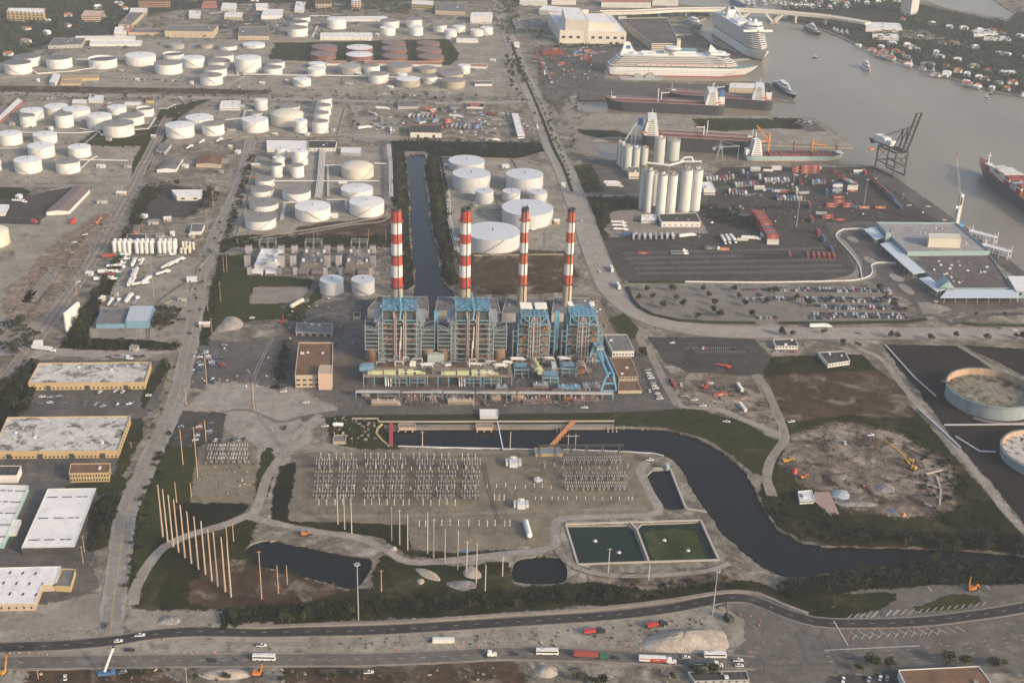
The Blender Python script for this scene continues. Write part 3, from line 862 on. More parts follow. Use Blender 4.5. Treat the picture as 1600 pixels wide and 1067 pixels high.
for phrase,row in TROWS:
 n=len(row)
 by={}
 for r_ in row:
  by.setdefault(r_[4],[]).append(r_)
 for i,(xc,yt,w,yb,sty)in enumerate(row):
  k=by[sty].index(row[i])
  lab='%s tank, %s in the %s'%(TSTY[sty][0],'the only such' if len(by[sty])==1 else nth(k,len(by[sty])).replace('from','such from').replace('most','most such'),phrase)
  TANKS.append((tank(xc,yt,w,yb,sty,lab,'storage tanks',rt_),phrase))
def open_tank(cx,cy,w,yb,label,rmat):
 front=G(cx,yb)
 t0=mpp(cx,cy)
 rr=ray(cx,cy)
 r=w/2*t0*.985
 c=front+away(front)*r
 t=math.hypot(c.x,c.y)/math.hypot(rr.x,rr.y)
 h=CAM_H+rr.z*t
 r=w/2*t/FOC
 root=thing('open_storage_tank',label,'storage tank',(c.x,c.y,0),0,'open storage tanks')
 n=64
 s=MB()
 s.cyl(0,0,.3,h,r,r,n,0,None,False)
 s.build('shell',pond_teal,root)
 s=MB()
 s.cyl(0,0,.3,h,r-.3,r-.3,n,0,None,False)
 s.build('inner_wall',rustrim,root)
 s=MB()
 s.rings(0,0,[(r-.35,h*.52),(.2,h*.52)],n)
 roof=s.build('floating_roof',rmat,root)
 p=MB()
 for i in range(90):
  a,q=RN.uniform(0,6.28),r*.93*math.sqrt(RN.random())
  p.box(q*math.cos(a),q*math.sin(a),h*.52,RN.uniform(1,4),RN.uniform(.6,2.2),.25,RN.uniform(0,3))
 p.build('debris',rrust,roof,'stuff')
 s=MB()
 for i in range(n):
  a,b=2*math.pi*i/n,2*math.pi*(i+1)/n
  for q in(r+.5,):
   s.bar((q*math.cos(a),q*math.sin(a),h-.4),(q*math.cos(b),q*math.sin(b),h-.4),1.2,0,.25)
   s.bar((q*math.cos(a),q*math.sin(a),h+.7),(q*math.cos(b),q*math.sin(b),h+.7),.12)
 s.build('walkway',pond_teal,root)
 s=MB()
 for i in range(26):
  a,b=-2.2+i*.06,-2.2+(i+1)*.06
  q=r+4.5
  s.bar((q*math.cos(a),q*math.sin(a),.5),(q*math.cos(b),q*math.sin(b),.5),2.2,0,1.0)
 s.build('kerb_ring',m_conc,root)
 return c,r,h
open_tank(1539.5,603,135,655,'open topped tank with blotched sunken roof and peach inner wall',sunkroof)
open_tank(1628,703,140,752,'open topped tank with flaking white sunken roof, cut by the frame edge',sunkroof2)
# --- pipe runs of the tank farms
def piperun(label,px,z=1.2,r=.35,n=2,gap=1.1,mat=None,name='pipeline',step=10,cat='pipeline',group='pipelines of the tank farms',zs=None):
 pts=wp(px)
 root=thing(name,label,cat,tuple(pts[0]),0,group)
 o=pts[0]
 for k in range(n):
  ln=offs(pts,(k-(n-1)/2)*gap)
  m=MB()
  m.path([(p.x-o.x,p.y-o.y,z)for p in ln],r,0,6)
  m.build('pipe',mat or pipew,root)
 s=MB()
 for a,b in zip(pts,pts[1:]):
  k=max(1,int((b-a).length/step))
  d=(b-a).normalized()
  nn=Vector((d.y,-d.x,0))*(gap*n/2+.3)
  for j in range(k+1):
   p=a.lerp(b,j/k)-o
   for sgn in(-1,1):
    s.bar((p.x+nn.x*sgn,p.y+nn.y*sgn,0),(p.x+nn.x*sgn,p.y+nn.y*sgn,z-r),.3)
   s.bar((p.x-nn.x,p.y-nn.y,z-r-.12),(p.x+nn.x,p.y+nn.y,z-r-.12),.3)
 s.build('supports',steel,root,'stuff')
PIPES=[('white pipe rack running up the canal side of the tank farm',[(607,232),(610,260),(611,300),(611.5,313)],5,.5,3),('wide rack of white pipes up the middle of the canal tank farm',[(497,312),(501,280),(504,240),(506,232)],3,.5,5),('pipe rack crossing to the cream domed tank',[(506,262),(534,262)],3,.5,2),('pipes behind the cream domed tank',[(585,259),(608,260)],3,.5,2),('long low pipe in front of the cream domed tank',[(430,285),(515,285),(592,285)],1.5,.5,2),('pipes between the two white tanks at the road bund',[(440,345),(445,319),(460,318),(492,319)],1.5,.4,3),('pipes joining the front tanks by the canal',[(510,314),(540,314),(541,329),(546,329)],1.5,.45,2),('pipes beside the white tank nearest the canal',[(513,309),(512,262)],2,.4,2),('red fire main beside the tank column',[(383,279),(400,279)],1.2,.4,1),('red fire main across the tank farm',[(432,284.5),(496,284.5)],1.2,.4,1),('long white pipe run in front of the grey tanks',[(380,119),(430,120),(520,121),(570,122),(700,126)],2.5,.7,2),('white pipes among the roadside tanks',[(345,120),(372,120),(366,95)],2,.6,2),('pipes by the open decked tanks',[(42,105),(58,117),(110,114),(150,108)],2,.6,2),('pipes behind the yellow sheds tank row',[(120,95),(200,95)],2,.6,2),('pipes beyond the round white tank',[(245,92),(262,91)],2,.6,1),('looped pipes around the grey roofed tank',[(125,203),(152,207),(160,213)],1.5,.5,2),('pipes along the bund of the rail tank farm',[(206,205),(232,203),(243,186)],1.5,.5,2),('pipes along the farm fence',[(30,209),(120,210),(150,207)],1.5,.5,2),('pipes through the block at the rail bend',[(86,252),(140,252),(200,253)],1.5,.5,2),('pipes to the cut off tank at the edge',[(0,234),(46,234)],1.5,.5,1),('zigzag pipes at the end tank',[(127,265),(140,252),(152,246)],1.2,.4,2),('pipes from the road tanks',[(352,190),(380,187),(383,175),(395,175)],2,.5,2),('pipe leading to the parked ship shaped shed',[(250,172),(262,172),(275,165)],2,.5,1),('pipe line behind the far tanks',[(482,27),(515,27),(516,30)],2,.6,2),('pipe rack by the far white tanks',[(488,60),(498,38)],2,.6,2),('pipe run to the yellow sheds',[(58,118),(80,117)],2,.6,1),('pipes from the fuel farm to the road',[(700,300),(702,345),(714,395)],1.5,.5,3),('pipes past the round grey tank of the fuel farm',[(722,304),(742,304),(780,306)],1.5,.5,2)]
m_red=paint('red paint',(.42,.045,.035),.5,.15,.6)
for lab,px,z,r,n in PIPES:
 piperun(lab,px,z,r,n,r*3.2,m_red if lab.startswith('red')else pipew)
 # --- buildings
yellow=paint('ochre wall',(.44,.33,.17),.8,.12,.3,True)
wwall=paint('white wall',(.62,.6,.56),.8,.12,.3,True)
greyw=paint('grey wall',(.36,.35,.33),.8,.15,.3,True)
tanw=paint('tan wall',(.42,.34,.25),.8,.12,.3,True)
brick=paint('brown wall',(.27,.165,.1),.85,.15,.3,True)
blue=paint('blue wall',(.15,.27,.36),.7,.15,.3,True)
teal=paint('sea green wall',(.3,.5,.47),.6,.12,.3,True)
peach=paint('peach wall',(.5,.36,.27),.8,.12,.3,True)
redw=paint('red brown wall',(.32,.11,.08),.8,.15,.3,True)
oldroof=ground('patched flat roof',(.6,.57,.52),(.5,.475,.44),(.17,.155,.14),big=.06,mid=.09,c3lo=.52,c3hi=.6,amt=.25,fine=.9)
brownroof=ground('brown gravel roof',(.2,.12,.075),(.165,.1,.065),(.13,.085,.06),big=.05,mid=.1,amt=.15)
greyroof=ground('grey felt roof',(.2,.195,.185),(.165,.16,.155),(.12,.115,.11),big=.04,mid=.08,amt=.18)
darkroof=ground('dark felt roof',(.075,.072,.068),(.06,.058,.056),(.11,.1,.09),big=.04,mid=.08,amt=.2)
paleroof=ground('pale metal roof',(.76,.74,.7),(.7,.685,.65),(.6,.58,.55),big=.05,mid=.1,amt=.05,patch=.06)
glass=paint('window glass',(.03,.035,.04),.15,.1,1)
clayroof=paint('clay tile roof',(.36,.14,.08),.8,.2,.6)
BOX={}
def unit(mat):
 if mat.name not in BOX:
  m=MB()
  m.box(0,0,0,1,1,1)
  BOX[mat.name]=m.mesh('unit',[mat])
 return BOX[mat.name]
def piece(name,mat,parent,loc,size,rz=0.0):
 o=link(name,unit(mat),parent)
 o.location=loc
 o.scale=size
 o.rotation_euler=(0,0,rz)
 return o
def corners(roof,vh,h=None):
 if h is None:
  h=max(2.2,hgt(roof[0][0],roof[0][1]+vh,roof[0][1]))
 P=[G(x,y,h)for x,y in roof]
 return P,h
def B(name,label,cat,roof,vh,mw=None,mr=None,par=.6,win=(),units=0,group=None,h=None,gable=False,sky=(),trim=None,doors=0,bands=None):
 """roof: photograph points front left, front right, back right, back left; vh: pixels from the eave down to the ground"""
 mw,mr=mw or wwall,mr or paleroof
 P,h=corners(roof,vh,h)
 c=sum(P,Vector())/len(P)
 root=thing(name,label,cat,(c.x,c.y,0),0,group)
 Q=[(p.x-c.x,p.y-c.y)for p in P]
 if sum(a[0]*b[1]-b[0]*a[1]for a,b in zip(Q,Q[1:]+Q[:1]))<0:
  Q=Q[::-1]
  Q=Q[-1:]+Q[:-1]
 n=len(Q)
 w=MB()
 for i in range(n):
  a,b=Q[i],Q[(i+1)%n]
  w.quad((a[0],a[1],-.1),(b[0],b[1],-.1),(b[0],b[1],h),(a[0],a[1],h))
 if gable:
  m0=((Q[0][0]+Q[1][0])/2,(Q[0][1]+Q[1][1])/2,h*1.32)
  m1=((Q[2][0]+Q[3][0])/2,(Q[2][1]+Q[3][1])/2,h*1.32)
  w.add([(*Q[0],h),(*Q[1],h),m0],[(0,1,2)])
  w.add([(*Q[2],h),(*Q[3],h),m1],[(0,1,2)])
 w.build('wall',mw,root)
 r=MB()
 if gable:
  e=1.04
  q=[(x*e,y*e,h-.05)for x,y in Q]
  m0=(m0[0]*1.03,m0[1]*1.03,m0[2]+.12)
  m1=(m1[0]*1.03,m1[1]*1.03,m1[2]+.12)
  r.quad(q[1],q[2],m1,m0);r.quad(q[3],q[0],m0,m1)
 else:
  r.add([(x,y,h)for x,y in Q],[tuple(range(n))])
 rf=r.build('roof',mr,root)
 if par and not gable:
  t=MB()
  for i in range(n):
   a,b=Vector((*Q[i],0)),Vector((*Q[(i+1)%n],0))
   t.bar((a.x,a.y,h+par*.4),(b.x,b.y,h+par*.4),.5,0,par*1.2)
  t.build('parapet',trim or mw,root)
 def side(i):
  a,b=Vector((*Q[i],0)),Vector((*Q[(i+1)%n],0))
  d=b-a
  return a,d,math.atan2(d.y,d.x),Vector((d.y,-d.x,0)).normalized()
 for(sd,cnt,rows,ww,wh,z0,dz)in win:
  a,d,ang,nr=side(sd)
  for rr_ in range(rows):
   for k in range(cnt):
    p=a+d*((k+.5)/cnt)+nr*.03
    piece('window',glass,root,(p.x,p.y,z0+rr_*dz),(ww,.2,wh),ang)
 for k in range(doors):
  a,d,ang,nr=side(0)
  p=a+d*((k+.5)/doors)+nr*.05
  piece('door',dsteel,root,(p.x,p.y,0),(3.6,.2,min(3.8,h*.7)),ang)
 if bands:
  cnt,mat=bands
  for sd in range(n):
   a,d,ang,nr=side(sd)
   for k in range(cnt):
    p=a+d*.5+nr*.06
    piece('window_band',mat,root,(p.x,p.y,h*(k+.45)/cnt),(d.length*.96,.25,h/cnt*.42),ang)
 for k in range(units):
  u,v=RN.uniform(.12,.88),RN.uniform(.15,.85)
  p0=Vector((*Q[0],0)).lerp(Vector((*Q[1],0)),u)
  p1=Vector((*Q[3],0)).lerp(Vector((*Q[2],0)),u)if n>3 else p0
  p=p0.lerp(p1,v)
  piece('rooftop_unit',rlight if RN.random()<.6 else rgrey,rf,(p.x,p.y,h),(RN.uniform(1.5,3),RN.uniform(1.2,2.2),RN.uniform(.8,1.6)),RN.choice((0,.1,1.57)))
 for(u,v,su,sv)in sky:
  p0=Vector((*Q[0],0)).lerp(Vector((*Q[1],0)),u)
  p1=Vector((*Q[3],0)).lerp(Vector((*Q[2],0)),u)
  p=p0.lerp(p1,v)
  a,d,ang,nr=side(1)
  piece('skylight',dsteel,rf,(p.x,p.y,h+.02),(su,sv,.25),ang)
 return root,Q,h,c
WH='warehouse'
sk=[(u,v,3.2,.8)for v in(.12,.5,.85)for u in(.12,.2,.38,.46,.64,.72,.88)]
B('warehouse','long ochre warehouse with patched pale roof beside the railway crossing',WH,[(44,599.5),(226,598),(236,566.5),(61,568.5)],10.5,yellow,oldroof,.8,((0,26,1,1.1,1.5,1.0,0),),4,doors=3)
B('warehouse','larger ochre warehouse with stained white roof and white gutters',WH,[(-12,706.5),(184,704.5),(204,651),(12,653)],11,yellow,oldroof,.8,((0,30,1,1.2,1.2,.8,0),(1,10,1,2.0,1.2,3.2,0)),6,doors=4)
B('office_building','small two storey ochre office with brown roof and rows of windows','office',[(108,740),(170,739),(172.5,724.5),(111,725)],14,yellow,brownroof,.5,((0,14,2,.9,1.7,1.0,3.2),(1,4,2,.9,1.7,1.0,3.2)),1)
B('warehouse','white ribbed roof warehouse with dark open loading bays',WH,[(34,855.5),(116,854),(150,763),(75,764)],12,darkroof,paleroof,.3,(),0,sky=[(u,v,.8,3)for v in(.12,.48,.85)for u in(.12,.22,.42,.52,.72,.84)],trim=wwall)
B('warehouse','white roofed sea green warehouse cut by the frame edge',WH,[(-60,848),(5,848),(44,759),(-20,757)],9,teal,paleroof,.3,(),0,sky=[(u,v,.8,3)for v in(.1,.3,.5,.7,.9)for u in(.45,.62,.8,.93)],trim=wwall)
B('lean_to_shed','white lean-to shed against the sea green warehouse','shed',[(12,832),(25,832),(33,812),(22,812)],6,wwall,paleroof,.2)
B('workshop','workshop with black and white striped roof at the frame edge','workshop',[(-25,743),(26,743),(33,728),(-20,728)],12,wwall,darkroof,.3,(),0,sky=[(u,.5,7,1.6)for u in(.45,.6,.75,.9)])
r_=B('warehouse','low white warehouse with stepped corner near the highway',WH,[(-40,944),(54,942),(65,913),(86,912),(95,885),(0,887)],12,tanw,paleroof,.3,((0,8,1,1,1.4,1.5,0),),0,trim=wwall)
for k in range(16):
 piece('skylight',dsteel,r_[0],(-22+(k%6)*7.5,-9+(k//6)*10,r_[2]+.02),(.9,2.6,.25))
B('annex','ochre annex with grey roof on the stepped white warehouse','annex',[(86,916),(110,917),(118,890),(97,889)],8,yellow,greyroof,.6)
B('control_building','brown roofed plant office block beside the boilers','office',[(461,588),(519,587),(520,536.5),(467,536.5)],18,tanw,brownroof,1.0,((0,6,2,3.0,1.4,2,4),),3)
B('lift_house','tan penthouse block standing on the brown plant office roof','roof block',[(497,584),(518,584),(518,571),(500,571)],3,peach,tanw,.3,h=hgt(461,606,588)+4)
B('plant_workshop','grey flat roofed plant workshop with open bays','workshop',[(462,519),(519,520),(520,506),(464,505)],6,greyw,greyroof,.4,(),4,doors=5)
B('store_shed','tan cabin with dark roof on the pale apron by the boilers','cabin',[(552,495),(563,495),(563,488),(552,488)],4,tanw,darkroof,.2)
B('workshop','grey roofed blue workshop, the lower of a joined pair','workshop',[(150,507),(195,506),(203,483),(159,483)],7,blue,greyroof,.2)
B('workshop','taller pale roofed blue workshop of a joined pair','workshop',[(196,502),(232,502),(241,478),(204,478)],11,blue,paint('pale blue roof',(.42,.46,.48),.6,.1,.3),.2)
B('store','white single storey store among dark trees by the main road','store',[(276,307),(314,307),(316,297),(268,297)],7,wwall,paleroof,.3,((0,2,1,4,2,1.5,0),))
B('shed','small white front shed by the main road verge','shed',[(297,362),(315,362),(320,350),(300,350)],5,wwall,greyroof,.2)
B('shed','brick coloured shed with grey roof in the salvage yard','shed',[(195,362),(216,362),(218,352),(200,352)],4,paint('brick',(.4,.2,.11),.8,.2),greyroof,.2)
B('store','white batching plant store behind the silo row','store',[(198,375),(227,375),(228,366),(199,366)],5,wwall,darkroof,.2)
g=B('gabled_shed','half stripped gabled shed with bare purlins in the demolition yard','shed',[(72,331),(108,329),(140,296),(118,290)],6,wwall,rrust,0,gable=True)
B('canopy_shed','white block at the frame edge beside the trailer yard','shed',[(-20,334),(7,334),(14,320),(-12,320)],4,wwall,rwhite,.2)
B('service_station','brown hipped roof truck stop','truck stop',[(306,256),(345,257),(348,243),(313,243)],6,tanw,brownroof,.3,gable=True)
B('shed','open fronted grey shed by the tanker stand','shed',[(244,236),(257,238),(268,225),(252,224)],5,greyw,greyroof,.2,doors=2)
B('shed','broad grey shed below the tanker stand','shed',[(245,265),(275,264),(286,247),(265,247)],5,wwall,greyroof,.2,gable=True)
B('shed','lower ochre shed under the white tank row','shed',[(94,131),(126,131),(128,124),(95,124)],3,yellow,paint('ochre roof',(.36,.26,.15),.8,.1),.1)
B('shed','upper ochre shed under the white tank row','shed',[(97,124),(154,122),(155,117),(96,118)],4,yellow,paint('ochre roof',(.36,.26,.15),.8,.1),.1)
B('store','tall white box store beside the ochre sheds','store',[(77,128),(86,130),(94,116),(84,115)],6,wwall,rwhite,.1)
for lab,rf,vh,mw,mr in(('long tan department store with grey roof in the far shopping centre',[(257,49),(333,50),(341,40),(266,40)],10,tanw,greyroof),('long white motel block below the far trees',[(118,61),(211,61),(212,57),(118,57)],3,wwall,paleroof),('second long white motel block with dark openings',[(140,69),(220,69),(222,64),(142,64)],4,wwall,paleroof),('square grey roofed store at the end of the tank row',[(372,57),(420,57),(418,42),(375,42)],6,tanw,greyroof),('small white store with awning in the shopping centre',[(178,51),(197,51),(200,42),(180,43)],5,wwall,paleroof),('slanting grey roofed arcade of the shopping centre',[(185,39),(205,39),(225,20),(203,20)],6,tanw,greyroof),('pale roofed block at the end of the arcade',[(202,20),(228,20),(231,13),(204,13)],5,tanw,paleroof),('low peach link building of the shopping centre',[(200,51),(256,52),(256,46),(205,46)],4,peach,greyroof),('tall peach gable of the shopping centre',[(196,47),(204,47),(206,38),(198,38)],6,redw,paint('terracotta roof',(.45,.2,.12),.8,.1)),('dim grey depot roof below the suburb trees',[(75,72),(128,70),(133,60),(85,60)],5,greyw,greyroof),('red gabled far roof among town trees',[(315,10),(340,10),(338,2),(318,2)],3,redw,clayroof),('white far hall with car park',[(345,14),(368,16),(370,6),(348,5)],4,wwall,paleroof),('white town hall block with stepped roof',[(350,27),(377,28),(380,20),(352,20)],4,tanw,paleroof),('far white store by the parking court',[(295,26),(312,27),(314,18),(296,17)],3,wwall,paleroof),('white depot block behind the far car rows',[(408,26),(440,25),(443,15),(412,15)],5,wwall,paleroof),('small white depot block at the far street',[(400,13),(418,13),(419,6),(400,6)],4,wwall,paleroof),('white long roof beside the far tanks',[(460,16),(474,17),(478,4),(463,3)],4,wwall,paleroof),('long low white warehouse behind the far tanks',[(515,31),(605,31),(606,26),(515,27)],3,wwall,paleroof),('white loading shed in front of the far tanks',[(500,58),(580,59),(582,52),(501,52)],5,wwall,paleroof),('wide pale office with grey roof at the boulevard top',[(680,17),(727,19),(727,5),(680,4)],6,tanw,greyroof),('cream four storey block beside the boulevard',[(735,26),(767,27),(770,20),(737,20)],11,wwall,paleroof),('low white shed under the far tank row',[(713,63),(747,64),(747,61),(714,60)],4,wwall,paleroof),('dim store behind the parked rows',[(400,56),(413,57),(419,45),(402,44)],5,wwall,greyroof),('long low white building behind the grey tanks',[(570,100),(690,102),(690,97),(570,95.5)],3,wwall,clayroof),('small white building beside the last white tank',[(735,104),(761,105),(762,101),(736,100)],3,wwall,clayroof),('white store at the end of the tan tanks',[(742,132),(769,132),(769,127),(742,127)],3,wwall,greyroof),('low white building before the grey tanks',[(510,100),(541,100),(541,96),(511,96)],3,wwall,clayroof),('large pale workshop at the head of the canal tank farm',[(417,234),(480,234),(481,221),(417,220)],4,wwall,paleroof),('low white office with dark roof at the canal tank farm',[(482,232),(524,232),(526,221),(482,220)],5,wwall,darkroof),('white pump canopy on posts at the canal tank farm',[(532,239),(564,241),(565,231),(533,231)],4,greyw,rwhite),('pale depot roof in the truck lot',[(622,167),(655,167),(655,157),(622,157)],4,greyw,greyroof),('low red edged roof in the truck lot',[(729,167),(755,168),(755,161),(730,160)],3,wwall,redw),('long white arcade beside the boulevard trees',[(809,212),(820,211),(810,178),(800,178)],5,wwall,paleroof),('white weighbridge office near the tank road',[(343,168),(375,168),(376,158),(346,158)],5,wwall,paleroof),('long slanted white depot at the frame edge',[(-8,188),(0,190),(36,158),(28,153)],4,redw,paleroof),('white domed store by the railway yard',[(138,157),(160,158),(162,150),(139,149)],4,wwall,rwhite),('small ochre block by the railway yard',[(228,158),(240,158),(240,151),(228,151)],4,yellow,brownroof),('pale shed with slanted roof beside the far road',[(112,162),(135,163),(137,156),(114,156)],3,tanw,paleroof),('long low pale roof in the railway yard',[(192,165),(218,166),(222,160),(196,160)],2,tanw,paleroof),('flat roofed stores left of the convention hall',[(806,43),(843,45),(845,30),(800,30)],5,greyw,greyroof),('white block in front of the convention hall',[(803,72),(812,72),(812,66),(803,66)],3,wwall,paleroof),('tan quay shed behind the second tanker',[(1139,138),(1186,139),(1186,131),(1141,130)],7,tanw,paleroof),('teal roofed gatehouse behind the cruise ship',[(1064,82),(1090,83),(1088,77),(1066,76)],4,teal,paint('teal roof',(.16,.32,.33),.7,.1)),('cream store between the silo clusters',[(983,270),(999,270),(999,262),(980,261)],10,cream,greyroof),('white box store behind the front silos',[(1100,297),(1118,297),(1112,285),(1094,285)],8,wwall,paleroof),('cream box at the foot of the front silos',[(1027,319.5),(1050.5,319.5),(1049,315),(1028,315)],14,wwall,paleroof),('long white building with dark roof under the front silos',[(1034,347),(1095,347),(1087,333),(1028,335)],8,wwall,darkroof),('small white weigh office under the front silos',[(1002,344),(1025,344),(1026,336),(1003,336)],5,wwall,paleroof),('grey flat roofed pump house with white walls beside the boilers',[(957,549.5),(991,549),(979,523),(945,523)],8,wwall,greyroof),('tall brown roofed control house by the blue ramp',[(967,589.5),(997.5,589),(985.5,559),(952.5,559)],5,tanw,brownroof),('lower brown roofed control house near the car row',[(966,611),(1003,610.5),(995,595.5),(967,595.5)],4,tanw,brownroof),('white roofed gate office by the plant car park',[(1212,541),(1247,541),(1243,530),(1208,531)],5,wwall,darkroof),('white walled depot with dark slanted roof',[(1294,569),(1328,564),(1320,549),(1279,551)],6,wwall,darkroof),('switchyard relay house with grey roof on the canal edge',[(837,710),(879,709),(875,699),(835,700)],3.5,yellow,paint('blue grey roof',(.2,.23,.24),.6,.1)),('small barrel roofed shed at the plant road',[(750,651),(778,651),(778,640),(749.5,640)],2.5,pgrey,rwhite),('brown roofed building with white parapet at the frame corner',[(1424,1090),(1562,1086),(1529,1041),(1404,1047)],13,wwall,brownroof),('low grey roof behind the trucks at the junction',[(1085,1064),(1170,1062),(1166,1048),(1075,1050)],6,greyw,darkroof),('tan site hut below the canal headworks',[(520,690),(540,690),(541,680),(522,680)],4,tanw,greyroof),('white roofed hut on the dirt slab',[(1250,783),(1273,782),(1268,766),(1247,768)],5,wwall,rlight),('long white quay building at the far bridge',[(1353,45),(1410,46),(1406,37),(1353,35)],5,wwall,paleroof),('low white beach club by the channel',[(1363,58),(1405,60),(1403,54),(1364,53)],4,wwall,paleroof)):
 nm='house' if 'house' in lab and 'warehouse' not in lab else 'building'
 big=vh>=5
 B(nm,lab,'building',rf,vh,mw,mr,.4,((0,7,1,1.6,1.2,1.6,0),)if big else(),2 if big else 0)
B('hotel','yellow and cream hotel block standing above dark trees','hotel',[(10,19),(68,22),(70,14),(14,13)],14,yellow,paleroof,.5,((0,9,4,3.5,2.2,2,4.4),))
B('parking_garage','open peach parking garage with three decks among trees','garage',[(127,25),(155,25),(163,18),(133,17)],10,peach,peach,.5,bands=(3,dsteel))
B('apartment_block','brown slab apartment block at the top edge','apartments',[(216,3),(265,3),(266,-6),(217,-6)],9,brick,brownroof,.5,((0,11,4,3,2,2,4),))
B('apartment_block','brown tower among trees behind the far tanks','apartments',[(493,7),(517,7),(518,0),(494,0)],9,tanw,brownroof,.5,((0,5,5,3,2,2,4),))
B('apartment_block','peach tower with white corners behind the far tanks','apartments',[(549,6),(563,6),(564,-2),(550,-2)],9,peach,paleroof,.5,((0,3,5,3,2,2,4),))
B('office_building','long banded ochre office beside the boulevard top','office',[(643,7),(677,9),(678,2),(644,1)],7,yellow,paleroof,.5,bands=(2,dsteel))
B('terminal_hall','white wall hall with red trimmed dark roof in the truck lot','hall',[(641,207),(690,208),(690,196),(640,196)],8,wwall,darkroof,.5,trim=redw,doors=2)
B('convention_hall','huge cream convention hall with teal flank by the cruise quay','hall',[(875,49),(979,51),(957,25),(856,20)],19,cream,paleroof,.8,((0,9,1,6,4,9,0),),8)
B('convention_hall','upper cream block on the rear of the convention hall','hall',[(884,31),(920,33),(906,13),(878,12)],8,cream,paleroof,.5,h=40)
B('convention_hall','round edged cream wing of the convention hall with roof domes','hall',[(918,36),(962,37),(946,22),(918,22)],6,cream,paleroof,.5,h=34)
B('convention_hall','rear cream range of the convention hall','hall',[(842,16),(880,20),(920,16),(850,9)],7,cream,paleroof,.5)
B('parking_garage','banded concrete parking garage with cars on its roof deck','garage',[(1019,69),(1062,69),(1042,28),(968,30)],10,cream,m_asph,.8,bands=(3,dsteel))
B('garage_tower','cream stair tower at the corner of the banded garage','stair tower',[(1058,64),(1064,64),(1063,61),(1058,61)],16,cream,cream,.3)
B('garage_tower','cream stair tower at the far corner of the banded garage','stair tower',[(966,29),(978,29),(979,26),(967,26)],10,cream,cream,.3)
B('terminal_shed','grey roofed passenger shed beyond the banded garage','shed',[(1046,54),(1082,53),(1066,40),(1040,42)],3,tanw,greyroof,.3)
for lab,rf,vh in(('banded white hotel at the top edge left of the marina',[(812,2),(855,3),(856,-5),(813,-5)],7),('long banded white hotel above the bridge',[(940,4),(1017,5),(1018,-2),(941,-3)],8),('white apartment block between two banded hotels',[(862,1),(900,1),(900,-6),(862,-6)],7),('white apartment row nearest the marina',[(1020,1),(1060,2),(1060,-4),(1020,-5)],8)):
 B('hotel',lab,'hotel',rf,vh,wwall,clayroof if 'long' in lab else paleroof,.4,bands=(4,greyw))
B('apartment_tower','tall white apartment tower on the far bank by the lagoon','tower',[(1412,-14),(1428,-12),(1440,-16),(1424,-18)],38,paint('tower white',(.55,.53,.5),.7,.1),paleroof,.6,((0,4,10,3,1.6,3,3.9),(1,4,10,3,1.6,3,3.9)))
# --- the power station
skyb=paint('light blue steel',(.14,.33,.45),.55,.15,.6,False,0,(.3,.26,.22),.35)
skyp=paint('pale blue steel',(.24,.3,.315),.55,.15,.6,False,0,(.3,.26,.22),.4)
casing=paint('boiler casing',(.055,.04,.033),.8,.3,.3,True,0,(.17,.075,.04),.7)
casing2=paint('boiler casing grey',(.06,.068,.07),.8,.3,.3,True,0,(.09,.09,.09),.6)
pinkpipe=paint('pink lagged pipe',(.36,.25,.21),.6,.15,.5)
rustpipe=paint('rusty pipe',(.26,.12,.075),.8,.3,.5)
tanduct=paint('tan duct',(.2,.12,.07),.8,.2,.4,True)
deckm=ground('turbine deck',(.3,.255,.19),(.24,.2,.15),(.13,.105,.085),big=.08,mid=.2,amt=.2)
lime=paint('pale lime casing',(.4,.4,.22),.6,.15,.6,False,0,(.35,.3,.17),.4)
sred=paint('stack red',(.42,.055,.035),.6,.12,.3,True,0,(.3,.07,.04),.4)
sred2=paint('stack orange red',(.45,.1,.045),.6,.14,.3,True,0,(.28,.09,.05),.4)
swhite=paint('stack white',(.68,.66,.62),.6,.08,.3,True,0,(.5,.45,.4),.25)
sconc=paint('stack concrete',(.42,.35,.25),.85,.15,.3,True,0,(.5,.32,.16),.35)
PO=G(593,567)
PU=(G(917,567)-PO).normalized()
PANG=math.atan2(PU.y,PU.x)
PV=Vector((-PU.y,PU.x,0))
def pl(px,py,z=0.0):
 p=G(px,py,z)-PO
 return p.dot(PU),p.dot(PV)
def pw(u,v,z=0.0):
 p=PO+PU*u+PV*v
 return Vector((p.x,p.y,z))
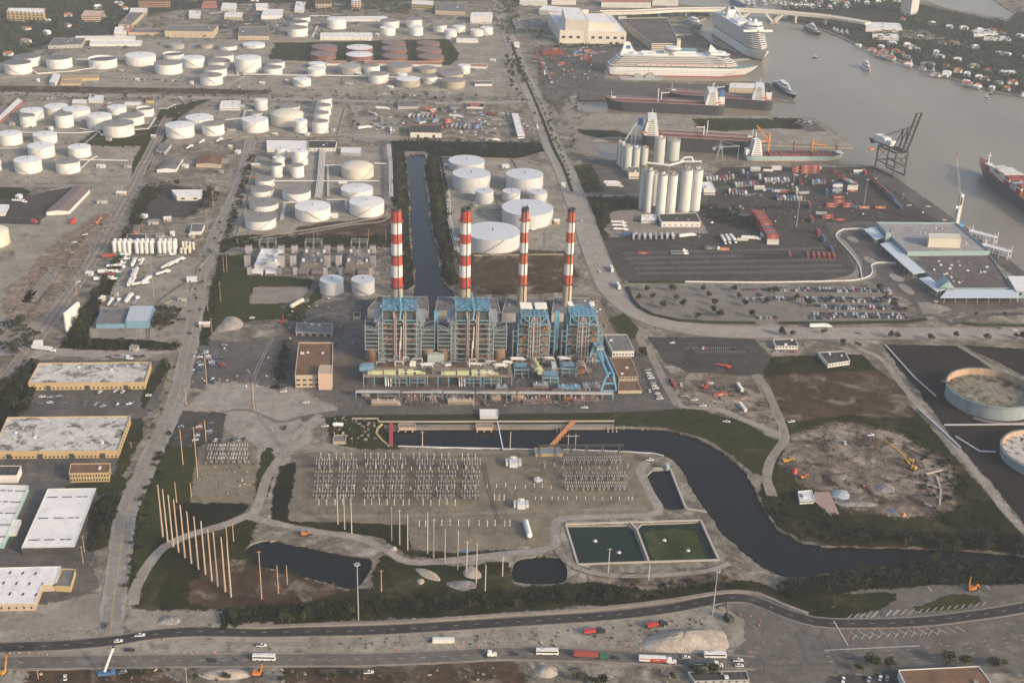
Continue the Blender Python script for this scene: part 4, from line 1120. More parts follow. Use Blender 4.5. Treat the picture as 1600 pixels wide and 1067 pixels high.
def chimney(xb,yb,xt,w0,w1,ys,cols,label):
 f=G(xb,yb)
 z=[hgt(xb,yb,y,xb+(xt-xb)*(yb-y)/(yb-ys[0]))for y in ys]
 r0_,r1_=w1/2*mpp(xb,yb)*1.02,w0/2*mpp(xt,yb)*1.0
 root=thing('chimney_stack',label,'chimney',(f.x,f.y,0),0,'striped power station chimneys')
 H=z[0]
 R=lambda h:r0_+(r1_-r0_)*h/H
 n=40
 lo=0.0
 zz=list(reversed(z))
 for k,c in enumerate(cols):
  hi=zz[k]
  m=MB()
  m.cyl(0,0,lo,hi,R(lo),R(hi),n,0,None,False)
  m.build({'c':'concrete_base','r':'red_band','o':'red_band','w':'white_band','k':'cap'}[c],{'c':sconc,'r':sred,'o':sred2,'w':swhite,'k':dsteel}[c],root)
  lo=hi
 m=MB()
 m.rings(0,0,[(R(H)-.5,H),(R(H)-.6,H-12),(.1,H-12)],n)
 m.build('flue',dsteel,root)
 for y in(1,4,7):
  h=zz[y-1]if y<len(zz)else H-5
  m=MB()
  m.cyl(0,0,h-.2,h,R(h)+1.6,R(h)+1.6,n,0)
  for i in range(n):
   a,b=6.2832*i/n,6.2832*(i+1)/n
   q=R(h)+1.5
   m.bar((q*math.cos(a),q*math.sin(a),h+1.1),(q*math.cos(b),q*math.sin(b),h+1.1),.12)
  m.build('gallery',dsteel if y<7 else rustpipe,root)
 m=MB()
 a=-1.2
 m.bar(((R(0)+.4)*math.cos(a),(R(0)+.4)*math.sin(a),0),((R(H)+.4)*math.cos(a),(R(H)+.4)*math.sin(a),H),.5)
 m.build('ladder',dsteel,root)
chimney(620.5,490,622.5,15.5,19,[325,329,345,364,379,397,413,431,447],'crwrwrwrk','thick red and white chimney beside the canal bank')
chimney(725.2,490,730,15.5,19,[325,329,345,364,379,397,413,431,447],'crwrwrwrk','red and white chimney rising in front of the big flat grey tanks')
chimney(814.5,490,823.2,11.5,14.5,[325,330,344,362,378,394,411,428,444],'cowowowok','slim orange red banded chimney behind the third boiler tower')
chimney(884.5,490,893.2,11.5,14.5,[326,331,345,362,378,396,411,428,443],'cowowowok','slim orange red banded chimney beside the boulevard')
def ringbeams(mb,x0,x1,y0,y1,z,w=.6,mids=()):
 mb.bar((x0,y0,z),(x1,y0,z),w);mb.bar((x0,y1,z),(x1,y1,z),w)
 mb.bar((x0,y0,z),(x0,y1,z),w);mb.bar((x1,y0,z),(x1,y1,z),w)
 for x in mids:
  mb.bar((x,y0,z),(x,y1,z),w)
def column(root,x,y,z0,z1,w,mat):
 return piece('column',mat,root,(x,y,z0),(w,w,z1-z0))
def floor_slab(root,x0,x1,y0,y1,z,mat=None):
 m=MB()
 m.box((x0+x1)/2,(y0+y1)/2,z,x1-x0,y1-y0,.22)
 return m.build('platform',mat or steel,root)
def boiler_wide(cx,label,cs,rn):
 u0_,_=pl(cx,567)
 root=thing('boiler_tower',label,'boiler tower',tuple(pw(u0_,0)),PANG,'boiler towers of the power station')
 D=25.0
 for x in(-17.3,-13.6,13.6,17.3):
  for y in(0,D*.33,D*.66,D):
   column(root,x,y,0,37 if abs(x)>15 else 46.5,.7 if y==0 else.5,skyp)
 for x in(-5,5):
  column(root,x,0,0,46,.6,skyp)
 for k,z in enumerate((3.5,8,12.5,17,21.5,26,30.5,35)):
  m=MB()
  ringbeams(m,-17.3,17.3,0,D,z,.55,(-13.6,13.6))
  for x in(-13.6,-5,5):
   m.bar((x,-.1,z+.9),(x+8.6,-.1,z+.9),.12)
  for s in(-1,1):
   m.bar((s*17.3,0,z-4),(s*13.6,0,z),.3)
   m.bar((s*17.3,0,z-4.2),(s*17.3,D*.33,z),.3)
  f=m.build('floor_frame',skyp,root)
  for s in(-1,1):
   floor_slab(root,min(s*17,s*11.5),max(s*17,s*11.5),.5,D-.5,z+.3,tgrey)
 m=MB()
 m.box(0,D/2+1.5,2,23,D-6,34)
 m.build('furnace_casing',cs,root)
 for k,z in enumerate((10,17.5,25)):
  for s in(-1,1):
   piece('burner_panel',casing if k!=1 else tanduct,root,(s*8.6,3.6,z),(7.2,1.6,3.4))
 m=MB()
 for i in range(24):
  x,z=rn.uniform(-12,12),rn.uniform(3,34)
  m.box(x,3.2+rn.uniform(-1,1),z,rn.uniform(.6,3),1.6,rn.uniform(.5,2.2))
 m.build('valve_gear',rustpipe,root,'stuff')
 for x in(-4.2,-3.0,3.0,4.2):
  m=MB()
  m.path([(x,-.9,6),(x,-.9,40),(x,3,45)],.45,0,8)
  m.build('steam_pipe',pinkpipe,root)
 for x,z0,z1 in((-.4,0,20),(.6,14,33),(0,0,9)):
  m=MB()
  m.path([(x,-1.2,z0),(x+.5,-1.2,z1)],.45,0,8)
  m.build('drain_pipe',pipew if z1>10 else rustpipe,root)
 m=MB()
 m.box(0,D/2+1,36.5,26,D-2,8)
 m.build('penthouse_casing',casing2,root)
 m=MB()
 for z in(38,46.5):
  ringbeams(m,-13.8,13.8,0,D,z,.7)
 for i in range(6):
  y=D*i/5
  m.bar((-13.8,y,46.5),(13.8,y,46.5),.7)
  for j in range(6):
   xa,xb_=-13.8+27.6*j/6,-13.8+27.6*(j+1)/6
   m.bar((xa,y,46.5 if j%2 else 48.4),(xb_,y,48.4 if j%2 else 46.5),.35)
 for i in range(7):
  x=-13.8+27.6*i/6
  m.bar((x,0,46.5),(x,D,46.5),.5)
  m.bar((x,0,48.4),(x,D,48.4),.4)
 m.bar((-13.8,0,46.8),(0,D,46.8),.6);m.bar((13.8,0,46.8),(0,D,46.8),.6)
 m.build('roof_truss',skyb,root)
 floor_slab(root,-13.5,13.5,1,D-1,45.6,skyb)
 m=MB()
 m.path([(-.5,D+2,51),(1,-.5,47.5),(0,-1.5,39)],.75,0,8)
 m.build('vent_duct',skyb,root)
 for s in(-1,1):
  m=MB()
  m.path([(s*3.5,-1.2,36),(s*.4,-1.2,40.5)],.4,0,6)
  m.path([(s*3.5,-.5,47.3),(s*3.5,-.5,49)],.5,0,6)
  m.path([(s*13.5,1,46.8),(s*7,6,48.8)],.4,0,6)
  m.build('safety_pipe',skyp,root)
  m=MB()
  x1,x2=s*17.3,s*28
  for y in(0,9,18):
   m.bar((x2,y,12),(x2,y,34),.5)
   m.bar((x2,y,34),(x1,y,30),.35)
  for z in(12,15.5,19,22.5,26,29.5):
   ringbeams(m,min(x1,x2),max(x1,x2),0,18,z,.5)
   m.bar((x1,0,z+1),(x2,0,z+1),.12)
  m.bar((x1,0,27),(x2,0,32.5),.4)
  m.build('side_gallery',skyp,root)
  for z in(12,19,26):
   floor_slab(root,min(x1,x2),max(x1,x2),4,18,z+.3,casing2)
  m=MB()
  m.box(s*22.5,11,12.5,9,12,16)
  m.build('air_heater',casing2,root)
  m=MB()
  m.rings(s*22.5,6,[(5.2,0),(5.2,8),(3.8,12)],12)
  m.build('ash_hopper',tanduct,root)
  m=MB()
  for q in range(5):
   m.bar((s*14,D*q/5,44),(s*19.5,D*q/5,31),.4)
  m.build('raking_strut',skyp,root)
  floor_slab(root,min(s*14,s*20.5),max(s*14,s*20.5),-.5,D+1,36.6,steel)
 m=MB()
 m.box(0,-.4,4.2,9,.7,.7);m.box(-4.2,-.4,0,.6,.6,8);m.box(4.2,-.4,0,.6,.6,8)
 m.build('portal_frame',skyp,root)
rp=random.Random(3)
boiler_wide(625,'wide light blue boiler tower with grey penthouse casing, at the brown office end',casing2,rp)
boiler_wide(737.3,'wide light blue boiler tower with rust brown casing, in the middle of the plant',casing,rp)
def boiler_slim(cx,label,pipes_top,rn):
 u0_,_=pl(cx,566)
 root=thing('boiler_tower',label,'boiler tower',tuple(pw(u0_,1)),PANG,'boiler towers of the power station')
 D=24.0
 for x in(-13,-4.6,4.6,13):
  for y in(0,8,16,D):
   column(root,x,y+(3 if abs(x)>5 else 0),0,33 if abs(x)>5 else 41,.7,skyp if abs(x)<5 else skyb)
 for k,z in enumerate((5,10,14.5,19,23.5,28,32.5)):
  m=MB()
  ringbeams(m,-13,13,3,D+3,z,.5,(-4.6,4.6))
  m.bar((-4.6,0,z),(4.6,0,z),.6)
  m.bar((-4.6,-.2,z+1),(4.6,-.2,z+1),.12)
  for s in(-1,1):
   m.bar((s*13,3,z-4),(s*4.6,3,z),.32)
  m.build('floor_frame',skyp,root)
  for s in(-1,1):
   floor_slab(root,min(s*13,s*5),max(s*13,s*5),3.5,D+2.5,z+.3,tgrey)
 m=MB()
 m.box(0,D/2+4,2,20,D-6,31)
 m.build('furnace_casing',casing,root)
 for s in(-1,1):
  for z in(8,17,26):
   piece('burner_panel',tanduct if rn.random()<.5 else casing2,root,(s*9,3.4,z),(5.5,1.4,4.5))
 m=MB()
 for i in range(20):
  m.box(rn.uniform(-12,12),2.2+rn.uniform(-1,1),rn.uniform(3,34),rn.uniform(.6,2.5),1.5,rn.uniform(.5,2))
 m.build('valve_gear',rustpipe,root,'stuff')
 for i,x in enumerate((-2.8,-1.7,-.6,.6,1.7,2.8)):
  m=MB()
  m.path([(x,.6+(i%2)*.9,1),(x,.6+(i%2)*.9,36-(i%3)*2),(x*.6,4,39)],.42,0,6)
  m.build('steam_pipe',(pinkpipe,rustpipe,pipew)[i%3],root)
 m=MB()
 for z in(33.5,41):
  ringbeams(m,-11,11,2,D+2,z,.65)
 for i in range(7):
  x=-11+22*i/6
  m.bar((x,2,41),(x,D+2,41),.6);m.bar((x,2,41),(x,2,37.5),.4)
  y=2+D*i/6
  m.bar((-11,y,41),(11,y,41),.6)
 for s in(-1,1):
  m.bar((s*11,2,41),(s*4.6,0,36),.6)
  for y in(2,D+2):
   m.bar((s*11,y,41),(s*11,y,33),.6)
 m.bar((-4.6,0,35.5),(4.6,0,35.5),.9)
 m.build('roof_truss',skyb,root)
 floor_slab(root,-9,9,4,D,40,skyb if not pipes_top else casing2)
 m=MB()
 m.box(0,D/2+2,34,17,D-4,5.5)
 m.build('penthouse_casing',casing2,root)
 for i in range(10 if pipes_top else 6):
  m=MB()
  y=D-1-(i%5)*2.6 if pipes_top else D+1-(i%3)*3
  sgn=-1 if i%2 else 1
  m.rod((sgn*1.2 if pipes_top else sgn*7,y,43),(sgn*11,y,43.3),.75,0,8)
  m.bar((sgn*9,y,41),(sgn*9,y,43),.3)
  m.build('silencer',pipew,root)
 for s in(-1,1):
  m=MB()
  for y in(3,12,21):
   m.bar((s*17,y,0),(s*17,y,27),.5)
  for z in(18,22.5,27):
   ringbeams(m,min(s*13,s*17),max(s*13,s*17),3,21,z,.45)
  m.build('side_gallery',skyp,root)
  m=MB()
  m.rings(s*9,1,[(1.1,0),(1.1,4),(.3,4.6)],10)
  m.build('drain_vessel',pipew,root)
boiler_slim(833,'slim boiler tower with white silencer pipes lying across its top',True,rp)
boiler_slim(908.5,'slim boiler tower with bright blue top deck, closest to the boulevard',False,rp)
def pbox(name,label,cat,x0,x1,y,z0,z1,depth,mat,group=None):
 (a,v),(b,_)=pl(x0,y),pl(x1,y)
 m=MB()
 m.box(0,depth/2,z0,abs(b-a),depth,z1-z0)
 o=m.build(name,mat)
 o.location=pw((a+b)/2,v)
 o.rotation_euler=(0,0,PANG)
 return tag(o,label,cat,group)
def duct(cx,label,z0,z1):
 u,v=pl(cx,560)
 root=thing('blue_duct',label,'duct',tuple(pw(u,v+4)),PANG,'blue ducts between boiler towers')
 m=MB()
 m.box(0,0,z0,3.6,3.6,z1-z0);m.box(0,0,z1,4.2,4.2,.5)
 m.build('shaft',skyb,root)
 m=MB()
 m.box(0,1,0,3,5,z0)
 m.build('base',casing2,root)
 for k in range(5):
  m=MB()
  m.box(0,0,z0+(z1-z0)*k/5,3.9,3.9,.35)
  m.build('flange',skyp,root)
duct(681.5,'sky blue duct standing between the two wide boiler towers',14,40)
duct(868,'tall sky blue duct standing between the two slim boiler towers',6,40)
pbox('duct_house','dark box house with pale blue lip between the slim boiler towers','duct house',857,882,552,0,7,12,casing)
pbox('blue_tray','pale blue walkway beam in front of the dark duct house','walkway',854,883,554,6.5,8,1.2,skyp)
pbox('water_tank','pale green rectangular tank house between the wide boiler towers','tank house',668,694,569,0,8,7,paint('pale green',(.42,.5,.46),.6,.1))
for lab,rf in(('grey roofed fan house behind the first wide boiler tower',[(574,484),(670,486),(668,464),(592,463)]),('grey roofed fan house behind the second wide boiler tower',[(680,486),(782,488),(776,466),(684,464)]),('grey roofed fan house behind the first slim boiler tower',[(784,490),(852,490),(848,466),(792,465)]),('grey roofed fan house behind the slim boiler tower at the boulevard',[(862,490),(926,490),(921,466),(866,465)])):
 B('fan_house',lab,'fan house',rf,14,greyw,greyroof,.4,(),3)
B('duct_gallery','long brown roofed gallery running beside the boulevard end tower','gallery',[(936,524),(959,524),(936,470),(921,470)],8,tanw,ground('tan gravel roof',(.26,.2,.14),(.22,.17,.12),None,big=.1),.4,(),6)
def deck(x0,x1,y0,y1,z,label):
 (a,v0),(b,_)=pl(x0,y0,z),pl(x1,y0,z)
 _,v1=pl(x0,y1,z)
 root=thing('turbine_deck',label,'turbine deck',tuple(pw((a+b)/2,v0)),PANG,'turbine decks')
 m=MB()
 m.box(0,(v1-v0)/2,z-.8,b-a,v1-v0,.8)
 m.build('slab',deckm,root)
 m=MB()
 m.box(0,(v1-v0)/2+3,0,b-a-4,v1-v0-6,z-.9)
 m.build('wall',casing2,root)
 k=max(3,int((b-a)/8))
 for i in range(k+1):
  piece('column',skyb if i%3 else steel,root,(-(b-a)/2+.5+(b-a-1)*i/k,.5,0),(.6,.6,z-.8))
 m=MB()
 for zz in(z+1.0,z+.5):
  m.bar((-(b-a)/2,.1,zz),((b-a)/2,.1,zz),.12)
 for i in range(k*2+1):
  x=-(b-a)/2+(b-a)*i/(k*2)
  m.bar((x,.1,z),(x,.1,z+1),.1)
 m.build('railing',steel,root)
 return root,b-a,v1-v0,z
DK,dl,dw,dz=deck(567,801,588,566,9.0,'long turbine deck carrying two lime green turbine sets')
def halfcyl(mb,x0,x1,y,z,r,n=10,mi=0):
 P=[]
 for x in(x0,x1):
  P+=[(x,y+r*math.cos(math.pi*i/n),z+r*math.sin(math.pi*i/n))for i in range(n+1)]
 k=n+1
 mb.add(P,[(i,i+1,k+i+1,k+i)for i in range(n)],mi,True)
 mb.add(P[:k],[tuple(reversed(range(k)))],mi);mb.add(P[k:],[tuple(range(k))],mi)
def turbine(cx,cy,z,rz,label):
 p=G(cx,cy,z)
 root=thing('turbine_set',label,'turbine',(p.x,p.y,z),PANG+rz,'turbine sets')
 if rz:
  root.scale=(.58,1,1)
 m=MB();halfcyl(m,-21,-12,0,.2,2.6);m.box(-22.5,0,0,2.5,4,2.2);m.build('exciter',lime,root)
 m=MB();halfcyl(m,-11.2,-1.5,0,.2,3.0);m.build('generator',lime,root)
 for x in(2.5,9.5):
  m=MB()
  m.box(x,0,0,5.6,7,1.6);halfcyl(m,x-2.4,x+2.4,0,1.4,2.6)
  m.build('low_pressure_hood',lime,root)
 m=MB();halfcyl(m,14,19,0,.4,2.0);m.box(20.5,0,0,2.6,3.2,1.8);m.build('high_pressure_casing',lime,root)
 m=MB()
 m.path([(1,-4,.6),(1,-4,3.4),(9,-4,3.4),(16,-1,2.8)],.35);m.path([(-3,3.5,.5),(12,3.5,.5)],.5)
 m.build('crossover_pipe',pipew,root)
turbine(622,583.5,9,0,'lime green turbine set on the deck below the first wide boiler tower')
turbine(736,584.5,9,0,'lime green turbine set on the deck below the second wide boiler tower')
turbine(838.5,574,7,-1.45,'lime green turbine set lying end on below the first slim boiler tower')
rm=random.Random(9)
for i,(x,y,w,d,h,mm,lab)in enumerate(((605,571.5,12,5,2.2,casing,'rust brown condenser cover at the back of the first turbine set'),(718,572.5,12,5,2.2,casing,'rust brown condenser cover at the back of the second turbine set'),(645,571,5,4,3.2,wwall,'white control cabin behind the first turbine set'),(573,577,11,7,3.5,blue,'blue clad cabin at the office end of the turbine deck'),(670,583,5,4,3.5,casing,'dark brown lagged vessel at the middle of the turbine deck'),(786,583,7,5,3.5,casing,'dark brown lagged vessel at the end of the turbine deck'),(766,584,5,4,3,greyw,'grey oil cooler beside the second turbine set'))):
 p=G(x,y,9)
 m=MB()
 m.box(0,0,0,w,d,h);m.box(0,0,h,w*.8,d*.7,.5)
 for q in range(3):
  m.cyl(-w*.3+q*w*.3,0,h+.5,h+1.0,.5,.5,8)
 o=m.build('machine_housing',mm)
 o.location=(p.x,p.y,9);o.rotation_euler=(0,0,PANG)
 tag(o,lab,'machine','machine housings on the turbine deck')
def pipebundle(name,label,cat,x0,x1,y,z,n,mat,r,rn,length=None):
 a,b=G(x0,y,z),G(x1,y,z)
 c=(a+b)/2
 root=thing(name,label,cat,(c.x,c.y,z),PANG,'pipe runs of the power station')
 L=(b-a).length
 for k in range(n):
  m=MB()
  l0,l1=-L/2+rn.uniform(0,L*.3),L/2-rn.uniform(0,L*.3)
  yy=(k-n/2)*r*2.6
  m.path([(l0,yy,0),(l0,yy,r*3),(l1,yy,r*3),(l1,yy,0)],r,0,8)
  m.build('pipe',mat,root)
 return root
for x0,x1,y,z,n,lab in((656,678,571,9,4,'white lagged pipes on the deck behind the first turbine'),(694,712,572,9,3,'white lagged pipes on the deck between the turbines'),(728,752,570,9,3,'long white header pipe behind the second turbine'),(770,794,572,9,4,'white looped pipes at the deck end'),(796,822,562,5,4,'thick white pipes before the first slim boiler tower'),(848,866,561,5,3,'white pipes before the blue duct'),(870,892,561,5,4,'thick white pipes before the slim tower at the boulevard'),(785,800,567,8,3,'white curled pipes at the deck corner')):
 pipebundle('lagged_pipes',lab,'pipes',x0,x1,y,z,n,pipew,.5,rm)
for x,lab in((603,'three white downpipes in front of the first turbine'),(718,'three white downpipes in front of the second turbine')):
 p=G(x,604)
 root=thing('downpipes',lab,'pipes',(p.x,p.y,0),PANG)
 for k in range(3):
  m=MB()
  m.path([(k*1.9,0,.3),(k*1.9-.4,3.5,8.6)],.55,0,8)
  m.build('pipe',pipew,root)
for x0,x1,y,lab in((804,826,590,'blue railed dark pit below the first slim tower'),(878,900,589,'blue railed dark pit below the slim tower at the boulevard'),(612,636,604,'blue framed pump bay under the front edge of the first turbine set'),(640,664,604,'second blue framed pump bay under the first turbine set'),(727,752,605,'blue framed pump bay under the front edge of the second turbine set'),(756,780,605,'second blue framed pump bay under the second turbine set'),(848,872,603,'blue framed bay beside the brown transformer bays')):
 (a,v),(b,_)=pl(x0,y),pl(x1,y)
 root=thing('railed_platform',lab,'platform',tuple(pw((a+b)/2,v)),PANG,'railed platforms')
 L=b-a
 for k,z in enumerate((3.5,7)):
  m=MB()
  ringbeams(m,-L/2,L/2,0,12,z,.4);m.bar((-L/2,0,z+1),(L/2,0,z+1),.15);m.bar((-L/2,12,z+1),(L/2,12,z+1),.15)
  m.build('railing',skyp,root)
  floor_slab(root,-L/2+1,L/2-1,5,11.5,z,blue)
 for x in(-L/2,0,L/2):
  for yy in(0,12):
   column(root,x,yy,0,7.5,.5,skyb)
pbox('vessel','pale green slanted tank between the slim units','tank',862,869.5,583,0,6,10,paint('pale green',(.42,.5,.46),.6,.1))
p=G(908,586)
root=thing('condenser','brown round condenser with white hoops below the slim tower','condenser',(p.x,p.y,0),PANG)
m=MB();m.rod((0,0,4),(0,14,5),3.6,0,16);m.build('shell',rustpipe,root)
for k in range(3):
 m=MB()
 P=[(4*math.cos(t*math.pi/10),1+k*4,4.6+4*math.sin(t*math.pi/10))for t in range(11)]
 m.path(P,.35);m.build('hoop',pipew,root)
a,b=G(556,611,6),G(958,614,6)
root=thing('pipe_bridge','long grey pipe bridge crossing the whole front of the plant','pipe bridge',(a.x,a.y,0),math.atan2(b.y-a.y,b.x-a.x))
L=(b-a).length
m=MB();m.box(L/2,0,5.6,L,5.0,.3);m.build('walkway',paint('walkway grating',(.24,.225,.2),.8,.15,.6),root)
for k,(yy,r)in enumerate(((-1.8,.35),(-.8,.25),(.4,.45),(1.6,.3))):
 m=MB();m.rod((0,yy,6.3),(L,yy,6.3),r,0,6);m.build('pipe',(pgrey,steel,skyp,rustpipe)[k],root)
for k in range(25):
 m=MB();x=L*k/24
 m.bar((x,-2.4,0),(x,-2.4,6),.4);m.bar((x,2.4,0),(x,2.4,6),.4);m.bar((x,-2.6,5.4),(x,2.6,5.4),.4)
 m.build('trestle',steel if k%4 else skyb,root)
for x,y,w,d,h,mat,lab in((603,633,22,5,3.2,tanw,'long tan transformer in front of the first turbine'),(722,632,22,5,3.6,tanw,'long tan transformer in front of the second turbine'),(571,620,6,5,4,greyw,'small grey transformer at the office end of the pipe bridge'),(643,625,9,4,2.4,rrust,'rusty pump set below the pipe bridge'),(676,628,6,4,2,rrust,'small rusty pump beside the yard road'),(775,626,7,5,3.2,tanw,'ochre cabinet near the green boat hull'),(784,612,9,6,4,skyp,'pale blue tank under the pipe bridge'),(809,627,10,7,5.5,tanw,'tan square coal hopper below the slim unit'),(826,630,9,5,2.6,rrust,'rust brown breaker rack beside the tan hopper'),(846,629,15,6,3.2,rrust,'brown transformer bay under the first slim unit'),(888,627,8,5,3.6,redw,'red panelled transformer near the white pickup'),(905,629,10,5,2.8,rrust,'brown breaker rack near the white pickup'),(921,626,14,6,3.2,rrust,'brown transformer bay under the boulevard slim unit'),(845,606,12,5,3,steel,'grey duct box under the first slim unit'),(924,606,14,5,3,steel,'grey duct box under the boulevard slim unit'),(890,613,18,7,4.5,blue,'blue framed pump bay under the pipe bridge')):
 p=G(x,y)
 root=thing('transformer',lab,'transformer',(p.x,p.y,0),PANG,'transformers in front of the plant')
 m=MB();m.box(0,d/2,.3,w,d,h*.75);m.build('tank',mat,root)
 m=MB()
 for k in range(int(w/1.3)):
  m.box(-w/2+.6+k*1.3,-.35,.4,.35,.7,h*.6)
 m.build('radiator',mat,root)
 for k in range(3):
  m=MB();m.cyl(-w*.28+k*w*.28,d/2,h*.75+.3,h+1.6,.4,.25,8);m.build('bushing',casing if k%2 else pipew,root)
 m=MB();m.box(0,d/2,0,w+1.5,d+1.5,.3);m.build('plinth',m_conc,root)
for x0,x1,y,lab in((627,683,632,'dark brown duct arching down to the yard beside the first transformer'),(743,798,632,'dark brown duct arching down to the yard beside the second transformer')):
 p=G(x0,y)
 root=thing('cable_gantry',lab,'gantry',(p.x,p.y,0),PANG,'dark cable gantries')
 m=MB();m.path([(0,0,0),(0,0,12),(24,3,12),(32,3,12),(32,3,0)],.5);m.build('duct',paint('dark red brown',(.09,.05,.05),.8,.2),root)
 m=MB();m.path([(0,-.5,8),(3,-1,7),(6,-2,4),(8,-3,0)],.8);m.build('branch',paint('dark red brown',(.09,.05,.05),.8,.2),root)
 for k in range(3):
  m=MB();m.bar((8+k*8,3,0),(8+k*8,3,12),.3);m.build('post',steel,root)
p0,p1=G(951,612),G(931,565)
d=(p1-p0)
root=thing('gantry_crane','light blue gantry crane with twin girders and A-frame legs at the plant end','crane',(p0.x,p0.y,0),math.atan2(d.y,d.x))
L,zc=d.length,15.0
for s in(-2.4,2.4):
 m=MB();m.box(L/2,s,zc,L+8,1.6,2.2);m.build('girder',skyb,root)
for x in(0,L):
 m=MB()
 for s in(-1,1):
  m.bar((x,s*6.5,0),(x,s*2.6,zc),1.4)
 m.bar((x,-6.5,.8),(x,6.5,.8),1.2);m.bar((x,-4.6,7.5),(x,4.6,7.5),.9);m.bar((x,-3,zc+1.4),(x,3,zc+1.4),1.2)
 m.build('leg_frame',skyb,root)
m=MB();m.box(L*.78,0,zc+2.2,5,6,2.4);m.build('trolley',skyp,root)
m=MB();m.box(4,-4.4,8,2.4,2,2.6);m.build('cab',skyp,root)
def gt_block(dx,label,mt):
 f=lambda x,y,z=0:G(x+dx,y,z)
 p=f(412.5,428)
 ang=PANG*.5
 root=thing('gas_turbine_block',label,'gas turbines',(p.x,p.y,0),ang,'gas turbine blocks')
 q=lambda x,y:((f(x,y)-p).x*math.cos(ang)+(f(x,y)-p).y*math.sin(ang),-(f(x,y)-p).x*math.sin(ang)+(f(x,y)-p).y*math.cos(ang))
 x0,y0=q(396,427)
 x1,_=q(432,427)
 _,y1=q(410,398)
 m=MB()
 m.box((x0+x1)/2,(y0+y1)/2+4,0,x1-x0,y1-y0-6,6)
 m.build('hall',mt,root)
 for s in(-1,1):
  m=MB();m.box((x0+x1)/2+s*(x1-x0)*.3,y0-2,0,10,7,4.2);m.build('intake_house',mt,root)
  m=MB();m.box((x0+x1)/2+s*(x1-x0)*.3,y0-5.7,.4,8.5,.5,1.5);m.build('louvre',dsteel,root)
  for k,fy in enumerate((.25,.75)):
   piece('vent_box',rwhite,root,((x0+x1)/2+s*(x1-x0)*.4,y0+(y1-y0)*fy+4,6),(2.2,2.2,2.6))
 m=MB()
 for k in range(16):
  m.box(RN.uniform(x0+6,x1-6),RN.uniform(y0+6,y1-2),6,RN.uniform(1,4),RN.uniform(.8,2.5),RN.uniform(.5,2.2))
 m.build('roof_machinery',tgrey,root,'stuff')
 for col in((389.5,386.5,388.5),(436.5,439.5,439.5)):
  for x,ybase,ytop,wpx in((col[0],430,418,6.2),(col[1],418,399.5,9),(col[2],398,384.5,9)):
   hh=hgt(x+dx,ybase,ytop)
   a,b=q(x,ybase)
   w=wpx*mpp(x+dx,ybase)
   st=MB();st.box(a,b+w*.45,0,w,w*.8,hh)
   e=st.build('exhaust',paint('exhaust panel',(.37,.34,.33),.7,.12,.4,True),root)
   st=MB();st.box(a,b+w*.45,hh-.2,w*.9,w*.7,.5)
   st.build('exhaust_mouth',dsteel,e)
 m=MB()
 xs,ys=q(418,394)
 for i in range(3):
  for j in range(3):
   m.bar((xs-8+i*8,ys+j*5,0),(xs-8+i*8,ys+j*5,11),.4)
  m.bar((xs-8,ys+i*5,10.5),(xs+8,ys+i*5,10.5),.4)
  m.bar((xs-8+i*8,ys,9),(xs-8+i*8,ys+10,9),.4)
  m.cyl(xs-6+i*6,ys+4,0,4,1.6,1.6,8)
 m.build('step_up_yard',steel,root,'stuff')
gt_block(0,'gas turbine block with white roofed hall',rwhite)
gt_block(71.5,'gas turbine block with brown hall roof, the middle of three',paint('brown hall',(.2,.165,.14),.8,.2))
gt_block(143,'gas turbine block with brown hall roof behind the two grey tanks',paint('brown hall',(.2,.165,.14),.8,.2))
rq=random.Random(12)
for k,(x0,x1,y,z0,z1,n,mt,lab)in enumerate(((580,660,569,9,14,16,pipew,'tangle of white and grey pipework before the first wide tower'),(690,785,569,9,14,18,pipew,'tangle of white and grey pipework before the second wide tower'),(805,862,568,1,9,18,rustpipe,'tangle of rusty pipework before the first slim tower'),(868,930,568,1,9,18,rustpipe,'tangle of rusty pipework before the boulevard slim tower'),(575,690,622,0,5,22,steel,'grey cable trays and posts in the transformer yard, office half'),(695,800,622,0,5,22,steel,'grey cable trays and posts in the transformer yard, middle'),(805,935,620,0,6,26,rustpipe,'rust brown racks and posts in the transformer yard, boulevard half'),(800,930,585,0,6,26,tgrey,'grey pipework on the floor between the slim units'))):
 a,b=G(x0,y,z0),G(x1,y,z0)
 root=thing('pipework',lab,'pipework',(a.x,a.y,0),PANG,'pipework of the power station')
 L=(b-a).length
 for j in range(n):
  m=MB()
  x,v,w=rq.uniform(0,L*.92),rq.uniform(-4,5),rq.uniform(3,14)
  h=rq.uniform(z0+1,z1)
  m.path([(x,v,z0),(x,v,h),(min(L,x+w),v,h),(min(L,x+w),v+rq.uniform(-3,3),z0)],rq.uniform(.16,.38),0,5)
  m.build('pipe',(mt,steel,rustpipe,skyp)[rq.choice((0,0,1,2,3))],root)
  # --- ships
hullblack=paint('hull black',(.035,.035,.042),.5,.2,.3,True)
hullplum=paint('hull dark plum',(.05,.042,.055),.5,.2,.3,True)
boot=paint('boot topping red',(.3,.07,.05),.6,.2,.4,True)
deckred=paint('deck red oxide',(.2,.065,.05),.75,.2,.3,False,0,(.12,.05,.04),.5)
shipw=paint('ship white',(.68,.67,.64),.5,.06,.3,True)
shipg=paint('warship grey',(.34,.35,.36),.6,.1,.4)
shipteal=paint('hull grey green',(.3,.4,.37),.6,.12,.4,True)
winband=paint('cabin window band',(.11,.11,.115),.2,.25,.5)
deckgreen=paint('deck green',(.2,.3,.27),.7,.15,.5)
orange=paint('lifeboat orange',(.6,.17,.05),.5,.1,.6)
cruiseblue=paint('funnel blue',(.05,.14,.35),.5,.1,.6)
tealgrey=paint('sea grey',(.22,.3,.32),.6,.15,.5)
craneorange=paint('crane orange',(.6,.23,.06),.5,.15,.5)
WL=-2.0
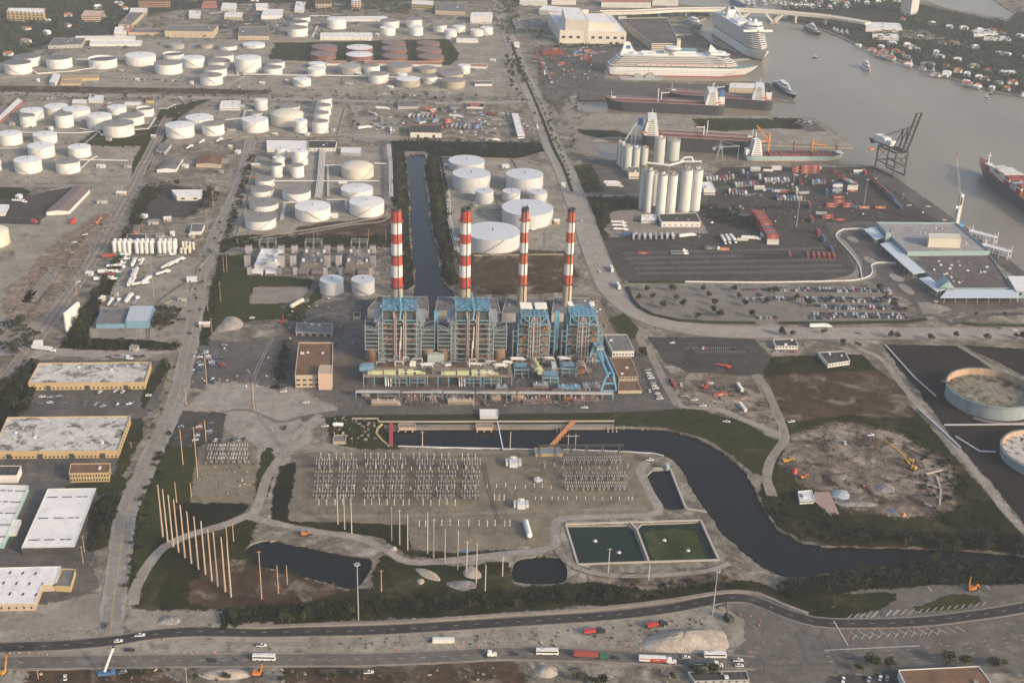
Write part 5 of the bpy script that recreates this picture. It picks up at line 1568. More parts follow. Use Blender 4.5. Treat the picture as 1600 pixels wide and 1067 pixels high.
def outline(L,B,bow=.18,stern=.05,sw=.75,n=10,x0=0.0,x1=1.0):
 """half outline of a deck seen from above, stern to bow, between fractions x0 and x1"""
 P=[]
 for i in range(n*3+1):
  t=x0+(x1-x0)*i/(n*3)
  if t<stern:
   f=sw+(1-sw)*math.sin(math.pi/2*t/stern)
  elif t>1-bow:
   q=(t-(1-bow))/bow
   f=max(.015,(1-q**1.9))
  else:
   f=1.0
  P.append((t*L,B/2*f))
 return P
def hull(L,B,H,bow=.18,rake=.07,stern=.05,sheer=2.5,boott=1.2,mats=None,root=None,flare=1.0,sternrake=.01):
 n=36
 m=MB()
 rows=[]
 dk=outline(L,B,bow,stern,.75,12)
 for k,fz in enumerate((0,.14,.5,1.0)):
  row=[]
  for i,(x,b)in enumerate(dk):
   t=x/L
   xx=x*(1-rake*(1-fz))+L*sternrake*(1-fz)*(1-t)
   q=max(0,(t-(1-bow))/bow)
   bb=b*(1-(1-fz)*.45*q*flare)
   z=fz*(H+(sheer*q**2 if k==3 else 0))-(1.0 if k==0 else 0)
   row.append((xx,bb,z))
  rows.append(row)
 for k in range(3):
  a,b=rows[k],rows[k+1]
  w=len(a)
  for s in(-1,1):
   m.add([(x,s*y,z)for x,y,z in a]+[(x,s*y,z)for x,y,z in b],[(i,i+1,w+i+1,w+i)if s<0 else(i+1,i,w+i,w+i+1)for i in range(w-1)],0 if k else 1,True)
  m.quad((a[0][0],a[0][1],a[0][2]),(a[0][0],-a[0][1],a[0][2]),(b[0][0],-b[0][1],b[0][2]),(b[0][0],b[0][1],b[0][2]),0 if k else 1)
 o=m.build('hull',mats,root)
 d=MB()
 t=rows[3]
 for i in range(len(t)-1):
  d.quad((t[i][0],-t[i][1],t[i][2]-.05),(t[i+1][0],-t[i+1][1],t[i+1][2]-.05),(t[i+1][0],t[i+1][1],t[i+1][2]-.05),(t[i][0],t[i][1],t[i][2]-.05))
 return o,d,t
def tier(root,L,B,z,h,x0,x1,bow,name,mat,inset=0.0,slab=None,bulge=0.0,stern=.02):
 """one deck: a wall with a thin overhanging slab on top"""
 P=outline(L,B-inset*2,bow,stern,.8,8,0,1)
 sc=(x1-x0)
 pts=[(x0*L+x*sc,-y)for x,y in P]+[(x0*L+x*sc,y)for x,y in reversed(P)]
 m=MB()
 m.prism(pts,z,z+h,0)
 o=m.build(name,mat,root)
 if slab:
  P=outline(L,B,bow,stern,.8,8)
  pts=[(x0*L+x*sc,-y)for x,y in P]+[(x0*L+x*sc,y)for x,y in reversed(P)]
  m=MB()
  m.prism(pts,z+h-.45,z+h+.3,0,None,True)
  m.build('deck_edge',slab,root)
 return o
def ship_root(stern,bow,name,label,cat):
 a,b=G(*stern,WL),G(*bow,WL)
 d=b-a
 return thing(name,label,cat,(a.x,a.y,WL),math.atan2(d.y,d.x)),d.length
root,L=ship_root((949,115),(1184,119),'cruise_ship','white cruise ship lying broadside with glass disc lounge and fin funnel','cruise ship')
Bm=32
o,d,t=hull(L,Bm,14,.2,.1,.06,3,mats=[shipw,boot],root=root);d.build('deck',deckgreen,root)
for k,z in enumerate((3.5,6.2,8.9)):
 w=MB()
 for i in range(70):
  x=L*(.06+.78*i/70)
  for s in(-1,1):
   w.box(x,s*(Bm/2+.02),z,1.1,.2,1.0)
 w.build('porthole_row',winband,root,'stuff')
zs=14
SC=((.0,.86,.12),(.02,.85,.12),(.03,.84,.12),(.04,.82,.1),(.05,.8,.1),(.07,.77,.08))
for k,(a,b,bw)in enumerate(SC):
 red=k in(1,)
 tier(root,L,Bm-1-k*.3,zs,2.9,a,b,bw,'promenade_deck' if k<2 else 'balcony_deck',winband if k!=1 else paint('promenade recess',(.3,.16,.12),.6,.1),1.3,shipw)
 pm=MB()
 for i in range(90):
  x=L*(a+.02+(b-a-.16)*i/90)
  for s in(-1,1):
   pm.box(x,s*(Bm/2-1.1-k*.15),zs,.35,.8,2.5)
 pm.build('cabin_dividers',shipw,root,'stuff')
 zs+=2.9
for i in range(14):
 for s in(-1,1):
  m=MB();m.box(L*(.2+.045*i),s*(Bm/2-.3),17.4,8.5,2.6,1.6);m.box(L*(.2+.045*i),s*(Bm/2-.3),19,7.5,2.2,.8,0,1)
  m.build('lifeboat',[shipw,orange],root)
tier(root,L,Bm-4,zs,1.2,.1,.72,.05,'lido_deck',deckgreen,0,shipw)
m=MB();m.box(L*.36,0,zs+1.3,22,9,.5);m.build('pool',tealgrey,root)
for f in(.3,.5):
 m=MB();m.box(L*f,10,zs+1,40,5,2.6);m.box(L*f,-10,zs+1,40,5,2.6);m.build('deck_house',shipw,root)
m=MB()
for s in(-1,1):
 m.add([(L*.075,s*4.5,zs),(L*.19,s*4.5,zs),(L*.155,s*3,zs+9),(L*.135,s*2.2,zs+19),(L*.1,s*2.2,zs+20),(L*.09,s*3,zs+10)],[(0,1,2,3,4,5)if s<0 else(5,4,3,2,1,0)])
P=[(L*.075,4.5,zs),(L*.19,4.5,zs),(L*.155,3,zs+9),(L*.135,2.2,zs+19),(L*.1,2.2,zs+20),(L*.09,3,zs+10)]
for a,b in zip(P,P[1:]+P[:1]):
 m.quad((a[0],-a[1],a[2]),(b[0],-b[1],b[2]),b,a)
f=m.build('funnel',shipw,root)
m=MB();m.box(L*.125,-3.4,zs+9,7,.5,5.5);m.build('funnel_emblem',cruiseblue,f)
m=MB();m.rings(L*.42,0,[(4,zs),(5,zs+5),(13,zs+8.5),(13.5,zs+10.5),(10,zs+12.5),(3,zs+13.5)],28);o=m.build('lounge_disc',shipw,root)
m=MB();m.rings(L*.42,0,[(12.6,zs+8.4),(13.7,zs+9.0),(13.7,zs+10.1)],28,0,False);m.build('lounge_windows',winband,o)
m=MB();m.add([(L*.355,-2,zs+1),(L*.4,-2,zs+1),(L*.38,0,zs+15),(L*.355,2,zs+1),(L*.4,2,zs+1)],[(0,1,2),(3,2,4),(0,2,3),(1,4,2)]);m.build('radar_arch',shipw,root)
tier(root,L,Bm-6,zs,3,.64,.8,.3,'bridge_house',winband,.6,shipw)
tier(root,L,Bm-11,zs+3.3,3,.66,.77,.35,'bridge_house',shipw,0,shipw)
m=MB();m.add([(L*.655,-3,zs+6),(L*.72,-3,zs+6),(L*.665,0,zs+18),(L*.655,3,zs+6),(L*.72,3,zs+6)],[(0,1,2),(3,2,4),(0,2,3),(1,4,2)]);m.build('mast',shipw,root)
m=MB();m.rings(L*.16,-9,[(2.6,zs+4),(2.6,zs+6),(1,zs+7.5)],12);m.cyl(L*.3,0,zs+1,zs+5,1.6,1.4,10);m.build('radome',shipw,root)
root,L=ship_root((1124,53),(1196,99),'cruise_ship','tall cruise ship seen bow on with tiers of grey balconies and flying bridge wings','cruise ship')
Bm=36
o,d,t=hull(L,Bm,16,.17,.07,.05,4,mats=[shipw,boot],root=root);d.build('deck',deckgreen,root)
zs=16
for k in range(9):
 x1=.9-.014*k
 tier(root,L,Bm-.6,zs,2.9,.0+.004*k,x1,.1,'balcony_deck',winband if k>1 else paint('promenade recess',(.3,.16,.12),.6,.1),1.5,shipw)
 if k>1:
  pm=MB()
  for i in range(80):
   x=L*(.01+(x1-.13)*i/80)
   for s in(-1,1):
    pm.box(x,s*(Bm/2-.8),zs,.5,1.0,2.7)
  pm.build('cabin_dividers',shipw,root,'stuff')
 zs+=2.9
for i in range(13):
 for s in(-1,1):
  m=MB();m.box(L*(.1+.055*i),s*(Bm/2-.2),19,9,2.6,1.6);m.box(L*(.1+.055*i),s*(Bm/2-.2),20.6,8,2.2,.8,0,1);m.build('lifeboat',[shipw,orange],root)
for k in range(4):
 tier(root,L,Bm-3-2*k,zs,3,.62+.02*k,.8-.02*k,.45,'bridge_house',winband if k%2==0 else shipw,.5,shipw);zs+=3
m=MB();m.box(L*.785,0,42,6,Bm+16,3);m.build('bridge_wing',shipw,root)
for k in range(3):
 m=MB();m.rings(L*.66+k*6,(-4,4,0)[k],[(2.4,zs),(2.8,zs+2),(2.2,zs+4),(.5,zs+5)],12);m.build('radome',shipw,root)
zs=42.5
m=MB()
for s in(-1,1):
 m.bar((L*.14,s*15,zs),(L*.2,s*5,zs+15),2.2);m.bar((L*.3,s*15,zs),(L*.22,s*5,zs+15),2.2)
 m.bar((L*.2,s*5,zs+15),(L*.22,s*5,zs+15),2.2)
m.box(L*.2,0,zs,22,14,12);m.build('funnel',shipw,root)
m=MB();m.box(L*.2,0,zs+12,12,9,3);m.build('funnel_cap',hullblack,root)
for k in range(2):
 m=MB();m.rings(L*.08,(-5,5)[k],[(2.6,zs),(3,zs+2),(2.4,zs+4.4),(.5,zs+5.4)],12);m.build('radome',shipw,root)
m=MB();m.box(L*.42,0,zs,40,22,2.6);m.box(L*.42,0,zs+2.6,26,12,.3);m.build('lido_house',shipw,root)
def tanker(stern,bow,label,Bm,H,mats,dkm,house_at,rn,hatches=0,house_h=7,funnel=cruiseblue,pipes=True,Hs=0,cat='tanker',nm='tanker_ship'):
 root,L=ship_root(stern,bow,nm,label,cat)
 o,d,t=hull(L,Bm,H,.14,.03,.06,2.5,mats=mats,root=root)
 d.build('deck',dkm,root)
 m=MB()
 for a,b in zip(t,t[1:]):
  for s in(-1,1):
   m.bar((a[0],s*a[1],a[2]+.8),(b[0],s*b[1],b[2]+.8),.15)
 m.build('rail',shipw,root)
 x0=L*house_at
 z=H
 for k in range(house_h):
  m=MB()
  m.box(x0,0,z,19-k*1.1,(Bm-5)if k<house_h-1 else Bm,2.8)
  h_=m.build('house_deck',shipw,root)
  for s in(-1,1):
   m=MB();m.box(x0+s*(9.5-k*.55),0,z+1.1,.3,(Bm-8),.9);m.box(x0,s*((Bm-5)/2 if k<house_h-1 else Bm/2),z+1.1,11-k,.3,.9);m.build('window_band',winband,h_)
  z+=2.8
 m=MB();m.bar((x0,0,z),(x0,0,z+9),.7);m.bar((x0,-3,z+6),(x0,3,z+6),.4);m.build('mast',shipw,root)
 s_=-1 if house_at>.5 else-1
 m=MB();m.box(x0+s_*14.5,0,H,8,10,10);m.build('engine_casing',shipw,root)
 m=MB();m.box(x0+s_*14.5,0,H+10,6,6,9);m.build('funnel',funnel,root)
 for s in(-1,1):
  m=MB();m.box(x0-9,s*(Bm/2-3),H+3,7,2.2,2);m.build('lifeboat',orange,root)
 if pipes:
  for k in range(6):
   m=MB();y=-4+k*1.6
   m.path([(x0+12,y,H+1.2),(L*.93,y,H+1.2)],.35);m.build('cargo_pipe',deckred if k%2 else steel,root)
  for f in(.48,.52):
   m=MB();m.path([(L*f,-Bm/2+1,H+1.5),(L*f,Bm/2-1,H+1.5)],.5);m.build('manifold',deckred,root)
  m=MB();m.bar((L*.53,0,H),(L*.53,0,H+13),1.2);m.bar((L*.53,0,H+11),(L*.46,-4,H+12),.8);m.bar((L*.56,5,H),(L*.56,5,H+19),1.0);m.build('hose_crane',shipw,root)
  for k in range(10):
   m=MB();m.box(L*(.25+.065*k),rn.choice((-6,6)),H,2.4,2.4,1.2);m.build('hatch',dkm,root)
 m=MB();m.bar((L*.95,0,H+2),(L*.95,0,H+12),.6);m.box(L*.93,0,H+1.5,6,4,1.6);m.build('foremast',shipw,root)
 return root,L,z
rs=random.Random(21)
tanker((1130,177),(945,169),'dark tanker with red deck and white house moored in the middle slip',32,14,[hullblack,hullblack],deckred,.11,rs)
tanker((1207,170),(1040,157),'second dark tanker with black funnel moored beyond the first',32,14,[hullblack,hullblack],deckred,.14,rs,funnel=hullblack)
tanker((1002,228),(1182,238),'long dark red decked bulk ship berthed behind the cement silos',34,18,[hullblack,hullblack],deckred,.075,rs,house_h=8)
root,L=ship_root((1163,249),(1318,249),'cargo_ship','grey green cargo ship with orange cranes and red hatch covers','cargo ship')
Bm,H=22,7
o,d,t=hull(L,Bm,H,.16,.04,.08,4,mats=[shipteal,boot],root=root);d.build('deck',deckred,root)
z=H
for k in range(7):
 m=MB();m.box(L*.1,0,z,14-k,17-k*.6,2.7);h_=m.build('house_deck',shipw,root)
 m=MB();m.box(L*.1,0,z+1.1,14.3-k,14-k,.9);m.box(L*.1,0,z+1.1,10-k,17.3-k*.6,.9);m.build('window_band',winband,h_)
 z+=2.7
m=MB();m.bar((L*.09,0,z),(L*.09,0,z+10),.8);m.bar((L*.09,-3,z+6),(L*.09,3,z+6),.4);m.build('mast',shipw,root)
m=MB();m.box(L*.02,0,H,6,9,7);m.build('stern_house',shipw,root)
for k in range(6):
 m=MB();m.box(L*(.28+.105*k),0,H,L*.095,17,2.0)
 for q in range(4):
  m.box(L*(.28+.105*k)+(q-1.5)*4,0,H+2,.4,17,.25)
 m.build('hatch_cover',deckred,root)
for x,hh,jib,mt in((.24,24,((-17,4,34),(-14,-3,14)),craneorange),(.5,15,(),rustpipe),(.68,18,((22,0,9),),craneorange),(.93,10,(),rustpipe)):
 m=MB();m.cyl(L*x,6,H,H+hh,1.3,1.1,10);m.box(L*x,6,H+hh*.62,3.4,3.4,3);c_o=m.build('crane_post',mt,root)
 for jx,jy,jz in jib:
  m=MB();m.bar((L*x,6,H+hh*.65),(L*x+jx,6+jy,H+jz),1.3);m.bar((L*x,6,H+hh),(L*x+jx,6+jy,H+jz),.25);m.build('jib',mt,c_o)
m=MB();m.box(L*.94,0,H+2,8,10,1.2);m.build('forecastle',shipw,root)
boxred=paint('container red',(.29,.062,.045),.6,.15,.6,False,0,(.2,.06,.04),.3,.25)
boxwhite=paint('container white',(.64,.62,.57),.6,.1,.6,False,0,(.4,.33,.28),.3,.12)
boxblue=paint('container blue',(.055,.12,.24),.6,.15,.6,False,0,None,.3,.3)
boxgrey=paint('container grey',(.34,.36,.36),.6,.15,.6,False,0,None,.3,.3)
boxorange=paint('container orange',(.46,.17,.06),.6,.15,.6,False,0,None,.3,.25)
boxgreen=paint('container green',(.07,.17,.14),.6,.15,.6,False,0,None,.3,.3)
BM={'r':boxred,'w':boxwhite,'b':boxblue,'g':boxgrey,'o':boxorange,'n':boxgreen}
def box_proto(mat,key):
 m=MB()
 m.box(0,0,.1,12.0,2.25,2.4)
 for i in range(11):
  for s in(-1,1):
   m.box(-5.5+i*1.1,s*1.16,.2,.45,.1,2.2)
 for sx in(-1,1):
  for s in(-1,1):
   m.box(sx*6.0,s*1.13,0,.2,.2,2.6)
 m.box(0,0,2.5,12.1,2.44,.1)
 root=m.build('shipping_container',mat)
 root.location=(0,0,-500)
 m=MB();m.box(6.06,0,.15,.06,2.1,2.3)
 for y in(-.7,-.25,.25,.7):
  m.bar((6.13,y,.2),(6.13,y,2.4),.07)
 m.build('door',mat,root)
 if key in 'rbo':
  m=MB()
  for k in range(6):
   m.box(-1.7+k*.75,-1.23,1.1,.55,.05,.75)
  m.build('lettering',boxwhite,root)
 return Proto(tag(root,'shipping container','container','shipping containers'))
CP={k:box_proto(m,k)for k,m in BM.items()}
CN={'r':'red','w':'white','b':'blue','g':'grey','o':'orange','n':'green'}
TIER=('on the ground','second tier up','third tier up','fourth tier up','fifth tier up')
def cont(p,rz,key,label,z=0.05):
 return CP[key].place((p.x,p.y,z),rz,label,'shipping containers')
root,L=ship_root((1760,430),(1527,266),'container_ship','large dark plum container ship entering the channel, its bow stacked with containers','container ship')
L0=L
Bm,H=32,13
o,d,t=hull(L,Bm,H,.16,.05,.05,4,mats=[hullplum,hullplum],root=root);d.build('deck',deckred,root)
m=MB();m.bar((L*.93,0,H+3),(L*.93,0,H+17),.9);m.bar((L*.93,-3,H+13),(L*.93,3,H+13),.5);m.box(L*.92,0,H+2,9,8,2.2);m.build('foremast',shipw,root)
m=MB()
for s in(-1,1):
 m.cyl(L*.9,s*5,H+2,H+4,1.6,1.6,10)
m.build('windlass',deckred,root)
m=MB();m.box(L*.873,0,H,1.2,26,5);m.build('breakwater',deckred,root)
ra=root.rotation_euler.z
org=root.location
def shipbox(x,y,z,key,label):
 p=Vector((org.x+x*math.cos(ra)-y*math.sin(ra),org.y+x*math.sin(ra)+y*math.cos(ra),0))
 CP[key].place((p.x,p.y,WL+z),ra,label,'containers on the container ship')
BAYS=((.845,7,3,'w'),(.8,8,4,'w'),(.755,9,4,'w'),(.71,10,4,'r'),(.665,10,3,'g'),(.62,10,4,'r'))
ADJ=('first','second','third','fourth','fifth','sixth','seventh','eighth')
for bi,(fx,n,ti,key)in enumerate(BAYS):
 for j in range(n):
  for k in range(ti):
   if k<ti-1 and 0<j<n-1:
    continue
   kk=key if k==ti-1 or rs.random()<.55 else rs.choice('rgwn')
   shipbox(L*fx,(j-(n-1)/2)*2.7,H+.3+k*2.62,kk,'%s container %s the %s bay from the ship bow, %s across'%(CN[kk],'on top of' if k==ti-1 else 'in tier %s of'%('one','two','three')[k],ADJ[bi],ORD[j]))
def boat(stern,bow,label,Bm,H,tiers,mats,dk=None,cat='yacht',nm='motor_yacht',group=None):
 root,L=ship_root(stern,bow,nm,label,cat)
 if group:
  root['group']=group
 o,d,t=hull(L,Bm,H,.35,.12,.05,H*.3,mats=mats,root=root)
 d.build('deck',dk or tanw,root)
 z=H
 for k in range(tiers):
  tier(root,L,Bm*(.82-.12*k),z,2.2,.08+.07*k,.72-.07*k,.4,'cabin_deck',winband if k%2==0 else shipw,.3,shipw)
  z+=2.4
 m=MB();m.bar((L*.4,0,z),(L*.36,0,z+4),.35);m.bar((L*.37,-1.5,z+2.6),(L*.37,1.5,z+2.6),.3);m.build('mast',shipw,root)
 return root
boat((1259,46),(1283,58),'dark hulled superyacht with four white decks moored at the far quay',13,6,4,[hullblack,hullblack])
boat((1350,103),(1359,114),'white motor yacht under way alone in the channel',9,4,3,[shipw,shipw])
boat((1075,38),(1097,48),'blue and white day cruise ferry berthed behind the cruise quay',20,9,3,[tealgrey,hullblack],None,'ferry','ferry')
boat((1270,91),(1279,92),'small dark workboat crossing the channel',3.5,1.2,1,[hullblack,hullblack],hullblack,'boat','small_boat')
boat((1538,154),(1547,156),'little open boat near the sandy bank',3,1,1,[shipw,shipw],None,'boat','small_boat')
boat((1545,148),(1552,149),'tiny boat lying just off the beach end',2.5,1,1,[hullblack,hullblack],hullblack,'boat','small_boat')
boat((1143,3),(1166,13),'dark blue hulled superyacht berthed beyond the bridge',13,6,3,[cruiseblue,cruiseblue])
boat((1212,133),(1244,157),'dark supply ship with cream house moored at the pier end',14,6,3,[hullblack,hullblack],steel,'supply ship','supply_ship')
rb=random.Random(4)
for i in range(22):
 x=1150+i*8.2+rb.uniform(-3,3)
 y=(5 if i<8 else 9)+rb.uniform(-3,5)+max(0,i-12)*.35
 boat((x,y),(x+rb.uniform(7,12),y+rb.uniform(1.2,3)),'white motor yacht packed in the marina beyond the bridge, %s'%nth(i,22),8,4,rb.choice((2,3)),[shipw,shipw],None,'yacht','marina_yacht','white yachts in the marina')
for i,(x,y)in enumerate(((1305,52),(1312,54),(1320,54),(1300,50),(1420,103),(1455,114),(1390,90))):
 boat((x,y),(x+7,y+2.5),'small white yacht tied along the far channel bank, %s place'%ORD[i],5,2.5,2,[shipw,shipw],None,'yacht','bank_yacht','yachts along the far bank')
root,L=ship_root((966,124),(1036,126),'warship','low grey patrol ship lying in front of the cruise ship','warship')
o,d,t=hull(L,11,4,.3,.08,.05,2,mats=[shipg,shipg],root=root);d.build('deck',shipg,root)
m=MB();m.box(L*.45,0,4,14,8,3);m.box(L*.7,0,4,16,8,4);m.box(L*.7,0,8,9,6,3);m.build('deckhouse',shipg,root)
m=MB();m.bar((L*.66,0,11),(L*.66,0,22),1);m.bar((L*.66,-2.5,17),(L*.66,2.5,17),.5);m.build('mast',shipg,root)
m=MB();m.box(L*.42,0,7,5,4,3);m.build('funnel',shipg,root)
m=MB();m.cyl(L*.85,0,5,6.6,1.6,1.3,10);m.bar((L*.85,0,6.2),(L*.93,0,6.8),.4);m.build('gun',shipg,root)
# --- far road bridge
BR=[(940,20),(1000,19),(1050,16),(1112,15),(1160,16),(1200,18),(1250,22),(1300,27),(1356,36)]
P=[G(x,y,16)for x,y in BR]
o0=P[0]
root=thing('road_bridge','long concrete road bridge over the channel on V-shaped piers','bridge',(o0.x,o0.y,0))
ln=spline(P,20)
m=MB()
for a,b in zip(ln,ln[1:]):
 m.bar((a.x-o0.x,a.y-o0.y,15),(b.x-o0.x,b.y-o0.y,15),24,0,3)
m.build('deck',cream,root)
for s in(-11.8,11.8):
 e=offs(ln,s)
 m=MB()
 for a,b in zip(e,e[1:]):
  m.bar((a.x-o0.x,a.y-o0.y,17.2),(b.x-o0.x,b.y-o0.y,17.2),.5,0,1.4)
 m.build('barrier',cream,root)
for x,y in((1156,31),(1208,34)):
 c=G(x,y)-o0
 for s in(-1,1):
  m=MB()
  for w in(-8,8):
   m.bar((c.x,c.y+w,-2),(c.x+s*16,c.y+w,15),3.5)
  m.build('pier_leg',cream,root)
 m=MB();m.box(c.x,c.y,-3,18,30,4);m.build('pier_base',m_wall,root)
for x,y in((1110,27),(1243,36),(1290,39),(1072,26),(1030,26)):
 c=G(x,y)-o0
 m=MB();m.box(c.x,c.y+6,0,3,16,14);m.build('pier',cream,root)
 # --- cement silos
silo=paint('silo pale concrete',(.56,.56,.54),.8,.1,.4,True,0,(.4,.36,.32),.3)
silo2=paint('silo grey green concrete',(.42,.44,.41),.8,.12,.4,True,0,(.3,.26,.22),.35)
SIL=[('front',[(1002,265,328,9.5),(1011.5,268,333,11.5),(1020,271,322,9),(1031,275,336,15),(1046.5,275,335.5,15),(1057,271,326,9),(1068,267,332,18),(1084.5,267,331,16.5)],silo),('quayside',[(966,223,258,8),(971,226,262,9),(978.5,231,268,14),(992,233,262,13),(1005,233,258,13),(1028.5,218,258,17),(1050,222,252,21)],silo2)]
for ph,lst,mt in SIL:
 for i,(x,y0,y1,w)in enumerate(lst):
  f=G(x,y1)
  r=w/2*mpp(x,y1)
  h=hgt(x,y1,y0,x+(y1-y0)*.03)
  c=f+away(f)*r
  root=thing('cement_silo','pale cement silo, %s in the %s cluster by the quay'%(nth(i,len(lst)),ph),'silo',(c.x,c.y,0),0,'cement silos')
  m=MB();m.cyl(0,0,0,h,r,r,28,0,None,False)
  for k in range(1,6):
   m.cyl(0,0,h*k/6-.1,h*k/6+.1,r+.05,r+.05,28,0,None,False)
  m.build('shell',mt,root)
  m=MB();m.rings(0,0,[(r+.1,h),(r+.1,h+.4),(.8,h+r*.22)],28);m.build('roof',rgrey if ph=='front' else tgrey,root)
  m=MB();m.box(r*.2,0,h+.5,2.2,2.2,2.6);m.cyl(-r*.3,.5,h+.5,h+2.6,.7,.7,8);m.box(-r*.2,-r*.4,h+.4,1.2,1.2,1.5);m.build('filter_box',rwhite if i%2 else tanw,root)
  m=MB()
  for k in range(14):
   a,b=6.2832*k/14,6.2832*(k+1)/14
   m.bar((r*math.cos(a),r*math.sin(a),h+1.4),(r*math.cos(b),r*math.sin(b),h+1.4),.12);m.bar((r*math.cos(a),r*math.sin(a),h+.4),(r*math.cos(a),r*math.sin(a),h+1.4),.1)
  m.build('railing',pipew,root)
for lab,pts in(('white conveyor duct across the tops of the front silos',[(1006,334,258),(1040,336,262),(1062,330,256),(1090,331,256)]),('arched white feed pipe over the silo tops',[(1055,330,258),(1062,330,250),(1074,330,249),(1078,330,258)]),('grey conveyor from the quay cluster to the ship',[(975,258,222),(985,250,205),(992,236,196)])):
 P=[]
 for x,yb,yt in pts:
  b=G(x,yb)
  P.append(Vector((b.x,b.y+6,hgt(x,yb,yt)+1)))
 m=MB()
 o0=P[0]
 m.path([p-o0 for p in P],1.1,0,8)
 o=m.build('conveyor',pipew if 'white' in lab else steel)
 o.location=o0
 tag(o,lab,'conveyor','conveyors of the silos')
 m=MB()
 for p in P:
  m.bar((p.x-o0.x,p.y-o0.y,0-o0.z),(p.x-o0.x,p.y-o0.y,p.z-o0.z),.7)
 m.build('trestle',steel,o)
def small_silo(x,y0,y1,w,lab,mt,grp):
 f=G(x,y1)
 r=w/2*mpp(x,y1)
 h=hgt(x,y1,y0)
 root=thing('small_silo',lab,'silo',(f.x,f.y+r,0),0,grp)
 m=MB();m.cyl(0,0,1.0,h,r,r,14,0,None,False);m.build('shell',mt,root)
 m=MB();m.rings(0,0,[(r,h),(.3,h+r*.5)],14);m.build('roof',rwhite,root)
 m=MB()
 for a in(.8,2.4,3.9,5.5):
  m.bar((r*.8*math.cos(a),r*.8*math.sin(a),0),(r*.8*math.cos(a),r*.8*math.sin(a),1.2),.3)
 m.build('legs',steel,root)
for i,x in enumerate((178.5,186.5,194,201.5,213.5,221,228.5,236.5,249,256.5,264,272)):
 small_silo(x,379,398,6.6,'tall white cylinder, front row above the truck yard, %s'%nth(i,12),silo,'white cylinder row')
 small_silo(x+2,375,391,6.2,'tall white cylinder half hidden in the back row, %s'%nth(i,12),silo,'white cylinder row')
for i,(x,y)in enumerate(((283,398),(289,398.5),(286,391),(291,391),(297,391.5),(302,392),(296,397))):
 small_silo(x,y-9-(i>1)*3,y,4.6,'short cream cylinder beside the tall white row, %s'%nth(i,7),cream,'short cream cylinders')
for i in range(8):
 small_silo(104+i*2.6,490-i*1.7+i*-.6,520-i*4.2,6,'tall white bin in the slanting row beside the rail hedge, %s'%nth(i,8),silo,'slanting row of white bins')
 # --- ship to shore crane with raised boom
a,b=G(1367,264),G(1395,277)
d=b-a
root=thing('quay_crane','dark container crane with raised boom and white machinery house','crane',(a.x,a.y,0),math.atan2(d.y,d.x))
W=d.length
Dp=17.0
H=hgt(1380,268,231)
for x in(0,W):
 for y in(0,Dp):
  m=MB();m.bar((x,y,.5),(x,y,H),1.7);m.build('leg',dsteel,root)
 m=MB();m.bar((x,0,12),(x,Dp,12),1.3);m.bar((x,0,H),(x,Dp,H),1.5);m.bar((x,0,13),(x,Dp,H-2),.8);m.bar((x,Dp,13),(x,0,H-2),.8);m.build('side_frame',dsteel,root)
for y in(0,Dp):
 m=MB();m.bar((0,y,H),(W,y,H),1.8);m.bar((0,y,12),(W,y,12),1.2);m.bar((0,y,1),(W,y,1),1.6);m.bar((0,y,12),(W,y,H*.75),.8);m.build('portal_beam',dsteel,root)
for y in(5,12):
 m=MB();m.bar((-26,y,H+2),(W+3,y,H+2),2.0);m.build('trolley_girder',dsteel,root)
 m=MB();m.bar((W+3,y,H+2),(W+18,y,H+54),1.8);m.build('raised_boom',dsteel,root)
m=MB()
for k in range(1,10):
 f=k/9
 m.bar((W+3+15*f,5,H+2+52*f),(W+3+15*f,12,H+2+52*f),.8)
m.build('boom_tie',dsteel,root)
m=MB()
for y in(5,12):
 m.bar((W-2,y,H+2),(W-1,y,H+30),1.3);m.bar((W-14,y,H+2),(W-1,y,H+30),1.0);m.bar((-18,y,H+3),(W-1,y,H+30),.5);m.bar((W-1,y,H+30),(W+12,y,H+36),.5)
m.build('apex_frame',dsteel,root)
m=MB();m.box(-5,8.5,H+3,20,10,7.5);m.build('machinery_house',rwhite,root)
m=MB();m.box(12,8.5,H+3,8,8,6);m.build('switch_house',rwhite,root)
m=MB();m.box(-22,8.5,H-3,5,6,4);m.build('trolley',dsteel,root)
m=MB();m.box(-22,8.5,H-12,3,7,2);m.bar((-22,7,H-10),(-22,7,H-3),.15);m.bar((-22,10,H-10),(-22,10,H-3),.15);m.build('spreader',craneorange,root)
p=G(1493,355)
root=thing('harbour_crane','tall pale mobile harbour crane on a blue base behind the terminal','crane',(p.x,p.y,0),.3)
m=MB();m.box(0,0,1.2,14,8,3);m.build('base',paint('crane blue',(.1,.28,.5),.5,.1),root)
m=MB()
for x in(-5,-1.7,1.7,5):
 for y in(-3.6,3.6):
  m.rod((x,y-.5,.8),(x,y+.5,.8),.8,0,10)
m.build('wheel_set',dsteel,root)
m=MB();m.box(0,0,4.2,4.2,4.2,34);m.build('tower',paint('pale crane grey',(.5,.5,.46),.6,.1),root)
m=MB();m.box(-.4,-2.2,26,2.4,.4,9);m.build('louvre',dsteel,root)
m=MB();m.box(-3.6,0,22,3,3,3);m.build('cab',rwhite,root)
for k in range(12):
 z0,z1=24+k*5.2,24+(k+1)*5.2
 m=MB();q=lambda z:2-(z-24)*.3
 for sx,sy in((-.7,-.7),(.7,-.7),(.7,.7),(-.7,.7)):
  m.bar((q(z0)+sx,sy,z0),(q(z1)+sx,sy,z1),.1)
 m.bar((q(z0)-.7,-.7,z0),(q(z1)+.7,-.7,z1),.16);m.bar((q(z0)-.7,.7,z0),(q(z1)+.7,.7,z1),.16)
 m.build('jib_section',(m_red if k==11 else steel),root)
p=G(1124,249)
root=thing('quay_loader','grey slewing loader with level boom on the quay behind the silos','loader',(p.x,p.y,0),0)
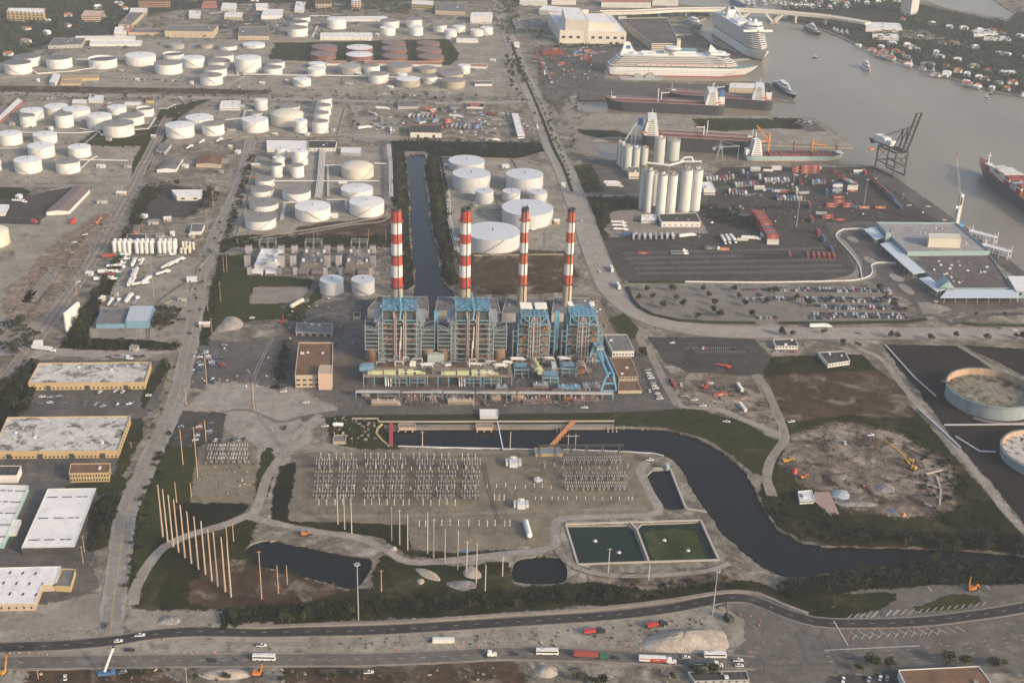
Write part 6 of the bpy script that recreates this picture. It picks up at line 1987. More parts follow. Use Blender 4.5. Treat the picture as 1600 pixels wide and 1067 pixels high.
m=MB()
for s in(-1,1):
 for t2 in(-1,1):
  m.bar((s*4,t2*4,0),(s*1.2,t2*1.2,15),.7)
m.bar((-9,0,15),(24,0,18),1.2);m.bar((0,0,15),(0,0,24),.8);m.bar((0,0,24),(22,0,18),.35);m.bar((0,0,24),(-9,0,15),.35);m.box(-8,0,12,4,3,3);m.bar((23,0,0),(23,0,18),.6)
m.build('boom_frame',steel,root)
m=MB();m.box(0,0,14,5,5,4);m.build('cab',tealgrey,root)
# --- cruise terminal
tealw=paint('terminal sea green',(.27,.38,.375),.6,.1,.4,True)
termroof=ground('terminal roof',(.34,.32,.31),(.3,.285,.275),(.26,.245,.235),big=.03,mid=.05,amt=.08)
termdark=ground('terminal weathered roof',(.15,.13,.118),(.105,.095,.09),(.2,.18,.165),big=.03,mid=.06,c3lo=.57,c3hi=.7,amt=.2)
canopy=paint('terminal canopy',(.52,.57,.6),.4,.06,.4)
B('cruise_terminal','large pale grey roofed cruise terminal with sea green parapet','terminal',[(1418,395),(1546,394),(1494,350),(1369,349)],12,tealw,termroof,1.5,(),8)
B('terminal_wing','lower terminal wing with dark blotched roof','terminal',[(1477,451),(1582,451),(1546,399),(1417,399)],7,tealw,termdark,.8,(),18)
B('roof_monitor','long cream skylight block on the terminal roof','skylight',[(1452,372),(1502,374),(1500,366),(1451,365)],1,cream,cream,.2,h=18)
B('stair_tower','sea green stair tower at the terminal corner between canopies','stair tower',[(1385,364),(1393,364),(1391,359),(1383,359)],20,tealw,termroof,.5)
B('terminal_pavilion','sea green pavilion with white vaulted roof at the frame edge','pavilion',[(1588,456),(1660,458),(1650,432),(1574,432)],10,tealw,rwhite,.5,((0,5,1,2.5,2.5,3,0),))
def canopy_slab(label,roof,h):
 P=[G(x,y,h)for x,y in roof]
 c=sum(P,Vector())/4
 root=thing('entrance_canopy',label,'canopy',(c.x,c.y,0),0,'white terminal canopies')
 Q=[(p.x-c.x,p.y-c.y)for p in P]
 m=MB();m.prism(Q,h-.5,h,0,None,True);m.build('roof',canopy,root)
 k=7
 for e0,e1 in((0,1),(1,2),(2,3),(3,0)):
  for i in range(k if(P[e0]-P[e1]).length>30 else 3):
   t2=(i+.3)/k
   piece('column',tealw,root,(Q[e0][0]*.97*(1-t2)+Q[e1][0]*.97*t2,Q[e0][1]*.97*(1-t2)+Q[e1][1]*.97*t2,0),(.35,.35,h-.5))
canopy_slab('short white canopy at the back corner of the terminal',[(1367,374),(1382,372),(1368,354),(1349,358)],6)
canopy_slab('long slanting white canopy along the terminal drop-off',[(1427,428),(1446,425),(1392,378),(1375,381)],6)
canopy_slab('shorter slanting white canopy below the teal canopy link',[(1463,455),(1477,452),(1452,432),(1436,435)],6)
canopy_slab('wide white canopy along the terminal front',[(1469,465),(1594,465),(1589,453),(1481,452)],6)
p=G(1478,462)
root=thing('entrance_gable','small sea green glazed gable at the terminal entrance','gable',(p.x,p.y,0))
m=MB();m.add([(-7,0,8),(7,0,8),(0,0,15),(0,14,15),(-7,14,8),(7,14,8)],[(0,1,2),(1,5,3,2),(0,2,3,4),(4,3,5)]);m.build('roof',tealw,root)
for s in(-6,6):
 piece('column',tealw,root,(s,0,0),(.7,.7,8))
for lab,x,y in(('white framed passenger gangway nearer the grey roof',1534,378),('white framed passenger gangway nearer the dark roof',1555,400)):
 p=G(x,y)
 root=thing('passenger_gangway',lab,'gangway',(p.x,p.y,0),-.75,'white passenger gangways')
 for z in(4,9):
  m=MB();ringbeams(m,-14,14,-4,4,z,.6);m.build('gallery',rwhite,root)
 for x2 in(-14,-5,5,14):
  for y2 in(-4,4):
   m=MB();m.bar((x2,y2,0),(x2,y2,10 if abs(x2)<9 else 14),.6);m.build('post',rwhite,root)
 m=MB();m.box(0,0,8.6,28,7,.3);m.build('floor',rwhite,root)
 # --- switchyard
wood=paint('timber pole',(.36,.25,.16),.85,.2,.8,True)
concp=paint('concrete pole',(.42,.37,.31),.85,.15,.8,True)
insul=paint('porcelain',(.58,.56,.52),.4,.1,1)
def mk(name,cat,label,parts,grp=None):
 root=thing(name,label,cat,(0,0,-500),0,grp)
 for nm,mat,fn in parts:
  m=MB();fn(m);m.build(nm,mat,root,'stuff' if nm in('insulators','breaker','busbar','wheels')else None)
 return Proto(root)
bus_post=mk('bus_post','switchyard post','post',[('post',dsteel,lambda m:m.bar((0,0,0),(0,0,7),.32)),('insulator',insul,lambda m:(m.cyl(0,0,7,9,.28,.28,8),m.cyl(0,0,9.3,11.4,.28,.28,8))),('crossarm',dsteel,lambda m:m.bar((-.8,0,9.15),(.8,0,9.15),.22))])
def fr(m):
 for x in(-5.5,0,5.5):
  for y in(0,5):
   m.bar((x,y,0),(x,y,4.2),.26)
 for y in(0,5):
  m.bar((-6.3,y,4.2),(6.3,y,4.2),.28);m.bar((-6.3,y,3),(6.3,y,3),.2)
def ins(m):
 for x in(-5.5,-3.6,-1.8,0,1.8,3.6,5.5):
  for y in(0,5):
   m.cyl(x,y,4.3,6.2,.22,.2,6)
def brk(m):
 for x in(-3.6,0,3.6):
  m.box(x,2.5,.6,1.7,1.5,1.8);m.cyl(x-.5,2.5,2.4,4.4,.2,.2,6);m.cyl(x+.5,2.5,2.4,4.4,.2,.2,6)
def bars(m):
 for x in(-3.6,0,3.6):
  m.rod((x,-6,6.3),(x,11,6.3),.12,0,5)
switch_frame=mk('switch_frame','switch frame','switchgear',[('frame',dsteel,fr),('insulators',insul,ins),('breaker',tgrey,brk),('busbar',steel,bars)])
rows_=(('back',735),('second',751),('third',766),('front',782))
colx=(507,544,587,621,664,700,738)
for j,(rn_,y)in enumerate(rows_):
 for i,x in enumerate(colx):
  p=G(x-j*1.2,y)
  switch_frame.place(tuple(p),PANG,'steel switch frame in the %s row of the long switchyard, %s of seven'%(rn_,nth(i,7)),'switch frames',(1.0,1.0,.8 if j else 1.1))
for ri,(rn_,y,xs)in enumerate((('canal side',730,(502,514.5,526,538,549.5,571,579.5,591,602.5,614,626,646.5,655,667,678,690,701,722,731,742)),('lower',803,(499,511,524,536,548,570,581,593,605,616,630,639,661,673,686,698,711)),('lowest',836,(655,665,690,703,716,732,748,761,773,788,796)),('middle',795,(772,779,787)))):
 for i,x in enumerate(xs):
  bus_post.place(tuple(G(x,y+RN.uniform(-1,1))),PANG,'tall insulator post in the %s row of the switchyard, %s of %d'%(rn_,nth(i,len(xs)),len(xs)),'switchyard posts')
for i in range(3):
 for j in range(2):
  switch_frame.place(tuple(G(338+i*18,712+j*14)),PANG,'switch frame in the small yard above the mast field, %s of %s row'%(nth(i,3),ORD[j]),'switch frames')
root=thing('switchyard_gantry','dark steel gantry of the separate switchyard bay by the relay house','gantry',tuple(G(846,752)),PANG)
og=G(846,752)
for k,(x,y)in enumerate(((846,752),(872,757),(898,757),(923,758),(949,758),(975,757))):
 d=G(x,y)-og
 u,v=d.x*math.cos(PANG)+d.y*math.sin(PANG),-d.x*math.sin(PANG)+d.y*math.cos(PANG)
 for vv in(0,26):
  m=MB();m.bar((u,vv,0),(u,vv,14),.7);m.build('mast',dsteel,root)
 m=MB();m.bar((u,0,13.5),(u,26,13.5),.4);m.build('tie_beam',dsteel,root)
for vv,x1 in((0,48),(26,60)):
 m=MB();m.bar((0 if vv else 12,vv,13.8),(x1,vv,13.8),.7);m.bar((0 if vv else 12,vv,12.4),(x1,vv,12.4),.4);m.build('cross_beam',dsteel,root)
for i in range(4):
 for j,(rn_,y)in enumerate((('back',727),('middle',752),('front',768))):
  switch_frame.place(tuple(G(888+i*25+j*3,y)),PANG,'switch frame under the dark gantry, %s row, %s of four'%(rn_,nth(i,4)),'switch frames',(.85,.8,.9))
for i,x in enumerate((836,845,862,872,880,886,900,914,927,941,954,967,981,987)):
 bus_post.place(tuple(G(x,788)),PANG,'short insulator post in front of the dark gantry, %s of fourteen'%nth(i,14),'switchyard posts',(1,1,.55))
for lab,x,y,s in(('white transformer with radiators in the switchyard corner',802,727,1.0),('small white generator set on the switchyard gravel',841,752,.5),('big white transformer truck body beside the posts',814,792,.9)):
 p=G(x,y)
 root=thing('power_transformer',lab,'transformer',tuple(p),PANG,'transformers of the switchyard')
 m=MB();m.box(0,0,.5,6*s,8*s,4*s);m.build('tank',rlight,root)
 m=MB();m.box(-4.5*s,0,.8,2*s,6*s,3.2*s);m.box(4.5*s,0,.8,2*s,6*s,3.2*s);m.build('radiator',pgrey,root)
 m=MB();m.cyl(0,0,4*s,6.5*s,.5*s,.3*s,8);m.rod((-2*s,2*s,5.4*s),(2*s,2*s,5.4*s),.8*s,0,10);m.build('bushing',insul,root)
def capsule(label,a,b,w,mat,name='pressure_tank'):
 p,q=G(*a),G(*b)
 r=w/2*mpp(*a)
 d=q-p
 root=thing(name,label,'tank',(p.x,p.y,0),math.atan2(d.y,d.x))
 L=d.length
 m=MB();n=16
 prof=[(-r*.5,r*.5),(-r*.25,r*.85),(0,r),(L,r),(L+r*.25,r*.85),(L+r*.5,r*.5)]
 for(xa,ra_),(xb,rb_)in zip(prof,prof[1:]):
  P=[(xa,ra_*math.cos(6.2832*i/n),r+.8+ra_*math.sin(6.2832*i/n))for i in range(n)]+[(xb,rb_*math.cos(6.2832*i/n),r+.8+rb_*math.sin(6.2832*i/n))for i in range(n)]
  m.add(P,[(i,n+i,n+(i+1)%n,(i+1)%n)for i in range(n)],0,True)
 for xx,rr_ in((-r*.5,r*.5),(L+r*.5,r*.5)):
  m.add([(xx,rr_*math.cos(6.2832*i/n),r+.8+rr_*math.sin(6.2832*i/n))for i in range(n)],[tuple(range(n))])
 m.build('vessel',mat,root)
 for x in(L*.2,L*.8):
  m=MB();m.box(x,0,0,.8,r*1.6,r*.8+.4);m.build('saddle',m_conc,root)
capsule('long white horizontal gas tank lying at the switchyard corner',(821,820),(827,842),9,rwhite)
capsule('white horizontal tank beside the canal headworks track',(521,667),(535,667),6,rwhite)
capsule('tan horizontal tank lying beside the grass pad',(455,483),(473,473),7,cream)
p=G(1042,733)
root=thing('round_tank','small sea green round tank at the basin corner','tank',(p.x,p.y,0))
m=MB();m.cyl(0,0,0,4,1.7,1.7,14,0,None,False);m.build('shell',tealw,root)
m=MB();m.rings(0,0,[(1.75,4),(.2,4.5)],14);m.build('roof',tealw,root)
def strip(name,label,cat,px,w,z0,z1,mat,grp=None,zb=None):
 P=wp(px)
 o=P[0]
 m=MB()
 for a,b in zip(P,P[1:]):
  m.bar((a.x-o.x,a.y-o.y,(z0+z1)/2),(b.x-o.x,b.y-o.y,(z0+z1)/2),w,0,z1-z0)
 ob=m.build(name,mat)
 ob.location=(o.x,o.y,0)
 return tag(ob,label,cat,grp)
strip('intake_wall','long pale concrete intake wall along the discharge canal','wall',[(600,667),(800,666),(960,666)],5,-1.5,.5,m_conc)
strip('pipeline','long pale pipeline along the canal lawn','pipeline',[(550,655),(590,655),(592,660),(700,660),(960,659)],.9,.3,1.2,concp)
strip('boom_line','white floating boom along the switchyard bank of the canal','boom',[(622,697),(700,699),(838,702)],.9,-1.4,.3,rwhite,'white booms')
strip('boom_line','white floating boom curving past the relay house','boom',[(880,702),(960,705),(1020,708),(1037,712)],.9,-1.4,.3,rwhite,'white booms')
strip('pipe_crossing','white pipe crossing the discharge canal','pipe',[(777,659),(786,703),(800,703)],.7,.5,1.2,rwhite)
strip('curved_wall','ochre curved wall at the canal end','wall',[(597,664),(590,670),(588,678),(596,688),(608,698)],1.4,0,1.2,yellow)
for lab,a,b,mt,zz in(('red covered footbridge across the canal end',(611,698),(611,664),m_red,2.2),('orange inclined conveyor bridge across the discharge canal',(860,701),(896,661),craneorange,2.2)):
 p,q=G(*a),G(*b)
 d=q-p
 root=thing('foot_bridge',lab,'bridge',(p.x,p.y,0),math.atan2(d.y,d.x))
 m=MB();m.box(d.length/2,0,zz,d.length,2.6,.3);m.build('roof',mt,root)
 m=MB();m.box(d.length/2,0,.4,d.length,2.4,.4);m.build('deck',deckm,root)
 for k in range(9):
  m=MB();x=d.length*k/8
  m.bar((x,-1.2,-2),(x,-1.2,zz),.25);m.bar((x,1.2,-2),(x,1.2,zz),.25);m.build('post',mt,root)
for i,(x,lab)in enumerate(((636,'pale screen house on the intake wall by the red footbridge'),(757,'pale screen house on the intake wall by the pipe crossing'))):
 B('screen_house',lab,'screen house',[(x-13,668),(x+13,668),(x+13,662),(x-13,662)],4,peach,m_conc,.3)
for k,x in enumerate((623,634,645,746,757,768,870,876,883,950,957,963)):
 p=G(x,669.5)
 m=MB();m.bar((0,0,-2),(0,-4,-.4),.9);m.bar((0,0,-1),(0,0,1.6),.6);o=m.build('gate_pier',concp);o.location=(p.x,p.y,0);tag(o,'pale gate pier at the foot of the intake wall, %s of twelve'%nth(k,12),'pier','gate piers')
for lab,px in(('white rim wall of the green settling basins',[(884,820),(903,882),(1016,878),(1123,875),(1095,813),(884,819)]),('pale dividing wall between the green settling basins',[(986,818),(995,827),(1014,878)]),('white rim wall of the small dark basin by the canal',[(1021,732),(1047,732),(1072,795),(1104,800)])):
 strip('basin_wall',lab,'wall',px,1.3,0,.7,concp,'basin walls')
for k,(x,y)in enumerate(((930,845),(967,863),(1038,844),(1075,860))):
 p=G(x,y,-1.2)
 root=thing('aerator','floating pond aerator, %s of four in the settling basins'%nth(k,4),'aerator',(p.x,p.y,-1.2),0,'aerators')
 m=MB();m.rings(0,0,[(1.5,0),(1.3,.5),(.4,.9)],10);m.build('float',pgrey,root)
 m=MB();m.cyl(0,0,.8,1.5,.3,.3,8);m.build('motor',steel,root)
for k,(a,b)in enumerate((((1383,540),(1428,590)),((1435,640),(1500,700)),((1475,665),(1600,664)),((1500,600),(1470,596)),((1428,590),(1462,620)),((1493,683),(1530,706)),((1530,706),(1556,707)))):
 strip('fuel_line','grey pipe line on trestles in the dark tank yard, %s of seven'%nth(k,7),'pipeline',[a,b],.9,.4,1.2,pgrey,'tank yard pipe lines')
 # --- poles and lamps
def pole(xb,yb,yt,label,name,grp,mat,r0_,r1_,arms=(),xt=None):
 b=G(xb,yb)
 h=max(5,hgt(xb,yb,yt))
 root=thing(name,label,'pole',(b.x,b.y,0),RN.uniform(-.1,.1),grp)
 m=MB();m.cyl(0,0,0,h,r0_,r1_,10);m.build('shaft',mat,root)
 for z,w in arms:
  m=MB();m.bar((-w,0,h-z),(w,0,h-z),.22);m.build('crossarm',mat,root)
 return root,h
PL=((254.5,838,756),(262,846,763),(270.5,854,772),(279,862,779),(289,871,788),(299,880,798),(310,889,806),(321,897,813),(331,907,825),(340,916,830),(352,924,838),(361,932,846))
pinew=paint('new timber mast',(.4,.31,.235),.8,.15,.8,True)
for i,(x,y0,y1)in enumerate(PL):
 pole(x,y0,y1,'tall bare tan mast, slanting row beside the curved track, %s'%nth(i,12),'bare_mast','slanting row of tall masts',pinew,.62,.4)
for i,(x,y0,y1)in enumerate(((409,936,860),(435,927,883),(449,913,883),(596,924,890),(276,785,752),(299,776,754),(365,845,817),(355,848,822),(528,819,764),(538.5,827,772),(549.5,834,780),(612,845,792),(624.5,851,796),(637,859,803),(668,864,800),(677.5,872,810),(695,880,826),(715,890,828),(729,897,845),(744,911,849),(758,923,882),(950,895,856),(1013,905,880),(785,900,868),(660,697,674),(797,700,674),(286,726,669),(309,747,666),(322,690,656),(397,640,598),(291,632,606),(323,600,556))):
 q=('by the dark pond','on the scrub below the switchyard','beside the basins','on the canal bank','beside the plant car park')[0 if i<8 else 1 if i<21 else 2 if i<24 else 3 if i<26 else 4]
 pole(x,y0,y1,'line pole %s, %s of its scattered line'%(q,ORD[i%16]),'line_pole','power line poles',concp if 8<=i<26 else wood,.42,.28,((.8,1.6),)if i%3==0 else())
for i,(x,y0,y1)in enumerate(((334,330,299),(324,357,326),(317,385,364),(350,427,396),(355,425,394),(345,471,440),(325,487,457),(332,532,497),(121,467,430),(241,468,410),(371,383,372),(85,288,276),(167,288,270),(40,288,275),(490,378,358),(497,378,360),(576,378,358),(603,378,359),(306,560,540),(205,700,690),(132,862,836),(130,880,852),(60,1060,1045),(292,1067,1042))):
 pole(x,y0,y1,'weathered street pole along the main road and side streets, %s in its line'%(ORD[i]if i<17 else 'later '+ORD[i-17]),'street_pole','street poles',wood,.26,.18,((.7,1.3),))
for x,y0,y1,lab in((560,968,881,'tall steel lighting mast with round lamp head beside the highway'),(1113,960,890,'tall lighting mast at the highway bend'),(1244,355,308,'lighting mast standing in the container yard'),(1350,318,280,'lighting mast among the red containers by the quay'),(1238,300,272,'slim lighting mast beside the trailers'),(1460,484,470,'short lighting mast on the terminal forecourt')):
 root,h=pole(x,y0,y1,lab,'lighting_mast','lighting masts',steel,.5,.28)
 for k in range(6):
  m=MB();a=k*1.047;m.box(1.4*math.cos(a),1.4*math.sin(a),h-.4,.8,.8,.5,a);m.build('lamp_head',rwhite,root)
 m=MB();m.rings(0,0,[(1.6,h-.1),(1.6,h+.1)],14);m.build('ring',steel,root)
p=G(893,702)
root=thing('pole_frame','H-shaped timber pole frame standing on the canal bank','pole frame',(p.x,p.y,0),PANG)
for x in(-2.6,2.6):
 m=MB();m.cyl(x,0,0,13,.3,.22,8);m.build('pole',concp,root)
m=MB();m.bar((-5,0,11),(5,0,11),.35);m.build('crossarm',concp,root)
for a,b,lab in(((1281,998),(1305,1052),'dark signal gantry over the junction'),((1192,1054),(1251,1053),'dark signal mast arm at the junction edge')):
 p,q=G(*a),G(*b)
 d=q-p
 root=thing('signal_gantry',lab,'signal gantry',(p.x,p.y,0),math.atan2(d.y,d.x),'traffic signal gantries')
 m=MB();m.bar((0,0,0),(0,0,7),.35);m.bar((d.length,0,0),(d.length,0,7),.35);m.build('post',dsteel,root)
 m=MB();m.bar((0,0,6.6),(d.length,0,6.6),.28);m.build('arm',dsteel,root)
 for k in range(5):
  m=MB();m.box(d.length*(k+.5)/5,0,5.6,.4,.35,1.0);m.build('signal_head',dsteel,root)
  # --- heaps
def heap(label,poly,h,mat,rn,name='spoil_heap'):
 pts=smooth_loop(wp(poly),2)
 c=sum(pts,Vector())/len(pts)
 m=MB()
 R=7
 V=[]
 n=len(pts)
 for k in range(R):
  f=1-k/(R-.5)
  for p in pts:
   q=(p-c)*(f+rn.uniform(-.03,.03))
   V.append((q.x,q.y,h*(1-f**1.6)*rn.uniform(.86,1.1)if k else-.05))
 V.append((0,0,h))
 F=[(k*n+i,k*n+(i+1)%n,(k+1)*n+(i+1)%n,(k+1)*n+i)for k in range(R-1)for i in range(n)]
 F=[f if sum(pts[i].x*pts[(i+1)%n].y-pts[(i+1)%n].x*pts[i].y for i in range(n))>0 else f[::-1]for f in F]
 F+=[((R-1)*n+i,(R-1)*n+(i+1)%n,R*n)for i in range(n)]
 m.add(V,F)
 for i in range(len(m.s)):
  m.s[i]=True
 o=m.build(name,mat)
 o.location=(c.x,c.y,0)
 tag(o,label,'heap','spoil heaps')
sandm=ground('pale sand heap',(.43,.37,.3),(.34,.295,.245),(.5,.44,.37),big=.1,mid=.4,amt=.25)
rockm=ground('grey rubble heap',(.3,.28,.26),(.2,.185,.17),(.42,.4,.37),big=.2,mid=.5,amt=.5)
for lab,poly,h,mt in(('big pale sand heap with furrowed face beside the highway',[(1000,1012),(1030,1022),(1140,1020),(1138,995),(1122,980),(1040,986),(1005,996)],6,sandm),('round pale heap at the frame bottom beside the road',[(832,1052),(850,1060),(875,1056),(870,1040),(840,1038)],2.5,sandm),('pale heap by the demolition machines at the bottom',[(305,1057),(340,1064),(400,1058),(385,1044),(320,1044)],3,sandm),('pale rock heap on the scrub below the switchyard',[(643,886),(660,903),(690,911),(688,900),(668,888)],2.0,sandm),('low grey rubble heap on the scrub',[(690,912),(720,925),(750,920),(740,905),(705,907)],1.8,rockm),('small round heap on the dark scrub',[(649,908),(656,915),(665,910),(662,904),(652,904)],1.8,sandm),('pale heap under the line poles',[(720,893),(728,905),(755,905),(752,893),(735,880)],2,sandm),('small pale heap in the field by the switchyard fence',[(606,858),(614,862),(622,860),(620,853),(610,853)],1.4,sandm),('large pale sand heap on the grass below the gas turbines',[(342,515),(360,518),(385,510),(372,494),(350,494)],3,sandm),('white rubble bank in the highway work site',[(240,974),(265,978),(285,972),(283,962),(255,960)],2.2,rockm),('rubble heap in the excavated site',[(1365,762),(1375,772),(1400,770),(1395,758),(1372,754)],2,rockm),('pale rubble heap at the excavation edge',[(1300,786),(1320,792),(1370,792),(1375,786),(1330,780)],1.6,rockm),('scrap heap of bright twisted metal beside the slab',[(1296,772),(1310,782),(1330,780),(1325,765),(1303,764)],2.2,paint('scrap metal',(.36,.4,.42),.5,.6,1.2))):
 heap(lab,poly,h,mt,RN)
for lab,poly,mt in(('pinkish broken slab of the demolished building',[(1271,782),(1298,806),(1311,803),(1296,769),(1272,769)],paint('pink slab',(.32,.22,.18),.9,.2,.2)),('grey floor slab in the demolition yard',[(30,474),(58,470),(98,420),(80,418)],m_conc),('dark floor slab in the demolition yard',[(34,473),(48,474),(58,454),(42,454)],m_dark)):
 P=wp(poly)
 c=sum(P,Vector())/len(P)
 Q=[(p.x-c.x,p.y-c.y)for p in P]
 if sum(a[0]*b[1]-b[0]*a[1]for a,b in zip(Q,Q[1:]+Q[:1]))<0:
  Q=Q[::-1]
 m=MB();m.prism(Q,0,.45);o=m.build('floor_slab',mt);o.location=(c.x,c.y,0);tag(o,lab,'slab')
for k,px in enumerate(([(1440,743),(1472,735)],[(1448,758),(1472,765)],[(1453,774),(1472,780)],[(1444,787),(1460,795)],[(1463,745),(1470,765),(1468,790)])):
 strip('broken_wall','pale broken foundation wall at the edge of the excavation, %s of five'%nth(k,5),'wall',px,1.1,0,1.0,concp,'broken foundation walls')
 # --- bunds, sheds and masts that fill the tank farms
for k,px in enumerate(([(128,228),(152,209),(248,197),(258,182)],[(0,232),(45,233),(90,231),(118,229)],[(262,224),(330,224),(358,216),(420,213)],[(385,374),(480,360),(545,349),(600,340),(608,320)],[(372,366),(392,300),(406,250)],[(422,212),(478,214),(528,213),(540,168)],[(0,123),(110,113),(150,113),(235,108)],[(184,123),(205,109),(235,117)],[(350,137),(385,118),(460,121)],[(430,66),(560,64),(700,60),(716,82)],[(425,98),(540,100),(565,95)],[(686,249),(700,330),(716,398)],[(690,246),(800,249),(812,268)],[(700,330),(780,328),(776,305)],[(740,400),(880,398),(900,380)],[(450,60),(500,58),(508,32)],[(660,60),(680,57),(775,60)],[(570,134),(610,127),(640,140),(730,142)],[(480,137),(535,137),(535,122)],[(130,205),(205,199),(238,190)],[(300,455),(310,420),(330,398)],[(186,475),(250,478),(268,470)])):
 strip('bund_wall','low pale bund wall between the storage tanks and yards, %s in order'%ORD[k],'bund',px,1.6,0,1.1,m_dirt if k%3 else m_conc,'bund walls')
rk=random.Random(14)
for k,(x,y)in enumerate(((60,128),(190,112),(215,127),(300,132),(372,137),(410,132),(448,128),(545,132),(560,118),(610,138),(700,146),(745,110),(770,96),(630,60),(590,56),(700,62),(20,196),(130,190),(80,204),(170,220),(240,216),(380,168),(362,205),(430,212),(480,213),(520,205),(536,290),(520,340),(445,268),(400,262),(372,240),(346,270),(360,232),(290,262),(330,210),(700,262),(790,262),(858,330),(870,350),(880,292),(742,322),(718,380),(158,262),(200,262),(120,300),(30,310),(160,318),(190,305),(225,340),(240,350),(262,345),(270,368),(250,372),(300,372),(140,430),(180,462),(160,470),(300,440),(285,470),(320,510),(60,540),(210,548))):
 p=G(x,y)
 w,d,h=rk.uniform(4,11),rk.uniform(3,6),rk.uniform(2.4,4)
 root=thing('pump_shed','%s small shed in the tank farms and yards, %s'%(('pale','grey','tan')[k%3],('early ','middle ','late ')[k//24]+ORD[k%24]),'shed',(p.x,p.y,0),rk.uniform(-.3,.3),'small sheds of the tank farms')
 m=MB();m.box(0,0,0,w,d,h);m.build('wall',(wwall,greyw,tanw)[k%3],root)
 m=MB();m.add([(-w*.55,-d*.6,h),(w*.55,-d*.6,h),(w*.55,d*.6,h+.7),(-w*.55,d*.6,h+.7)],[(0,1,2,3)]);m.build('roof',(rwhite,rgrey,paleroof)[k%3],root)
 piece('door',dsteel,root,(-w*.2,-d/2-.05,0),(1.4,.12,2.1))
wl=MB()
for x in(502,514.5,526,538,549.5,571,579.5,591,602.5,614,626,646.5,655,667,678,690,701,722,731):
 a,b=G(x,730),G(x-4,803)
 for k in range(6):
  p,q=a.lerp(b,k/6),a.lerp(b,(k+1)/6)
  wl.bar((p.x,p.y,10.5-1.2*math.sin(math.pi*k/6)),(q.x,q.y,10.5-1.2*math.sin(math.pi*(k+1)/6)),.13)
for y,x0,x1 in((730,500,745),(735,498,752),(751,496,750),(766,495,750),(782,494,748),(803,497,712),(836,653,800)):
 a,b=G(x0,y),G(x1,y)
 for z in((9.2,)if y in(730,803,836)else(5.2,6.3)):
  wl.bar((a.x,a.y,z),(b.x,b.y,z),.16)
o=wl.build('overhead_lines',dsteel)
o['kind']='stuff'
o['label']='thin conductors strung between the switchyard frames and posts'
for ri,(rn_,y,x0,x1,n)in enumerate((('upper inner',743,502,742,18),('lower inner',774,498,740,18),('relay house',741,852,978,10),('transformer',772,762,862,8))):
 for i in range(n):
  bus_post.place(tuple(G(x0+(x1-x0)*i/(n-1)+RN.uniform(-2,2),y+RN.uniform(-2,2))),PANG,'short insulator post in the %s row of the switchyard, %s'%(rn_,nth(i,n)),'switchyard posts',(1,1,RN.uniform(.5,.8)))
wt_=[(m_pale,1),(m_asph,1)]
for k,px in enumerate(([(440,700),(420,670),(400,640),(395,600),(410,560),(430,520)],[(330,650),(380,640),(440,660),(470,650)],[(60,510),(100,450),(140,390),(170,340)],[(40,500),(90,430),(130,370)],[(1240,720),(1290,710),(1350,700),(1400,710),(1450,745)],[(1260,740),(1320,740),(1380,730)],[(190,520),(200,470),(230,430),(290,410)],[(230,530),(240,480),(290,440)],[(480,500),(520,490),(560,500)],[(630,205),(700,195),(800,200)],[(560,150),(640,153),(760,155)],[(960,300),(1000,300),(1060,320)],[(900,330),(860,330),(850,390)],[(820,380),(760,410),(720,440)],[(700,330),(706,380),(722,450)],[(465,730),(600,720),(760,712),(960,712)],[(470,808),(640,806),(800,800),(1010,795)],[(755,720),(765,770),(780,820)],[(280,1000),(400,1006),(600,1004),(800,995)],[(500,1050),(620,1046),(760,1040)],[(250,240),(290,235),(350,225),(385,222)],[(0,115),(150,112),(240,116)],[(20,215),(120,220),(230,210)])):
 for o_ in(-.95,.95):
  ribbon('wheel_track',px,.7,wt_[k%2][0],9,True,o_,.2)
  # --- vehicles
CARC={'white':(.7,.69,.67),'silver':(.36,.37,.38),'black':(.025,.025,.028),'grey':(.12,.125,.13),'red':(.3,.03,.025),'blue':(.05,.09,.2),'yellow':(.6,.36,.03),'tan':(.36,.29,.2)}
tyre=paint('tyre rubber',(.02,.02,.02),.9,.1,1)
def profile(m,pts,w,mi=0,w2=None):
 n=len(pts)
 w2=w2 or[w]*n
 P=[(x,-b/2,z)for(x,z),b in zip(pts,w2)]+[(x,b/2,z)for(x,z),b in zip(pts,w2)]
 m.add(P,[(i,n+i,n+(i+1)%n,(i+1)%n)for i in range(n)]+[tuple(range(n)),tuple(reversed(range(n,2*n)))],mi)
def wheels(root,xs,w,r=.34):
 for x in xs:
  for s in(-1,1):
   if('wheel',r)not in BOX:
    m=MB();m.rod((0,-.13,0),(0,.13,0),r,0,10);BOX[('wheel',r)]=m.mesh('wheel',[tyre])
   o=link('wheel',BOX[('wheel',r)],root);o.location=(x,s*(w/2-.1),r)
